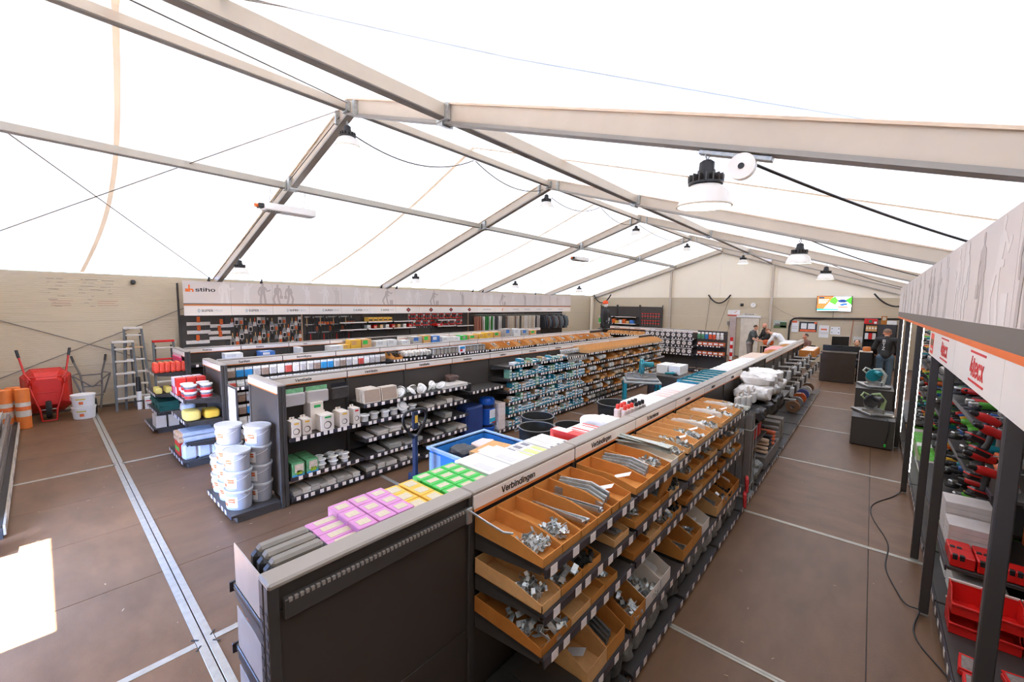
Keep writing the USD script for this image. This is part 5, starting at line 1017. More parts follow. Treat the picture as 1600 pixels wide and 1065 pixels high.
# far bays: rows of power tools in many colours
def far_tools():
    r = random.Random(77); pal = [('red', rc), ('teal', mat('tool_teal', (30, 130, 140), .4)), ('orange', oc), ('green', mat('tool_lime', (96, 178, 58), .4)), ('grey', mat('tool_black2', (54, 52, 52), .4)), ('blue', mat('tool_blue', (50, 90, 160), .4)), ('yellow', yc_)]
    for i, (a, b) in enumerate(zip(RPY[2:-1], RPY[3:])):
        for row, z in enumerate(((.76, 1.28, 1.78, 2.12), (.87, 1.37, 1.87), (.76, 1.28, 1.78, 2.12))[i]):
            n = int((b-a)*6.5)
            for k in range(n):
                c = r.choice([0, 1, 3, 4, 4, 2, 5, 6, 3]); kind = r.choice(['drill', 'drill', 'grinder']); y = a+.1+k*(b-a-.2)/(n-1)
                place(f'{kind}_{pal[c][0]}', (b_drill if kind == 'drill' else b_grinder)(pal[c][1], bc), 'cordless_drill' if kind == 'drill' else 'angle_grinder', f'{pal[c][0]} and black {"drill" if kind == "drill" else "grinder"} {RW}, {nth(i)} far bay, {nth(row)} row, {nth(k)} along', kind, (.93, y, z if kind == 'drill' else z-.16), 180+r.uniform(-25, 25), 'power tools on the far right bays')
        nb_ = int((b-a)*4)
        for k in range(nb_):
            w = (b-a-.16)/nb_; c = r.choice([0, 1, 2, 3]); mt = (kraft2, white, greypack, pal[3][1])[c]
            place(f'rw_box_{c}_{int(w*100)}', b_carton(.5, w-.02, .28, mt, (('b', .1, .8, .3, .8, beige),)), 'carton', f'{("brown", "white", "grey", "green")[c]} carton on the deck {RW}, {nth(i)} far bay, {nth(k)} along', 'carton', (.92, a+.09+w*(k+.5), .15), 0, 'cartons on the right deck')
far_tools()
floor_cable = [(.47, 7.75, .02), (.30, 7.3, .006), (.16, 6.9, .006), (.20, 6.4, .006), (.30, 5.9, .006), (.27, 5.4, .006), (.33, 5.0, .006), (.40, 4.75, .02), (.47, 4.70, .03), (.42, 4.4, .006), (.52, 4.1, .006), (.545, 3.9, .006)]
from scipy.interpolate import CubicSpline
def spline(pts, n): 
    pts = np.array(pts, float); s = CubicSpline(np.arange(len(pts)), pts); return s(np.linspace(0, len(pts)-1, n))
obj('floor_cable', M().tube(spline(floor_cable, 60), .006, 6), black, label='thin black cable snaking on the floor along the right posts', cat='cable', smooth=60)
# ---------------------------------------------------------------- lamps, heaters and cables under the roof
lampw = mat('lamp_reflector', (232, 226, 218), .35, 0, .02, 3)
def b_highbay(p):
    obj('reflector', M().lathe([(.075, .15), (.10, .145), (.15, .10), (.182, .0), (.178, .0), (.146, .098), (.098, .14)], 28), lampw, p, smooth=40)
    obj('rim', M().lathe([(.176, -.004), (.186, -.004), (.186, .006), (.176, .006), (.176, -.004)], 28), alu, p)
    obj('diffuser', M().lathe([(.176, .004), (.10, -.002), (0, -.004)], 28), emit('lamp_glow', (255, 250, 242), 9.0), p)
    h = M().lathe([(0, .15), (.115, .15), (.115, .165), (.06, .168), (.06, .245), (0, .25)], 24); obj('heat_sink', h, black, p)
    for k in range(16):
        a = k*math.pi/8; obj('fin', M().box(.055, .118, -.004, .004, .163, .215).rot('z', math.degrees(a)), mat('fin_grey', (84, 80, 78), .4, .5), p)
    obj('driver', M().lathe([(0, .245), (.052, .245), (.05, .30), (.03, .315), (0, .318)], 14), black, p); obj('hanger', M().tube([(0, 0, .31), (.015, 0, .35), (0, 0, .385), (-.015, 0, .35), (0, 0, .312)], .006, 6), steel, p)
n = 0
for y in FR[1:-1]:
    for x, nm in ((-.97, 'right slope'), (-6.1, 'ridge'), (-11.35, 'left slope')):
        if y == 18.2 and x == -.97: continue
        z = roof(x)-.02-.235-.395
        place('high_bay_lamp', b_highbay, 'high_bay_lamp', f'black and white high-bay lamp under the {nth(FR.index(y)-1)} rafter, {nm}', 'lamp', (x, y, z), 40, 'high-bay lamps', rx=(3 if x > -3 else 0))
place('high_bay_lamp', None, 'high_bay_lamp', 'black and white high-bay lamp farthest back, right of the ridge', 'lamp', (-3.95, 18.2, roof(-3.95)-.65), 40, 'high-bay lamps')
t = thing('cable_reel', 'grey cable reel on a bracket beside the nearest high-bay lamp', 'cable reel', (-.80, 3.2, roof(-.80)-.262))
obj('bracket', M().cbox(-.22, .26, -.03, .03, -.03, 0, .004).rot('y', 17.7), steel, t); obj('drum', M().lathe([(0, -.025), (.085, -.025), (.085, .025), (0, .025)], 20).rot('x', 90).mv(.07, -.03, -.11), lampw, t, smooth=40); obj('hub', M().lathe([(0, -.03), (.02, -.03), (.02, .03), (0, .03)], 12).rot('x', 90).mv(.07, -.03, -.11), black, t)
def b_heater(p):
    obj('housing', M().cbox(-.13, .13, -.44, .44, .03, .15, .01), white, p); obj('grille_plate', M().cbox(-.11, .11, -.42, .42, .018, .03, .003), mat('heater_grille', (176, 170, 164), .4, .2), p)
    for k in range(5): obj('slot', M().box(-.09, .09, -.38+.045*k, -.36+.045*k, .012, .019), black, p)
    obj('end_box', M().cbox(-.07, .07, -.52, -.44, .05, .13, .008), black, p); obj('gas_valve', M().rod((0, -.52, .09), (0, -.57, .09), .03, 10), orange, p)
    for y in (-.3, .3):
        for x in (-.1, .1): obj('chain', M().rod((x, y, .15), (0, y, .46), .004, 5), steel, p)
for k, y in enumerate((3.18, 13.3)): place('radiant_heater', b_heater, 'radiant_heater', f'white radiant heater hung on chains, {("nearer", "farther")[k]} of two', 'heater', (-8.3, y, 4.12), 0, 'radiant heaters')
blk = mat('cable_black', (40, 38, 38), .5)
def cab(label, pts, r=.008, m=None): obj('power_cable', M().tube(pts, r, 6), m or blk, label=label, cat='cable', smooth=60)
cab('black cable sagging from the apex lamp to the ridge purlin', sagline((-6.05, 3.3, 5.02), (-6.0, 5.7, 5.28), .26)); cab('black cable sagging on along the ridge to the second apex', sagline((-6.0, 5.75, 5.28), (-6.05, 8.0, 5.22), .22))
cab('thin black cable sagging between the second and third apex, first half', sagline((-6.05, 8.35, 5.1), (-6.0, 10.6, 5.28), .2), .007); cab('thin black cable sagging between the second and third apex, second half', sagline((-6.0, 10.65, 5.28), (-6.05, 13.0, 5.2), .2), .007)
cab('thin black cable sagging toward the fourth apex lamp', sagline((-6.05, 13.27, 5.2), (-6.05, 18.13, 5.24), .2), .007)
cab('black cable drooping from the near right rafter to the right banner', sagline((-.73, 3.28, 3.55), (1.3, 6.4, 2.98), .06), .010)
cab('black cable drooping from the second right lamp to the right banner', sagline((-.9, 8.25, 3.66), (1.3, 11.3, 2.99), .1)); cab('black cable drooping from the third right lamp to the right wall', sagline((-.95, 13.25, 3.68), (1.3, 16.6, 3.0), .12))
cab('thin black cable clipped along the near left rafter', [(-6.2, 3.13, 5.28), (-7.2, 3.13, 4.98), (-8.4, 3.13, 4.62), (-9.6, 3.13, 4.25), (-11.3, 3.13, 3.72)], .006)
t = thing('wall_camera', 'small black security camera high on the left wall', 'camera', (XL+.005, 1.54, 2.94)); obj('mount', M().cbox(0, .05, -.03, .03, -.03, .05, .006), black, t); obj('housing', M().lathe([(0, -.05), (.045, -.045), (.05, .03), (.04, .06), (0, .06)], 14).rot('y', 70).mv(.09, 0, -.01), black, t, smooth=40)
# black hoses and conduit on the back wall
hose = mat('hose_black', (34, 32, 32), .5)
cab('thick black hose loop hanging by the back left corner post', sagline((-13.3, Y1-.15, 3.15), (-12.0, Y1-.35, 3.15), .5), .035, hose); cab('thick black hose loop high on the back wall left of the door', sagline((-6.5, Y1-.2, 3.12), (-5.45, Y1-.2, 3.12), .42), .035, hose)
cab('thick black hose loop high on the back wall right of the screen', sagline((.0, Y1-.2, 3.15), (1.3, Y1-.2, 2.95), .42), .035, hose)
cab('black conduit rising and bending along the back wall under the screen', [(-2.9, Y1-.06, .4), (-2.9, Y1-.06, 1.6), (-2.86, Y1-.06, 1.9), (-2.74, Y1-.06, 2.02), (-2.55, Y1-.06, 2.05), (-1.5, Y1-.06, 2.06), (-.2, Y1-.06, 2.09), (1.3, Y1-.06, 2.12)], .04, hose)
for k, (a, b) in enumerate((((-6.45, 3.1), (-6.6, 1.3)), ((-5.5, 3.1), (-6.0, 1.3)))): cab(f'thin grey cable slanting down the back wall from the middle hose loop, {("left", "right")[k]} one', [(a[0], Y1-.03, a[1]), (b[0], Y1-.03, b[1])], .008, cable_m)
cab('thin grey cable sagging from the right gable post to the conduit', sagline((-3.6, Y1-.05, 2.6), (-1.6, Y1-.05, 2.02), .25), .006, cable_m)

# ---------------------------------------------------------------- things along the left wall
def wheelbarrow():
    t = thing('wheelbarrow', 'red wheelbarrow standing on its nose against the left wall', 'wheelbarrow', (-12.80, .03, 0))
    rd, rd2 = mat('barrow_red', (206, 40, 30), .35, 0, .1, 5), mat('barrow_tube', (190, 36, 28), .35)
    def oct_(x, zc, hz, hw, c): return [(x, sy*(hw-(c if a else 0)), zc+sz*(hz-(0 if a else c))) for sy in (-1, 1) for sz in (-1, 1) for a in (0, 1)]
    top = oct_(-.34, .58, .46, .35, .14); hull = trimesh.convex.convex_hull(np.array(oct_(.07, .60, .27, .20, .06)+oct_(-.10, .59, .40, .30, .13)+oct_(-.22, .585, .44, .34, .14)+top)); obj('tub', M().mesh(hull), rd, t)
    rim = [top[k] for k in (0, 2, 3, 7, 6, 4, 5, 1, 0)]; rim = [top[i] for i in sorted(range(8), key=lambda i: math.atan2(top[i][2]-.58, top[i][1]))]; obj('tub_rim', M().tube(rim+rim[:1], .016, 7), rd2, t)
    obj('tub_rib', M().cbox(.068, .08, -.15, .15, .58, .60, .004), rd2, t)
    for s in (-1, 1):
        obj('frame_tube', M().tube([(.16, s*.10, .02), (.16, s*.12, .25), (.10, s*.20, .55), (-.02, s*.28, .95), (-.26, s*.36, 1.40)], .017, 8), rd2, t, smooth=50)
        obj('grip', M().tube([(-.21, s*.345, 1.31), (-.29, s*.372, 1.46)], .024, 9), black, t)
        obj('rest_leg', M().tube([(.04, s*.25, .75), (.16, s*.22, .88), (.0, s*.29, 1.0)], .013, 7), rd2, t); obj('brace', M().tube([(.08, s*.22, .62), (-.05, s*.10, .52)], .011, 6), rd2, t)
    obj('cross_bar', M().tube([(.0, -.27, .92), (.02, 0, .90), (.0, .27, .92)], .013, 7), rd2, t); obj('nose_bar', M().tube([(.16, -.10, .02), (.18, 0, .018), (.16, .10, .02)], .015, 7), rd2, t)
    obj('tyre', M().lathe([(.10, -.045), (.17, -.04), (.19, 0), (.17, .04), (.10, .045), (.10, -.045)], 24).rot('x', 90).mv(.10, 0, .24), rubber, t, smooth=40); obj('rim', M().lathe([(0, -.02), (.10, -.03), (.10, .03), (0, .02)], 18).rot('x', 90).mv(.10, 0, .24), steel, t); obj('axle', M().rod((.10, -.12, .24), (.10, .12, .24), .01, 8), steel, t)
wheelbarrow()
def hand_truck():
    t = thing('wheelbarrow', 'bare grey wheelbarrow frame leaning on the left wall', 'wheelbarrow', (-13.05, .70, 0)); g = mat('frame_grey', (98, 92, 86), .4, .3)
    for s in (-1, 1):
        obj('frame_tube', M().tube([(.25, s*.09, .10), (.15, s*.14, .45), (-.05, s*.17, .85), (-.28, s*.25, 1.12)], .018, 7), g, t, smooth=50); obj('grip', M().tube([(-.27, s*.246, 1.10), (-.36, s*.275, 1.24)], .022, 8), black, t)
        obj('side_leg', M().tube([(.12, s*.17, .42), (.05, s*.30, .86), (-.08, s*.18, .88)], .015, 6), g, t); obj('strut', M().tube([(.05, s*.30, .86), (.12, 0, .58)], .014, 6), g, t)
    for z, x in ((.60, .10), (.84, -.02), (.40, .17)): obj('cross_bar', M().rod((x, -.16, z), (x, .16, z), .015, 6), g, t)
    obj('tyre', M().lathe([(.10, -.04), (.165, -.035), (.18, 0), (.165, .035), (.10, .04), (.10, -.04)], 22).rot('x', 90).mv(.22, 0, .18), rubber, t, smooth=40); obj('hub', M().lathe([(0, -.02), (.10, -.03), (.10, .03), (0, .02)], 14).rot('x', 90).mv(.22, 0, .18), steel, t)
hand_truck()
ywl = mat('yellow_print', (206, 186, 60), .5)
for q in range(2): place('white_paint_bucket', b_bucket(.185, .255, white, white, None, None, 1, 1, True), 'paint_bucket', f'white paint bucket with yellow and orange print by the wheelbarrow, {("lower", "upper")[q]}', 'bucket', (-12.52, .52, .0+.257*q), -20, 'white paint buckets')
for q in range(2):
    for nm_, a0, a1, z0, z1, mt in (('yellow_band', -30, 20, .155, .18, ywl), ('orange_mark', -14, 8, .06, .12, olab)):
        V, F = [], []
        for k in range(9):
            a = math.radians(a0+(a1-a0)*k/8-12)
            for z in (z0, z1): rr = .185*(.905+.065*z/.204)+.002; V.append((-12.52+rr*math.cos(a), .52+rr*math.sin(a), z+.257*q+.002))
        for k in range(8): F += [(2*k, 2*k+2, 2*k+3), (2*k, 2*k+3, 2*k+1)]
        obj('printed_label', M().add(V, F), mt, label=f'{nm_.split("_")[0]} printed band on the {("lower", "upper")[q]} white paint bucket', cat='label')
orr = mat('orange_roll', (226, 122, 52), .5, 0, .08, 10)
for k, (x, y, h) in enumerate(((-12.3, -.30, .78), (-12.35, -.52, .8), (-12.6, -.42, .76), (-12.62, -.66, .8), (-12.35, -.74, .78))):
    place('orange_roll', lambda p: (obj('roll', M().lathe([(0, 0), (.095, 0), (.10, .01), (.10, .77), (.09, .78), (.03, .775), (0, .77)], 16), orr, p, smooth=40), obj('wrapper', M().lathe([(.1012, .24), (.1012, .52)], 16), mat('roll_wrapper', (206, 196, 184), .4, 0, .15, 12), p, smooth=40), obj('printed_mark', M().lathe([(.1022, .36), (.1022, .44)], 16), olab, p, smooth=40)), 'orange_roll', f'upright orange roll with white wrapper left of the red wheelbarrow, {nth(k)} from the right', 'roll', (x, y, 0), rng.uniform(0, 90), 'upright orange rolls')
def profile_rack():
    t = thing('profile_shelf', 'low long shelf with price rail holding metal profiles, left edge', 'shelving', (-6.75, -.36, 0)); L = 5.5
    obj('base_deck', M().cbox(-L, 0, -.75, -.02, 0, .12, .004), dark, t); r_ = obj('price_rail', M().cbox(-L, 0, -.02, .0, .04, .15, .003), mat('rail_wood_grey', (172, 158, 140), .5, 0, .1, 8), t)
    for k in range(30): obj('price_tag', M().box(-.30-k*.172, -.17-k*.172, .0, .0015, .06, .135), tagm if k % 5 else mat('tag_grey', (150, 144, 140), .5), r_)
    for y in (-.72, -.05):
        for x in (-.03, -L+.03): obj('upright', M().cbox(x-.02, x+.02, y-.02, y+.02, .12, .8 if y < -.5 else .16, .003), dark, t)
    obj('end_frame', M().tube([(-.03, -.72, .8), (-.03, -.4, .8), (-.03, -.3, .16)], .012, 6), steel, t)
profile_rack()
prof_m = mat('white_profile', (214, 208, 200), .4, .1, .08, 6); prof_g = mat('grey_profile', (150, 146, 142), .35, .5, .1, 6)
def b_profile(L, mt):
    def fn(p): obj('profile', M().prism([(-.02, 0), (.02, 0), (.02, .03), (.017, .03), (.017, .003), (-.017, .003), (-.017, .03), (-.02, .03)], -L/2, L/2, 'x'), mt, p)
    return fn
for k in range(60): place('white_profile' if k % 3 else 'grey_profile', b_profile(5.0 if k % 3 else 4.6, prof_m if k % 3 else prof_g), 'metal_profile', f'{"white" if k % 3 else "grey"} metal profile on the low left shelf, {nth(k % 6)} from the front, layer {nth(k//6)}', 'profile', (-9.35-.05*(k % 4), -.46-.1*(k % 6), .121+.033*(k//6)), rng.uniform(-.3, .3), 'metal profiles on the low shelf')
t = thing('print_box', 'small box with orange and blue print at the near end of the profile shelf', 'carton', (-6.42, -.50, 0)); obj('carton', M().cbox(-.14, .14, -.1, .1, 0, .16, .004), white, t); obj('printed_label', M().box(.139, .1415, -.08, .08, .08, .15), orange, t); obj('printed_label', M().box(.139, .1415, -.08, .08, .01, .05), mat('label_cyan', (40, 168, 196), .5), t)
# ladder rack and ladders
lg = mat('ladder_grey', (92, 94, 94), .45, .1); lw = mat('ladder_step', (206, 198, 188), .5)
def b_ladder(w0, w1, h, n, top):
    def fn(p):
        for s in (-1, 1): obj('side_rail', M().hexa([(-.03+.30, s*w0/2-.02, 0), (.03+.30, s*w0/2-.02, 0), (.03+.30, s*w0/2+.02, 0), (-.03+.30, s*w0/2+.02, 0)], [(-.03, s*w1/2-.02, h), (.03, s*w1/2-.02, h), (.03, s*w1/2+.02, h), (-.03, s*w1/2+.02, h)]), lg, p); obj('rear_rail', M().rod((-.12, s*w0/2*.8, 0), (-.04, s*w1/2*.8, h*.93), .018, 6), lg, p)
        for k in range(n):
            f = (k+1)/(n+.6); w = w0+(w1-w0)*f; obj('step', M().cbox(.30*(1-f)-.06, .30*(1-f)+.06, -w/2+.02, w/2-.02, h*f-.02, h*f+.012, .004), top if k == n-2 else lw, p)
        obj('top_cap', M().cbox(-.05, .06, -w1/2-.02, w1/2+.02, h-.03, h+.02, .008), lw if top is not red else red, p)
    return fn
place('step_ladder_tall', b_ladder(.46, .30, 1.86, 6, mat('ladder_wood', (196, 158, 116), .5)), 'step_ladder', 'tall grey step ladder beside the bracing on the left wall', 'ladder', (-13.1, 1.44, 0))
place('step_ladder_mid', b_ladder(.40, .34, 1.55, 5, lw), 'step_ladder', 'grey step ladder half hidden behind the tall one', 'ladder', (-13.0, 1.24, 0))
place('step_ladder_red', b_ladder(.46, .38, 1.52, 5, red), 'step_ladder', 'step ladder with red top cap behind the orange packs', 'ladder', (-13.1, 1.98, 0))
for q, (y, z, w, h, c, l) in enumerate(((1.42, .0, .36, .30, white, 'white box with red stripe on the floor by the ladders'), (1.62, .55, .3, .2, white, 'white boxed kit beside the tall ladder'), (1.58, .8, .26, .18, red, 'red packet beside the tall ladder'))):
    if q == 0: place('ladder_box', b_carton(.24, .3, .26, white, (('f', .05, .95, .7, .78, red), ('f', .3, .7, .2, .5, red))), 'white_box', l, 'box', (-12.62, 1.66, 0), -8)
place('white_tube', b_lathe([(0, 0), (.045, 0), (.045, .42), (0, .42)], white, 14, ('tube', ('black_cap', [(.047, .18), (.047, .21)], black), ('black_top', [(.046, .42), (.05, .43), (.04, .75), (0, .76)], black))), 'tube', 'white tube with black top standing before the ladders', 'tube', (-12.6, 1.42, 0), ry=-3)

# ---------------------------------------------------------------- the aisle between Verbindingen and Ventilatie
def pallet_truck():
    t = thing('pallet_truck', 'dark blue hand pallet truck with looped handle in the aisle', 'pallet truck', (-4.0, 2.86, 0)); nb = mat('truck_navy', (40, 52, 76), .35, .1)
    obj('drawbar', M().cbox(-.035, .035, -.02, .02, .22, .98, .008), nb, t)
    loop = [(0, 0, .93), (0, -.08, 1.02), (0, -.155, 1.14), (0, -.15, 1.24), (0, -.07, 1.28), (0, .07, 1.28), (0, .15, 1.24), (0, .155, 1.14), (0, .08, 1.02), (0, 0, .93)]
    obj('handle_loop', M().tube(spline(loop, 40), .016, 8), black, t, smooth=50); obj('lever_box', M().cbox(-.025, .03, -.03, .03, 1.05, 1.27, .008), nb, t); obj('warning_label', M().box(.03, .0315, -.02, .02, 1.13, 1.22), yellow, t)
    obj('pump_body', M().cbox(-.09, .09, -.07, .07, .12, .36, .02), nb, t); obj('steer_wheel', M().lathe([(0, -.03), (.09, -.03), (.09, .03), (0, .03)], 18).rot('x', 90).rot('z', 90).mv(0, -.05, .092), rubber, t, smooth=40); obj('steer_wheel', M().lathe([(0, -.03), (.09, -.03), (.09, .03), (0, .03)], 18).rot('x', 90).rot('z', 90).mv(0, .05, .092), rubber, t, smooth=40)
    for s in (-1, 1): obj('fork', M().cbox(s*.18-.08, s*.18+.08, .12, 1.25, .10, .16, .01), nb, t); obj('fork_roller', M().rod((s*.18-.05, 1.12, .042), (s*.18+.05, 1.12, .042), .04, 12), rubber, t)
    obj('fork_bridge', M().cbox(-.27, .27, .08, .18, .10, .42, .01), nb, t)
pallet_truck()
t = thing('pallet', 'wooden pallet on the truck forks under the blue crate', 'pallet', (-3.62, 3.62, .165)); pw = mat('pallet_wood', (178, 146, 104), .7, 0, .18, 8)
for k in range(7): obj('deck_board', M().cbox(-.42, .42, -.48+.14*k, -.38+.14*k, .10, .122, .003), pw, t)
for y in (-.43, 0, .43): obj('stringer', M().cbox(-.42, .42, y-.04, y+.04, 0, .10, .003), pw, t)
lb = mat('crate_blue', (52, 128, 200), .35, 0, .08, 4); lbl = mat('crate_pale_rim', (150, 180, 216), .35)
def blue_crate():
    t = thing('blue_crate', 'big blue plastic crate full of returns on the pallet', 'crate', (-3.62, 3.58, .292)); x, y, h = .42, .48, .46
    for a in ((-x, -x+.02, -y, y), (x-.02, x, -y, y), (-x, x, -y, -y+.02), (-x, x, y-.02, y)): obj('crate_wall', M().cbox(*a, .0, h, .006), lb, t)
    obj('crate_floor', M().box(-x+.02, x-.02, -y+.02, y-.02, .0, .02), lb, t); obj('crate_rim', M().prism(sbox(-x-.025, -y-.025, x+.025, y+.025).difference(sbox(-x+.02, -y+.02, x-.02, y-.02)), h-.02, h+.012), lbl, t)
    obj('paper_label', M().box(x, x+.002, -.42, -.24, .18, .38), white, t); obj('paper_label', M().box(-.42, -.2, -y-.002, -y, .12, .4), lbl, t)
    for k in range(5): obj('rib', M().cbox(x, x+.012, -.2+.13*k, -.17+.13*k, .04, .40, .004), lb, t)
blue_crate()
place('card_in_crate', b_carton(.34, .5, .05, kraft2, (('t', .15, .6, .2, .7, white),)), 'flat_carton', 'flat brown carton with white label lying in the blue crate', 'carton', (-3.45, 3.62, .70), 8)
place('dark_pack', b_lump(.3, .3, .16, mat('dark_wrap', (62, 62, 66), .4, 0, .3, 18), 4, .03), 'dark_packet', 'dark wrapped goods in the blue crate', 'packet', (-3.8, 3.45, .56)); place('pink_pack2', b_lump(.22, .3, .12, palepink, 6, .02), 'pale_packet', 'pale pink packet in the blue crate', 'packet', (-3.78, 3.78, .60))
place('foam_in_crate', b_carton(.7, .84, .22, mat('crate_fill', (110, 150, 190), .5)), 'crate_filling', 'folded blue sheet at the bottom of the blue crate', 'sheet', (-3.62, 3.58, .315))
tubm = mat('tub_black', (52, 52, 50), .5, 0, .15, 8, .2); tubrim = mat('tub_rim', (112, 110, 104), .5)
def b_tub(r, h):
    def fn(p):
        obj('tub_body', M().lathe([(0, .012), (r*.80, .012), (r*.92, h*.98), (r*.94, h), (r, h), (r, h-.03), (r*.96, h-.035), (r*.84, 0), (0, 0)], 28), tubm, p, smooth=35); obj('rim', M().lathe([(r*.93, h), (r*1.0, h), (r*1.005, h+.008), (r*.935, h+.008), (r*.93, h)], 28), tubrim, p)
        for s in (-1, 1): obj('handle', M().tube([(s*r*.98, -.07, h-.02), (s*(r+.05), -.05, h-.05), (s*(r+.05), .05, h-.05), (s*r*.98, .07, h-.02)], .008, 6), tubrim, p)
    return fn
for k, (x, y, r, h) in enumerate(((-3.86, 5.05, .29, .62), (-4.28, 5.62, .29, .60), (-3.72, 5.82, .29, .50), (-3.85, 7.65, .36, .55), (-3.42, 8.42, .34, .48))): place(f'mortar_tub_{k}', b_tub(r, h), 'mortar_tub', ('round black mortar tub nearest the blue crate', 'round black tub behind the nearest mortar tub', 'low black tub half hidden by the white bags', 'largest round black tub beyond the black-capped cans', 'black tub right of the largest one')[k], 'tub', (x, y, 0), rng.uniform(0, 90))
place('mortar_tub_grey', b_tub(.2, .42), 'mortar_tub', 'small dark tub of grey offcuts beside the white boxes', 'tub', (-3.38, 2.86, .0)) if 0 else None
t = thing('bucket_of_offcuts', 'dark bucket of white offcuts in front of the blue crate', 'bucket', (-3.42, 2.74, 0)); obj('bucket_body', M().lathe([(0, .01), (.16, .01), (.20, .60), (.21, .60), (.165, 0), (0, 0)], 22), tubm, t, smooth=40); obj('rim', M().lathe([(.20, .60), (.215, .60), (.215, .62), (.20, .62), (.20, .60)], 22), lbl, t)
obj('offcuts', heap('', .3, .3, .05, 16, 4, white, kind='plate').mv(0, 0, .5), white, t, kind='stuff')
for k in range(2): obj('grey_lath', M().cbox(-.02, .02, -.008, .008, 0, .85, .002).rot('x', 12).rot('y', -6).mv(-3.12+.0, 2.92+.16*k, .01), prof_g, label=f'grey lath leaning by the bucket of offcuts, {("left", "right")[k]} one', cat='lath')
def saw_bench(name, label, loc, rz, c1, c2, legs=True, k_=1.0):
    obj = lambda n_, m_, mt_, p_, **kw: globals()['obj'](n_, m_.xf(np.diag([k_, k_, k_, 1.0])), mt_, p_, **kw)
    t = thing(name, label, 'mitre saw', loc, rz)
    z0 = 0
    if legs:
        obj('table_top', M().cbox(-.34, .34, -.26, .26, .56, .60, .01), mat('saw_table', (176, 178, 172), .35, .5), t)
        for sx in (-1, 1):
            for sy in (-1, 1): obj('leg', M().cbox(sx*.31-.025, sx*.31+.025, sy*.23-.025, sy*.23+.025, 0, .56, .005), c1, t)
        obj('stretcher', M().cbox(-.3, .3, -.24, -.21, .12, .15, .004), c1, t); z0 = .60
    obj('base', M().cbox(-.30, .30, -.20, .20, z0, z0+.05, .01), bright, t); obj('turntable', M().lathe([(0, 0), (.15, 0), (.15, .03), (0, .03)], 22).mv(0, 0, z0+.05), bright, t, smooth=40); obj('fence', M().cbox(-.28, .28, .02, .05, z0+.05, z0+.13, .004), bright, t)
    obj('arm', M().tube([(0, .16, z0+.06), (0, .20, z0+.25), (0, .10, z0+.38), (0, -.02, z0+.36)], [.04, .035, .03, .03], 9), c2, t, smooth=50)
    obj('blade_guard', M().lathe([(0, -.03), (.12, -.03), (.13, -.01), (.13, .01), (.12, .03), (0, .03)], 22).rot('y', 90).mv(0, -.02, z0+.24), c1, t, smooth=40); obj('blade', M().lathe([(0, -.002), (.125, -.002), (.125, .002), (0, .002)], 26).rot('y', 90).mv(0, -.03, z0+.19), bright, t)
    obj('motor', M().lathe([(0, -.1), (.05, -.095), (.055, .08), (.04, .1), (0, .1)], 14).rot('y', 90).mv(.12, .02, z0+.30), c1, t, smooth=40); obj('handle', M().tube([(0, -.08, z0+.36), (0, -.16, z0+.40), (0, -.20, z0+.34), (0, -.14, z0+.28)], .018, 8), c2, t)
    return t
tealt = mat('tool_teal', (30, 130, 140), .4)
saw_bench('saw_bench', 'teal bench saw on a teal stand at the far end of the aisle', (-4.1, 9.5, 0), 30, tealt, tealt, True, 1.25)
place('teal_drill', b_grinder(tealt, bc), 'power_tool', 'black and teal power tool beside the bench saw', 'power tool', (-3.7, 10.3, .86), 50)
place('dark_plinth_low', b_carton(.9, .9, .8, dark2), 'display_plinth', 'dark display plinth behind the teal bench saw', 'plinth', (-3.75, 10.55, 0))
for k in range(4): place('red_white_case', b_carton(.28, .3, .22, red if k % 2 else white, (('f', .1, .9, .5, .9, white), ('b', .1, .9, .5, .9, white))), 'carton', f'{"red" if k % 2 else "pale"} and white carton on the dark plinth, {nth(k)} along', 'carton', (-4.0+.32*(k % 2), 10.75+.3*(k//2)-.1, .80), 180, 'cartons on the dark plinth')
place('tall_beige_box', b_carton(.3, .55, 1.0, mat('beige_sheet', (206, 192, 170), .6), (('b', .3, .7, .8, .9, greyprint),)), 'beige_box', 'tall beige box standing behind the red cartons', 'box', (-3.3, 11.7, .55+.0)) if 0 else None
place('tall_beige_sheet_box', b_carton(.12, .5, .75, mat('beige_sheet', (206, 192, 170), .6), (('b', .3, .7, .85, .95, greyprint),)), 'beige_box', 'tall beige box standing behind the cartons on the dark plinth', 'box', (-3.9, 11.1, .0), 100)
t = thing('sign_stand', 'free-standing frame with a red-lined white sheet behind the grey buckets', 'sign stand', (-6.60, 1.70, 0)); obj('frame', M().prism(sbox(-.19, .83, .19, 1.36).difference(sbox(-.165, .855, .165, 1.335)), -.01, .01, 'y'), mat('frame_dark', (74, 72, 74), .4), t); obj('sheet', M().box(-.165, .165, -.006, .004, .855, 1.335), white, t)
for k in range(5): obj('printed_line', M().box(-.12, .12-.04*(k % 2), -.0075, -.006, .93+.075*k, .945+.075*k), mat('print_red_pale', (216, 150, 140), .5), t)
obj('leg', M().cbox(-.02, .02, -.012, .012, .02, .83, .004), white, t); obj('foot', M().cbox(-.18, .18, -.14, .14, 0, .02, .004), mat('frame_dark', (74, 72, 74), .4), t)
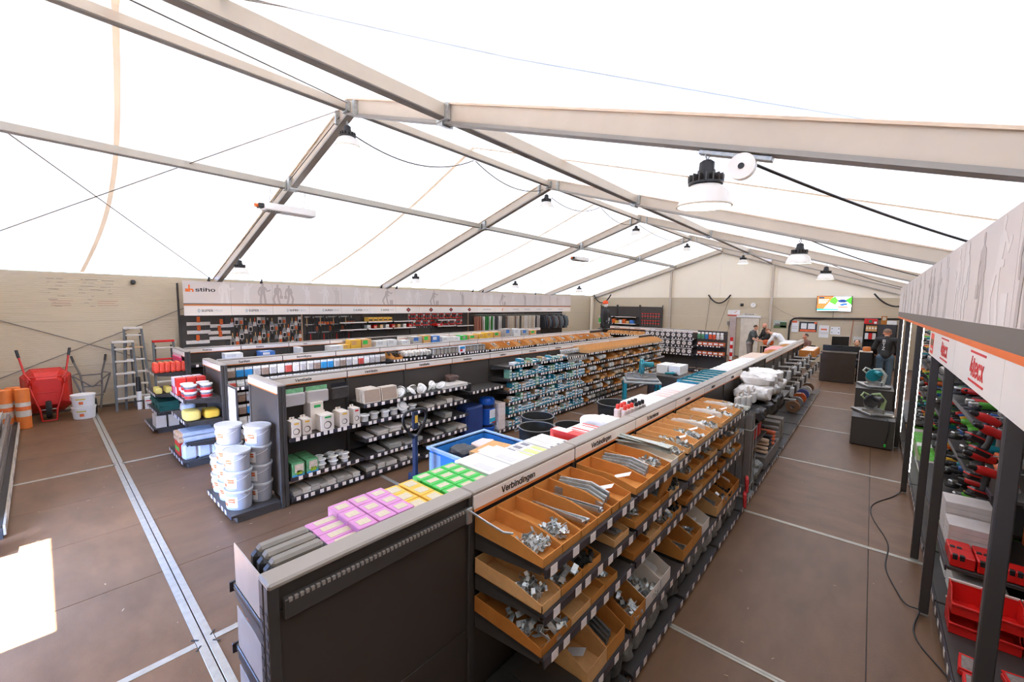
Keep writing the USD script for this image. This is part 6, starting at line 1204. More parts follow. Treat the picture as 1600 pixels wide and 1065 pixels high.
# ---------------------------------------------------------------- aisle side of the Verbindingen gondola, far bays
def far_side():
    r = random.Random(4); X0 = G1X
    for k in range(4): place('floor_profile', b_lathe([(0, 0), (.022, 0), (.022, 1.05), (0, 1.05)], prof_g, 8, ('tube',)), 'steel_tube', f'grey steel tube standing in the holder after the bins, {nth(k)} along', 'tube', (X0+.40, G1Y+5.14+.09*k, .101), ry=-2+k, group='standing steel tubes') if k < 0 else None
    t = thing('profile_holder', 'steel holder frame for upright profiles at the end of the bins', 'holder', (X0+.40, G1Y+5.55, .076)); obj('floor_plate', M().cbox(-.14, .14, -.16, .16, 0, .01, .002), steel, t)
    for z in (.16, .9): obj('hoop', M().tube([(-.13, -.15, z), (.13, -.15, z), (.13, .15, z), (-.13, .15, z), (-.13, -.15, z)], .007, 6), steel, t)
    for sx in (-.13, .13):
        for sy in (-.15, .15): obj('corner_rod', M().rod((sx, sy, .01), (sx, sy, .9), .006, 6), steel, t)
    for k in range(6): obj('steel_profile', M().prism([(-.034, -.03), (.034, -.03), (.034, .03), (.028, .03), (.028, -.024), (-.028, -.024), (-.028, .03), (-.034, .03)], 0, .98+.05*(k % 3), 'z').mv(X0+.32+.08*(k % 3), G1Y+5.47+.16*(k//3), .09), prof_g, label=f'upright grey steel profile in the holder, {nth(k % 3)} from the spine, {("near", "far")[k//3]} row', cat='profile', group='upright profiles in the holder')
    for k in range(10): obj('thin_rod', M().rod((X0+.06, G1Y+5.05+.035*k, 1.30+.01*(k % 3)), (X0+.50, G1Y+5.07+.035*k, 1.27+.012*(k % 2)), .006, 6), mat('rod_pale', (206, 206, 196), .3, .4), label=f'thin pale hook rod over the profile holder, {nth(k)} along', cat='hook rod', group='pale hook rods')
    # wire hangers with clear packs
    for k in range(8): place('clear_hang', b_hang(.14, .2, .05, mat('clear_pack', (214, 212, 208), .25, 0, .1, 20), cardw, 3), 'clear_packet', f'clear hanging packet over the profile holder, {nth(k)} along', 'packet', (X0+.30+.05*(k % 3), G1Y+5.6+.10*k, 1.40), 0, 'clear packets over the holder')
    for k in range(3): place('red_crate', lambda p: (obj('crate', M().cbox(-.16, .16, -.10, .10, 0, .30, .01), red, p), obj('grip_recess', M().cbox(.155, .164, -.05, .05, .21, .25, .003), black, p)), 'red_crate', f'red plastic crate on its end beneath the black sacks, {nth(k)} along', 'crate', (X0+.25, G1Y+6.15+.25*k, .60), 0, 'red crates under the sacks')
    obj('pack_shelf', M().cbox(X0+.06, X0+.50, G1Y+5.75, G1Y+8.9, .93, .96, .004), dark, label='anthracite shelf under the black sacks on the far Verbindingen side', cat='shelf'); obj('pack_shelf', M().cbox(X0+.06, X0+.45, G1Y+5.9, G1Y+7.0, .57, .595, .004), dark, label='anthracite shelf under the red crates on the far Verbindingen side', cat='shelf')
    bs = mat('black_sack', (58, 58, 60), .35, 0, .25, 10); 
    for k in range(4): place(f'black_sack_{k}', b_lump(.46, .42, .17, bs, 21+k, .05, sc=8), 'black_sack', f'shiny dark grey sack in the pile on the far Verbindingen side, {nth(k)} along', 'sack', (X0+.33, G1Y+6.05+.5*k, .962+.0), 0, 'dark sacks')
    ws = mat('white_sack', (216, 212, 208), .25, 0, .12, 14)
    for k in range(5): place(f'white_sack_{k}', b_lump(.46, .48, .17, ws, 31+k, .06, sc=7), 'white_sack', f'white plastic sack piled on the far Verbindingen side, {nth(k)} along', 'sack', (X0+.33, G1Y+(6.5, 7.05, 7.6, 6.8, 7.35)[k], (1.16, 1.16, 1.16, 1.33, 1.33)[k]), 0, 'white sacks')
    gl = [mat('glove_beige', (206, 176, 146), .7), mat('glove_dark', (56, 54, 58), .7), mat('glove_orange', (220, 110, 70), .7), mat('glove_grey', (136, 132, 130), .7)]
    def glove(mt):
        def fn(p): obj('cuff', soft_box(.16, .13, .05, 3, .008, 12), gl[1], p, smooth=50); obj('palm', soft_box(.26, .12, .05, 5, .01, 12).mv(.14, 0, 0), mt, p, smooth=50)
        return fn
    for k in range(16): place(f'glove_{k % 4}', glove(gl[k % 4]), 'work_glove', f'{("beige", "dark", "orange", "grey")[k % 4]} work glove pair in the stack on the deck, {nth(k % 4)} along, layer {nth(k//4)}', 'gloves', (X0+.25, G1Y+6.75+.28*(k % 4)+.02*(k//4), .30+.055*(k//4)), r.uniform(-8, 8), 'work gloves on the deck')
    obj('glove_box', M().cbox(X0+.08, X0+.52, G1Y+6.55, G1Y+7.8, .101, .295, .008), mat('glove_box_grey', (120, 116, 112), .6), label='grey box under the stacked work gloves', cat='box')
    for k in range(3): place(f'grey_bag_{k}', b_lump(.44, .34, .16, mat('grey_bag', (112, 114, 110), .3, 0, .3, 16), 41+k, .04), 'grey_bag', f'grey transparent bag on the deck before the glove stack, {nth(k)} along', 'bag', (X0+.30, G1Y+5.75+.28*k, .101), 0, 'grey bags on the deck')
    for k in range(2): place('drain_box', b_carton(.3, .22, .36, mat('grey_ribbed', (138, 130, 122), .5), (('r', .1, .9, .1, .9, beigepack),)), 'ribbed_box', f'grey-brown box on the deck past the gloves, {("near", "far")[k]}', 'box', (X0+.3, G1Y+8.3+.35*k, .101), 0, 'grey-brown boxes')
    # rolls and coils near the far end
    cols = [mat('roll_brown', (132, 96, 70), .5), mat('roll_steel', (150, 148, 146), .35, .5), oc, mat('roll_blue', (74, 86, 140), .5), mat('roll_white', (206, 200, 194), .5)]
    for k in range(6): place(f'coil_{k % 5}', b_lathe([(.05, 0), (.13, 0), (.14, .01), (.14, .09), (.13, .10), (.05, .10), (.05, 0)], cols[k % 5], 18, ('coil',)), 'wire_coil', f'{("brown", "steel", "orange", "blue", "white")[k % 5]} coil on the far deck of the Verbindingen side, {nth(k)} along', 'coil', (X0+.32, G1Y+11.0+.62*k, .221), 90, 'coils on the far deck', ry=90)
    for k in range(14): place(f'hang_steel_{k % 2}', b_hang(.15, .24, .06, (mat('hardware_blister', (190, 188, 186), .3, .2, .2, 40), mat('hang_dark', (76, 72, 70), .4, .2, .3, 30))[k % 2], cardw, k % 2), 'hanging_packet', f'{("silver", "dark")[k % 2]} hanging packet on the far Verbindingen side, {nth(k)} along', 'packet', (X0+.42, G1Y+9.2+.40*k, 1.36), 0, 'far hanging packets')
    for k in range(14): place(f'hang_steel_{k % 2}', None, 'hanging_packet', f'{("silver", "dark")[k % 2]} hanging packet lower on the far Verbindingen side, {nth(k)} along', 'packet', (X0+.48, G1Y+9.3+.40*k, 1.02), 0, 'far hanging packets')
    for k in range(14): place('bracket_long', lambda p: (obj('arm', M().prism([(0, 0), (.5, .02), (.5, .04), (.03, .03), (.03, .12), (0, .12)], -.02, .02, 'y').mv(0, 0, 0), mat('bracket_pale', (206, 204, 200), .35, .4), p),), 'shelf_bracket', f'long pale bracket jutting from the far Verbindingen side, {nth(k)} along', 'bracket', (X0+.06, G1Y+9.25+.4*k, .70+.5*(k % 2)), 0, 'long pale brackets')
    for k in range(5): place('orange_lid_box', b_carton(.34, .34, .2, mat('orange_carton', (224, 96, 34), .5) if k else kraft3, (('t', .1, .9, .1, .9, white),)), 'carton', f'orange carton on the far end of the Verbindingen gondola, {nth(k)} along', 'carton', (X0+.33, G1Y+13.2+.38*k-.1, 1.20), 0, 'orange cartons on the far end') if k < 4 else None
    obj('end_shelf', M().cbox(X0+.06, X0+.52, G1Y+12.9, G1Y+14.6, 1.165, 1.195, .004), dark, label='anthracite shelf carrying the orange cartons at the far end', cat='shelf')
far_side()
# ---------------------------------------------------------------- back gondola facing the camera, and shelving on the gable
gH = gondola('shelving_gondola', 'back gondola across the tent with disc packs and gloves', (-8.9, 17.0, 0), 4.85, [.95]*4+[1.05], 1.60, [[(1.28, .42), (.98, .42), (.66, .42)]]*4+[[(1.05, .42), (.7, .42)]], None, rz=-90, signs=['IJzerwaren']*2+['Gereedschap', '', None], depth=.45, tag_gap=.12, cat='shelving')
dcol = mat('disc_card', (62, 56, 54), .5); dd = mat('disc_pale', (216, 206, 200), .5)
for row, z in enumerate((1.28, .98, .66)):
    for k in range(9): place('disc_pack', b_disc_pack(.19, .24, dcol, dd), 'disc_pack', f'dark disc pack on the back gondola, {nth(row)} shelf, {nth(k)} from the left', 'disc pack', (-7.0+.215*k, 16.60, z), -90, 'disc packs on the back gondola')
    for k in range(8): place('bin_far_20_kraft2', b_bin(.2, .36, .14, kraft2), 'cardboard_bin', f'cardboard bin on the back gondola, {nth(row)} shelf, {nth(k)} from the left', 'bin', (-8.76+.212*k, 16.78, z), -90, 'bins on the back gondola')
gcol = [mat('glove_green', (90, 150, 110), .7), mat('glove_blue', (50, 130, 190), .7), mat('glove_red_orange', (226, 92, 50), .7), mat('glove_white', (214, 210, 206), .7)]
for k, c in enumerate((0, 0, 1, 2, 2, 3, 3)): place(f'hang_glove_{c}', lambda p, c=c: (obj('cuff', M().cbox(-.02, .02, -.05, .05, -.08, 0, .012), white, p), obj('palm', M().cbox(-.02, .02, -.055, .055, -.18, -.08, .018), gcol[c], p), *[obj('finger', M().tube([(0, -.042+.028*j, -.17), (0, -.046+.031*j, -.27+.015*abs(j-1.5))], .013, 7), gcol[c], p) for j in range(4)]), 'hanging_gloves', f'{("green", "blue", "red-orange", "white")[c]} gloves hanging on the back gondola, {nth(k)} from the left', 'gloves', (-4.98+.135*k, 16.70, 1.55), -90, 'hanging gloves')
for z in (1.05, .7):
    for k in range(5): place('amber_box', b_carton(.24, .17, .12, kraft2 if k % 2 else oc, (('f', .1, .9, .3, .8, white),)), 'carton', f'{"brown" if k % 2 else "orange"} carton under the hanging gloves, {"upper" if z > 1 else "lower"} shelf, {nth(k)} along', 'carton', (-4.92+.19*k, 16.76, z), -90, 'cartons under the gloves')
t = thing('striped_post', 'red and white striped post right of the hanging gloves', 'post', (-3.88, 16.9, 0))
for k in range(10): obj('band', M().lathe([(0, 0), (.05, 0), (.05, .14), (0, .14)], 12).mv(0, 0, .14*k), red if k % 2 else white, t)
t = thing('mannequin', 'mannequin torso in black work jacket and orange beanie on the gondola end', 'mannequin', (-8.2, 15.18, 1.553)); jk = mat('jacket_black', (34, 32, 32), .7, 0, .15, 10)
obj('stand_block', M().cbox(-.22, .22, -.22, .22, 0, .03, .01), dark, t)
body = M().lathe([(0, .03), (.14, .03), (.17, .15), (.16, .32), (.20, .62), (.21, .72), (.14, .80), (.06, .84), (.055, .90), (0, .90)], 20, sx=.75, sy=1.15); obj('jacket', wobble(body, .012, 9, 3), jk, t, smooth=60)
for s in (-1, 1): obj('sleeve', M().tube([(0, s*.20, .74), (.02, s*.30, .58), (.05, s*.34, .32), (.10, s*.33, .14)], [.075, .065, .058, .05], 10), jk, t, smooth=60); obj('pocket_flap', M().cbox(.125, .135, s*.10-.05, s*.10+.05, .30, .36, .004), mat('jacket_grey', (96, 94, 92), .7), t)
obj('head', M().ball((.01, 0, .99), .10, 2, (1, .82, 1.2)), mat('mannequin_white', (220, 214, 206), .4), t, smooth=60); obj('beanie', M().lathe([(.108, 0), (.115, .02), (.11, .07), (.07, .13), (0, .15)], 18).mv(.0, 0, 1.02), mat('beanie_orange', (232, 84, 32), .8), t, smooth=50)
for k in range(2): obj('white_tag', M().box(.165, .167, -.06+.1*k, -.03+.1*k, .35, .47), white, t)
def gable_shelf():
    for i, (x0, x1, l) in enumerate(((-12.75, -11.68, 'left of the corner door gap'), (-10.2, -8.9, 'with red-handled tools'), (-11.62, -10.25, 'behind the mannequin'))):
        t = thing('gable_shelving', f'tall dark shelving on the back gable {l}', 'shelving', (x0, Y1-.1, 0)); w = x1-x0
        for x in (0, w): obj('upright', M().cbox(x-.02, x+.02, -.06, 0, 0, 2.55, .004), dark, t)
        for z0, z1 in ((.1, 1.3), (1.3, 2.45)): obj('back_panel', M().cbox(.02, w-.02, -.04, -.01, z0, z1, .003), dark2, t)
        for z in (1.1, 1.45, 1.85) if i != 1 else (1.1,): s = obj('shelf', M().cbox(.02, w-.02, -.45, -.04, z-.025, z, .003), dark, t); obj('price_rail', M().cbox(.02, w-.02, -.463, -.451, z-.035, z+.003, .002), tagm, s)
        obj('base_deck', M().cbox(.02, w-.02, -.5, -.04, 0, .1, .003), dark, t)
gable_shelf()
for k in range(14): place('gable_red_tool', b_tool('clamp', rc, bright), 'clamp', f'red-handled tool hanging on the back gable shelving, {nth(k % 7)} along, {("upper", "lower")[k//7]} row', 'tool', (-10.05+.16*(k % 7), Y1-.145, 2.05-.4*(k//7)), -90, 'red-handled tools on the gable')
gp = [yellow, white, oc, kraft2, mat('blue_lid_box', (70, 120, 190), .5), green]
for k in range(10): place(f'gable_carton_{k % 6}', b_carton(.26, .2, .16+.05*(k % 3), gp[k % 6]), 'carton', f'{("yellow", "white", "orange", "brown", "blue", "green")[k % 6]} carton on the back gable shelving, {nth(k)} along', 'carton', (-11.5+.23*(k % 5) if k < 5 else -12.6+.3*(k-5), Y1-.36, 1.45), -90, 'cartons on the gable shelving')
# ---------------------------------------------------------------- back wall: door, signs, screen, notices
t = thing('back_door', 'pale back door with white lintel and grey post', 'door', (-5.0, Y1-.01, 0)); obj('door_leaf', M().cbox(.05, .85, -.05, -.01, .01, 1.98, .004), mat('door_cream', (212, 200, 182), .5), t); obj('frame_post', M().cbox(-.42, -.14, -.18, -.02, 0, 2.0, .01), mat('door_post', (176, 158, 150), .5), t); obj('lintel', M().cbox(-.15, .92, -.08, -.01, 2.0, 2.10, .006), white, t); obj('door_handle', M().rod((.75, -.07, 1.02), (.63, -.07, 1.02), .012, 8), steel, t)
def wallsign(name, label, x0, x1, z0, z1, base, parts, cat='sign'):
    t = thing(name, label, cat, (x0, Y1-.012, z0)); w, h = x1-x0, z1-z0; obj('sheet', M().box(0, w, -.004, 0, 0, h), base, t)
    for a, b, c, d, mt in parts: obj('printed_area', M().box(a*w, b*w, -.0055, -.004, c*h, d*h), mt, t)
    return t
ws_ = wallsign('wall_sign', 'white sign with red bar and orange swoosh above the back door post', -5.58, -5.02, 2.06, 2.36, white, ((0, 1, .0, .2, mat('sign_red', (200, 60, 40), .5)),)); obj('logo_mark', M().prism([(.30, .12), (.42, .22), (.44, .26), (.34, .2)], -.006, -.0045, 'y'), orange, ws_)
ss = wallsign('door_sign', 'narrow pale sign with dark lettering over the back door', -4.95, -4.25, 2.11, 2.21, mat('sign_pale', (206, 196, 182), .5), ()); lettering(ss, 'MAGAZIJN', .055, (.35, -.0045, .022), (1, 0, 0), (0, -1, 0), ink)
t = thing('wall_phone', 'small grey wall phone left of the back door', 'telephone', (-5.52, Y1-.02, 1.68)); obj('body', M().cbox(-.05, .05, -.05, 0, -.08, .1, .01), mat('phone_grey', (120, 116, 112), .5), t); obj('cord', M().tube(spline([(0, -.03, -.08), (.03, -.04, -.3), (-.08, -.04, -.5), (-.12, -.03, -.75)], 20), .008, 5), mat('phone_grey', (120, 116, 112), .5), t)
t = thing('wall_clock', 'small round white clock under the middle hose loop', 'clock', (-4.45, Y1-.02, 2.62)); obj('face', M().lathe([(0, 0), (.11, 0), (.12, .02), (0, .02)], 20).rot('x', 90), white, t); obj('hand', M().box(-.004, .004, -.026, -.022, 0, .08), black, t)
t = thing('wall_camera', 'small black dome camera on the back wall by the clock', 'camera', (-4.95, Y1-.02, 2.62)); obj('dome', M().ball((0, -.05, 0), .06, 1), black, t); obj('mount', M().cbox(-.07, .07, -.04, 0, -.07, .07, .01), black, t)
t = thing('wall_screen', 'flat screen on the back wall showing an orange, white and green advert', 'screen', (-1.31, Y1-.02, 2.37))
obj('bezel', M().cbox(-.62, .62, -.06, 0, 0, .69, .008), black, t); k_ = .85
def scr(name, poly, c, o): obj(name, M().prism(Polygon(poly), -.061-o, -.0605-o+.0003, 'y'), emit('screen_'+'_'.join(map(str, c)), c, k_), t)
scr('screen_field', [(-.6, .02), (.6, .02), (.6, .67), (-.6, .67)], (236, 238, 240), 0); scr('screen_orange', [(-.6, .12), (-.36, .12), (-.02, .67), (-.6, .67)], (236, 112, 62), .0008); scr('screen_bar', [(-.6, .06), (.15, .06), (.15, .12), (-.6, .12)], (48, 160, 208), .0008)
for c, p in (((88, 176, 60), [(-.12, .56), (.02, .66), (.14, .48), (.04, .30), (-.16, .42)]), ((70, 150, 50), [(.38, .50), (.6, .67), (.6, .30)]), ((40, 60, 110), [(.10, .50), (.30, .54), (.50, .48), (.36, .40), (.16, .42)]), ((56, 90, 160), [(.20, .34), (.46, .38), (.44, .30), (.24, .26)]), ((220, 110, 80), [(.14, .22), (.50, .24), (.46, .19), (.18, .17)]), ((48, 62, 88), [(-.55, .58), (-.36, .58), (-.36, .64), (-.55, .64)])): scr('screen_shape', p, c, .0014)
for k in range(3): scr('screen_text', [(-.55, .50-.07*k), (-.18-.05*k, .50-.07*k), (-.18-.05*k, .54-.07*k), (-.55, .54-.07*k)], (248, 244, 240), .002)
obj('power_lead', M().rod((0, -.02, 0), (0, -.02, -.3), .008, 5), black, t)
org_ = mat('notice_orange', (226, 96, 48), .5); gr_ = mat('notice_grey', (190, 186, 182), .5)
wallsign('photo_print', 'small landscape photo with dark green right half on the back wall', -3.54, -3.02, 1.54, 1.9, mat('photo_sky', (176, 186, 176), .5), ((0, 1, 0, .35, mat('photo_field', (96, 120, 76), .5)), (.1, .5, .3, .6, mat('photo_house', (120, 112, 108), .5)), (.5, 1, .1, .8, mat('photo_trees', (54, 84, 44), .5))), 'picture')
wallsign('notice', 'white notice with orange heading, left of the black calendar', -2.82, -2.56, 1.38, 1.92, white, ((.05, .8, .82, .98, org_), (.1, .9, .3, .36, gr_), (.1, .9, .45, .5, gr_)), 'notice')
wb = wallsign('wall_calendar', 'black and orange calendar board on the back wall', -2.52, -1.86, 1.42, 1.88, black, ((.1, .42, .3, .85, white), (.5, .9, .3, .85, white), (.05, .95, .02, .24, org_), (.84, .98, .8, 1, org_)), 'calendar')
wallsign('notice', 'white notice with orange stripe right of the black calendar', -1.78, -1.42, 1.2, 1.75, white, ((.2, .8, .6, .72, org_), (.05, .95, .3, .34, gr_), (.05, .95, .4, .44, gr_)), 'notice'); wallsign('notice', 'small white notice nearest the cabinet on the back wall', -1.36, -1.02, 1.36, 1.7, white, ((.1, .2, .2, .3, ink), (.8, .9, .2, .3, ink), (.1, .2, .7, .8, ink), (.8, .9, .7, .8, ink)), 'notice')
wallsign('notice', 'blank white sheet low on the wall behind the desk', -.55, -.25, 1.05, 1.32, white, ((.1, .9, .4, .5, gr_),), 'notice')
obj('red_conduit', M().rod((-.60, Y1-.03, 2.02), (-.66, Y1-.03, .95), .015, 6), mat('conduit_red', (190, 120, 96), .5), label='slim reddish conduit down the wall behind the desk', cat='conduit')
# ---------------------------------------------------------------- cabinet and counter
t = thing('black_cabinet', 'black open cabinet on the back wall at the right', 'cabinet', (-.22, Y1-.48, 0)); W_ = 1.0
for x in (0, W_): obj('side', M().cbox(x-.02, x+.02, 0, .42, 0, 1.88, .004), black, t)
for z in (.1, .7, 1.25, 1.58, 1.86): obj('shelf', M().cbox(.02, W_-.02, 0, .42, z-.02, z, .003), black, t)
obj('back', M().box(.02, W_-.02, .40, .42, .1, 1.86), black, t); obj('door', M().cbox(.42, W_-.02, -.02, 0, .1, 1.84, .004), mat('cabinet_door', (56, 54, 54), .35), t)
for k in range(4): place('binder_brown', b_carton(.3, .085, .24, kraft2, (('f', .2, .8, .4, .7, white),)), 'binder', f'brown binder in the black cabinet, {nth(k)} from the left', 'binder', (-.13+.09*k, Y1-.3, 1.58), -90, 'brown binders')
for k in range(3): place(f'cab_box_{k}', b_carton(.28, .11, .26, (white, red, cardw)[k]), 'binder', f'{("white", "red", "grey")[k]} folder in the black cabinet, lower shelf', 'binder', (-.13+.12*k, Y1-.3, 1.25), -90)
place('red_first_aid', b_carton(.26, .42, .22, red, (('f', .35, .6, .25, .75, mat('dark_green_mark', (50, 110, 80), .5)), ('f', .75, .95, .1, .5, white))), 'red_box', 'red box with dark green mark on top of the black cabinet', 'box', (-.03, Y1-.27, 1.88), -90); place('trophy_box', b_carton(.2, .18, .34, kraft3, (('f', .2, .8, .5, .9, beige),)), 'brown_box', 'brown upright box beside the red one on the cabinet', 'box', (.38, Y1-.27, 1.88), -90); place('white_device', b_carton(.2, .3, .16, white), 'white_box', 'white box at the right end of the cabinet top', 'box', (.62, Y1-.27, 1.88), -90)
cm_ = mat('counter_brown', (56, 44, 34), .4, 0, .2, 4)
t = thing('counter', 'dark brown service counter at the end of the right aisle', 'counter', (-1.26, 17.8, 0)); obj('front_panel', M().cbox(0, .95, 0, .03, .02, 1.0, .004), cm_, t); obj('side_panel', M().cbox(0, .03, .03, 1.6, .02, 1.0, .004), cm_, t); obj('worktop', M().cbox(-.01, .97, -.01, .62, 1.0, 1.03, .004), mat('counter_top', (74, 62, 52), .35), t); obj('foot', M().box(.02, .93, .01, .5, 0, .02), black, t)
t = thing('desk', 'dark desk behind the service counter', 'desk', (-1.15, 18.45, 0)); obj('monitor_riser', M().cbox(.15, .55, .38, .62, .75, 1.045, .01), black, t); obj('desk_top', M().cbox(-.1, .9, 0, .7, .72, .75, .004), cm_, t)
for x in (-.07, .87):
    for y in (.04, .66): obj('leg', M().box(x-.02, x+.02, y-.02, y+.02, 0, .72), black, t)
def b_monitor(p):
    obj('screen_back', M().cbox(-.03, .01, -.27, .27, .12, .46, .01), black, p); obj('neck', M().cbox(-.02, .02, -.03, .03, .0, .2, .004), black, p); obj('stand', M().cbox(-.09, .09, -.12, .12, 0, .012, .004), black, p)
for k, (x, y, z, rz) in enumerate(((-1.0, 18.62, .75, -90), (-.50, 18.62, .75, -95), (-.80, 18.95, 1.05, -60))): place('monitor', b_monitor, 'monitor', ('black monitor at the left of the service counter', 'black monitor at the right of the service counter', 'raised monitor on the desk behind the counter')[k], 'monitor', (x, y, z), rz)
t = thing('black_tower', 'tall black cabinet with pale edge beside the service counter', 'cabinet', (-.22, 16.95, 0)); obj('body', M().cbox(0, .30, 0, .5, .02, 1.16, .006), black, t); obj('edge_left', M().cbox(-.015, 0, -.005, .5, 0, 1.18, .003), mat('edge_pale', (190, 178, 166), .5), t); obj('top', M().cbox(-.015, .31, -.005, .5, 1.16, 1.185, .003), mat('edge_pale', (190, 178, 166), .5), t); obj('logo_mark', M().box(.12, .18, -.002, 0, .62, .65), steel, t); obj('foot', M().box(.02, .28, .02, .48, 0, .02), black, t)
place('orange_jar', b_lathe([(0, 0), (.09, 0), (.11, .06), (.09, .14), (0, .15)], mat('amber', (206, 120, 60), .3), 14, ('jar',)), 'orange_bowl', 'amber bowl on the tall black cabinet', 'bowl', (-.06, 17.2, 1.186))
# ---------------------------------------------------------------- display plinths in the right aisle
for k, (y, h, d) in enumerate(((9.92, .53, 1.0), (11.35, .86, .9), (12.6, .5, .7))):
    t = thing('display_plinth', ('low anthracite plinth nearest in the right aisle', 'tall anthracite plinth second in the right aisle', 'anthracite plinth farthest in the right aisle')[k], 'plinth', (.14, y, 0)); obj('body', M().cbox(-.30, .30, 0, d, .015, h-.02, .004), dark2, t); obj('top', M().cbox(-.305, .305, -.005, d+.005, h-.02, h, .004), dark, t); obj('foot', M().box(-.28, .28, .03, d-.03, 0, .015), black, t)
saw_bench('mitre_saw', 'black and green mitre saw on the low plinth', (.12, 10.45, .5315), -60, mat('saw_black', (52, 50, 52), .4), mat('saw_lime_grey', (150, 170, 120), .4), False)
saw_bench('mitre_saw', 'teal mitre saw on the tall plinth', (.12, 11.8, .8615), -70, tealt, mat('saw_pale', (196, 200, 190), .4), False)
cab('black power lead hanging from the mitre saw down the low plinth', spline([(.30, 10.1, .56), (.34, 9.93, .54), (.36, 9.90, .40), (.34, 9.90, .2), (.33, 9.895, .10)], 24), .009)
obj('lead_plug', M().cbox(.315, .345, 9.86, 9.90, .06, .11, .006), mat('plug_green', (50, 190, 60), .5), label='bright green plug at the end of the mitre saw lead', cat='plug')
# ---------------------------------------------------------------- people
from manifold3d import Manifold
def _sph(c, r): return Manifold.sphere(float(r), 16).translate([float(v) for v in c])
def _bones(J, B, grow=0.0):
    return [Manifold.batch_hull([_sph(J[a], R[0]+grow), _sph(J[b], R[1]+grow)]) for a, b, *R in B]
def _smooth(ms, L=.03, it=8):
    m = Manifold.batch_boolean(ms, __import__('manifold3d').OpType.Add) if len(ms) > 1 else ms[0]
    g = m.refine_to_length(L).to_mesh(); t = trimesh.Trimesh(g.vert_properties[:, :3], g.tri_verts, process=True); trimesh.smoothing.filter_taubin(t, iterations=it); return t
def person(label, loc, rz, h, skin, shirt, trousers, hair, J, sleeve='short', hairstyle='short', group=None, extra=None):
    s = h/1.78; t = thing('person', label, 'person', loc, rz, group)
    J = {k: np.array(v, float)*s for k, v in J.items()}; mid = lambda a, b, f: J[a]+(J[b]-J[a])*f
    hd = J['head']; up = hd-J['neck']; up /= np.linalg.norm(up); fw = np.array(J.get('look', np.array([1, 0, 0])), float); fw = fw-up*np.dot(fw, up); fw /= np.linalg.norm(fw); sd = np.cross(up, fw)
    J['crown'] = hd+up*.045*s; J['jaw'] = hd-up*.065*s+fw*.02*s; J['brow'] = hd+fw*.018*s
    J['chestf'] = J['chest']; B = [('hipl', 'hipr', .105*s, .105*s), ('pelvis', 'waist', .125*s, .115*s), ('waist', 'chest', .115*s, .135*s), ('shl', 'shr', .075*s, .075*s), ('chest', 'neckb', .125*s, .07*s), ('neckb', 'neck', .058*s, .054*s), ('neck', 'jaw', .05*s, .058*s), ('crown', 'jaw', .088*s, .058*s), ('brow', 'jaw', .082*s, .052*s), ('crown', 'brow', .088*s, .082*s)]
    for e in 'lr':
        B += [('hip'+e, 'kn'+e, .088*s, .060*s), ('kn'+e, 'an'+e, .058*s, .042*s), ('sh'+e, 'el'+e, .058*s, .044*s), ('el'+e, 'wr'+e, .043*s, .030*s)]
        J['toe'+e] = J['an'+e]+np.array([.16, 0, -.045])*s; B.append(('an'+e, 'toe'+e, .042*s, .034*s))
    ms = _bones(J, B)
    n0 = hd+fw*.095*s-up*.018*s; ms.append(Manifold.batch_hull([_sph(hd+fw*.085*s+up*.02*s, .010*s), _sph(n0+fw*.014*s-up*.012*s, .015*s)]))
    for e in (-1, 1): ms.append(Manifold.batch_hull([_sph(hd+sd*e*.084*s+up*.012*s, .014*s), _sph(hd+sd*e*.088*s-up*.026*s, .010*s)]))
    for e, sg in (('l', 1), ('r', -1)):                          # palm, four fingers of unequal length and a thumb from its side
        w = J['wr'+e]; d = w-J['el'+e]; d /= np.linalg.norm(d); n = np.cross(d, [0, 0, 1.0]); n = n/np.linalg.norm(n) if np.linalg.norm(n) > .2 else np.array([0, 1.0, 0]); q = np.cross(n, d)
        pc = w+d*.075*s; ms.append(Manifold.batch_hull([_sph(w+n*.012*s, .022*s), _sph(w-n*.012*s, .022*s), _sph(pc+n*.030*s, .013*s), _sph(pc-n*.030*s, .013*s)]))
        for j, L in enumerate((.062, .074, .070, .054)):
            b = pc+n*(.033-.022*j)*s; k1 = b+(d*.8-q*.35)*L*.55*s; k2 = k1+(d*.45-q*.8)*L*.5*s; ms.append(Manifold.batch_hull([_sph(b, .0095*s), _sph(k1, .0088*s)])); ms.append(Manifold.batch_hull([_sph(k1, .0088*s), _sph(k2, .0075*s)]))
        b = w+d*.025*s+n*.024*s*sg; k1 = b+(d*.6+n*.7*sg-q*.2)*.038*s; ms.append(Manifold.batch_hull([_sph(b, .012*s), _sph(k1, .0095*s)])); ms.append(Manifold.batch_hull([_sph(k1, .0095*s), _sph(k1+(d*.9-q*.3)*.03*s, .008*s)]))
    b = _smooth(ms, .022*s, 4); obj('body', M().mesh(b), skin, t, smooth=60)
    g = .014*s; B2 = [(a, c, r1, r2) for a, c, r1, r2 in B if (a, c) in (('waist', 'chest'), ('shl', 'shr'), ('chest', 'neckb'))]+[('pelvis', 'waist', .135*s, .118*s)]
    for e in 'lr':
        if sleeve == 'long': J['cuff'+e] = mid('el'+e, 'wr'+e, .93); B2 += [('sh'+e, 'el'+e, .060*s, .050*s), ('el'+e, 'cuff'+e, .050*s, .040*s)]
        else: J['cuff'+e] = mid('sh'+e, 'el'+e, .62); B2.append(('sh'+e, 'cuff'+e, .062*s, .056*s))
    obj('shirt' if sleeve == 'short' else 'jacket', M().mesh(_smooth(_bones(J, B2, g), .035*s, 6)), shirt, t, smooth=60)
    B3 = [('hipl', 'hipr', .108*s, .108*s), ('hipl', 'pelvis', .108*s, .118*s)]
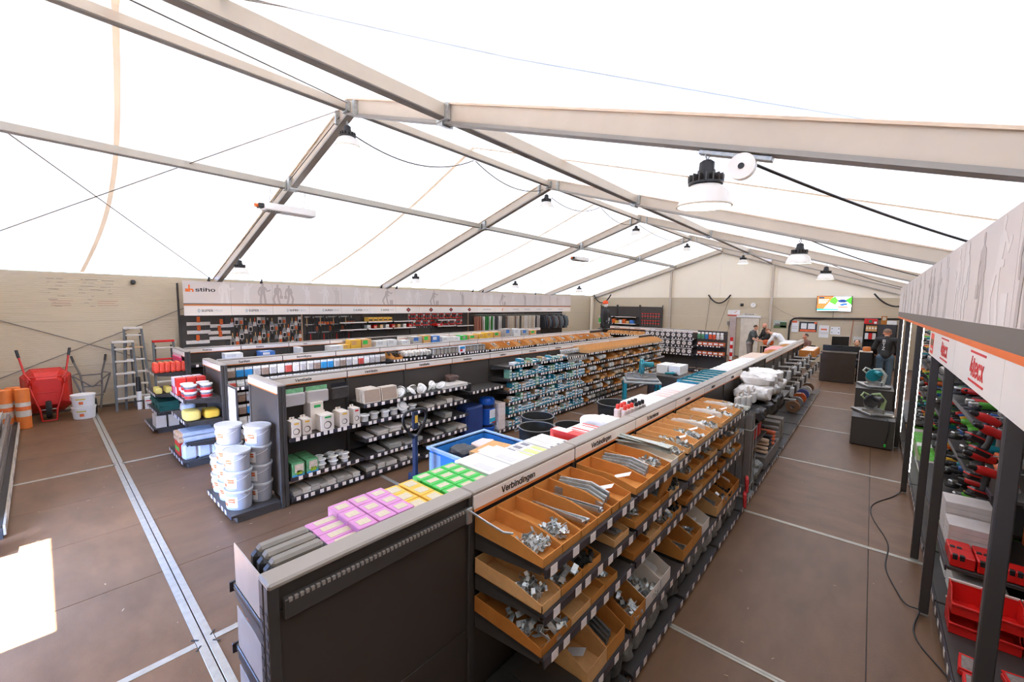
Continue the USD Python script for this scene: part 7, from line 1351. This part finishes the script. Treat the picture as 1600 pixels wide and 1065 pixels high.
    for e in 'lr': J['hem'+e] = mid('kn'+e, 'an'+e, .92); B3 += [('hip'+e, 'kn'+e, .092*s, .068*s), ('kn'+e, 'hem'+e, .068*s, .058*s)]
    obj('trousers', M().mesh(_smooth(_bones(J, B3, .010*s), .035*s, 6)), trousers, t, smooth=60)
    for e in 'lr': obj('shoe', M().mesh(_smooth([Manifold.batch_hull([_sph(J['an'+e]+np.array([-.04, 0, -.05])*s, .038*s), _sph(J['an'+e]+np.array([0, 0, .0])*s, .045*s), _sph(J['toe'+e]+np.array([.01, 0, -.002])*s, .037*s)])], .03*s, 3)), black, t, smooth=60)
    if hairstyle != 'bald':
        v, f = ICO[3].vertices, ICO[3].faces; P = np.array([hd+up*.028*s-fw*.012*s+sd*x*.099*s+fw*y*.103*s+up*z*.104*s for x, y, z in v]); keep = ((v[f].mean(1)@np.array([0, -.55, 1.0])) > (.12 if hairstyle == 'short' else -.25)); obj('hair', M().add(P, f[keep]), hair, t, smooth=60)
    elif hair is not None: obj('beard', M().mesh(_smooth([Manifold.batch_hull([_sph(J['jaw']+fw*.03*s-up*.01*s, .042*s), _sph(J['jaw']+sd*.03*s, .036*s), _sph(J['jaw']-sd*.03*s, .036*s)])], .03*s, 2)), hair, t, smooth=60)
    for e in (-1, 1): obj('eye', M().ball(hd+fw*.092*s+sd*e*.030*s+up*.008*s, .009*s, 1), white, t); obj('pupil', M().ball(hd+fw*.0985*s+sd*e*.030*s+up*.008*s, .0045*s, 0), ink, t)
    obj('mouth', M().ball(hd+fw*.080*s-up*.058*s, .016*s, 1, (1, 1, .35)), mat('lips', (164, 92, 84), .5), t)
    if extra: extra(t, J, s)
    return t
def stand(lean=0.0, arms=None, y=.0):
    J = dict(anl=(0, .11, .09), anr=(0, -.11, .09), knl=(.02, .105, .50), knr=(.02, -.105, .50), hipl=(0, .09, .92), hipr=(0, -.09, .92), pelvis=(0, 0, .98), waist=(.02*lean*5, 0, 1.10), chest=(.10*lean*2.4, 0, 1.32), shl=(.13*lean*2.4, .185, 1.44-.06*lean), shr=(.13*lean*2.4, -.185, 1.44-.06*lean), neckb=(.14*lean*2.6, 0, 1.49-.07*lean), neck=(.16*lean*2.8, 0, 1.555-.09*lean), head=(.19*lean*2.9+.01, 0, 1.665-.12*lean), look=(1, 0, -.25))
    x = .13*lean*2.4; z = 1.44-.06*lean
    a = arms or dict(ell=(x+.02, .24, z-.30), wrl=(x+.14, .22, z-.52), elr=(x+.02, -.24, z-.30), wrr=(x+.14, -.22, z-.52)); J.update(a); return J
skin1, skin2 = mat('skin_light', (214, 160, 130), .5, 0, .05, 12), mat('skin_ruddy', (206, 142, 112), .5, 0, .05, 12)
hb_, hr_, hbl = mat('hair_brown', (64, 46, 36), .7, 0, .2, 40), mat('hair_auburn', (136, 84, 50), .7, 0, .2, 40), mat('hair_black', (34, 28, 26), .7, 0, .2, 40)
jeans = mat('jeans_blue', (84, 104, 118), .75, 0, .15, 20); grey_sh = mat('polo_grey', (74, 78, 76), .75, 0, .1, 12); gtr = mat('trousers_grey', (126, 116, 110), .75, 0, .1, 12)
fwd = lambda x, z, s=.16: dict(ell=(x+.10, .25, z-.27), wrl=(x+.34, s*.8, z-.36), elr=(x+.10, -.25, z-.27), wrr=(x+.34, -s*.8, z-.36))
person('person with dark hair in grey polo shirt, leaning to the right over the bench', (-3.98, 20.5, 0), -5, 1.78, skin1, grey_sh, gtr, hb_, stand(.35, fwd(.11, 1.42)))
person('bald bearded person in black jacket facing the one in grey polo', (-3.42, 21.05, 0), 215, 1.84, skin2, jk, jk, hb_, stand(.2, fwd(.06, 1.43, .2)), 'long', 'bald')
person('person with auburn hair and white shirt bent over the bench', (-2.62, 20.35, 0), 172, 1.76, skin1, mat('shirt_white', (228, 226, 224), .7, 0, .04, 10), gtr, hr_, stand(1.25, dict(ell=(.55, .24, 1.12), wrl=(.62, .15, .98), elr=(.55, -.24, 1.12), wrr=(.62, -.15, .98))), 'long')
sit = stand(.1); sit.update(dict(anl=(.42, .12, .09), anr=(.42, -.12, .09), knl=(.42, .12, .50), knr=(.42, -.12, .50), hipl=(0, .09, .53), hipr=(0, -.09, .53)))
for k in ('pelvis', 'waist', 'chest', 'shl', 'shr', 'neckb', 'neck', 'head', 'ell', 'wrl', 'elr', 'wrr'): x, y, z = sit[k]; sit[k] = (x, y, z-.40)
def chair(label, loc, rz):
    t = thing('office_chair', label, 'chair', loc, rz); obj('seat', M().cbox(-.22, .24, -.22, .22, .36, .415, .02), black, t); obj('backrest', M().cbox(-.27, -.22, -.2, .2, .45, .95, .02), black, t); obj('gas_post', M().rod((0, 0, .08), (0, 0, .36), .025, 10), steel, t)
    for k in range(5): a = k*1.2566; obj('base_arm', M().rod((0, 0, .08), (.28*math.cos(a), .28*math.sin(a), .05), .02, 6), black, t); obj('castor', M().ball((.28*math.cos(a), .28*math.sin(a), .03), .03, 1), black, t)
chair('black office chair behind the service counter', (-.36, 19.72, 0), -88); chair('black office chair behind the bench near the orange cartons', (-2.02, 21.3, 0), -140)
person('dark-haired person in dark shirt seated behind the service counter', (-.36, 19.72, .0), -88, 1.78, skin1, mat('shirt_navy', (50, 56, 70), .75), jeans, hbl, dict(sit))
person('brown-haired person seated behind the bench, head over the orange cartons', (-2.02, 21.3, .0), -140, 1.86, skin2, mat('shirt_rust', (120, 84, 70), .75), jeans, hb_, dict(sit), hairstyle='short')
def back_print(t, J, s):
    # white letters down the left of the jacket back
    for k, c in enumerate('BTZ'):
        V, F = text(c, .085*s); c0 = J['chest']; P_ = np.stack([np.full(len(V), c0[0]-.158*s)-V[:, 2], .10*s-V[:, 0]+.0*s, c0[2]+(.05-.11*k)*s+V[:, 1]], 1); obj('printed_letter', M().add(P_, F), white, t)
person('tall person seen from behind in black jacket with white letters and blue jeans', (.40, 17.55, 0), 90, 1.92, skin2, jk, jeans, mat('hair_grey_brown', (120, 92, 74), .7, 0, .2, 40), stand(.25, dict(ell=(.10, .27, 1.16), wrl=(.30, .22, 1.02), elr=(.10, -.27, 1.16), wrr=(.30, -.22, 1.02))), 'long', extra=back_print)
# the bench they stand at
t = thing('work_bench', 'pale work bench between the people at the back', 'bench', (-3.55, 20.35, 0)); obj('bench_top', M().cbox(0, 1.75, .0, .6, .86, .90, .005), mat('bench_beige', (206, 186, 160), .6), t)
for x in (.04, 1.71):
    for y in (.04, .56): obj('leg', M().box(x-.03, x+.03, y-.03, y+.03, 0, .86), dark, t)
place('orange_bag', b_lump(.4, .3, .22, oc, 9, .02), 'orange_tool_bag', 'orange tool bag on the bench before the person in grey polo', 'bag', (-3.3, 20.6, .90))
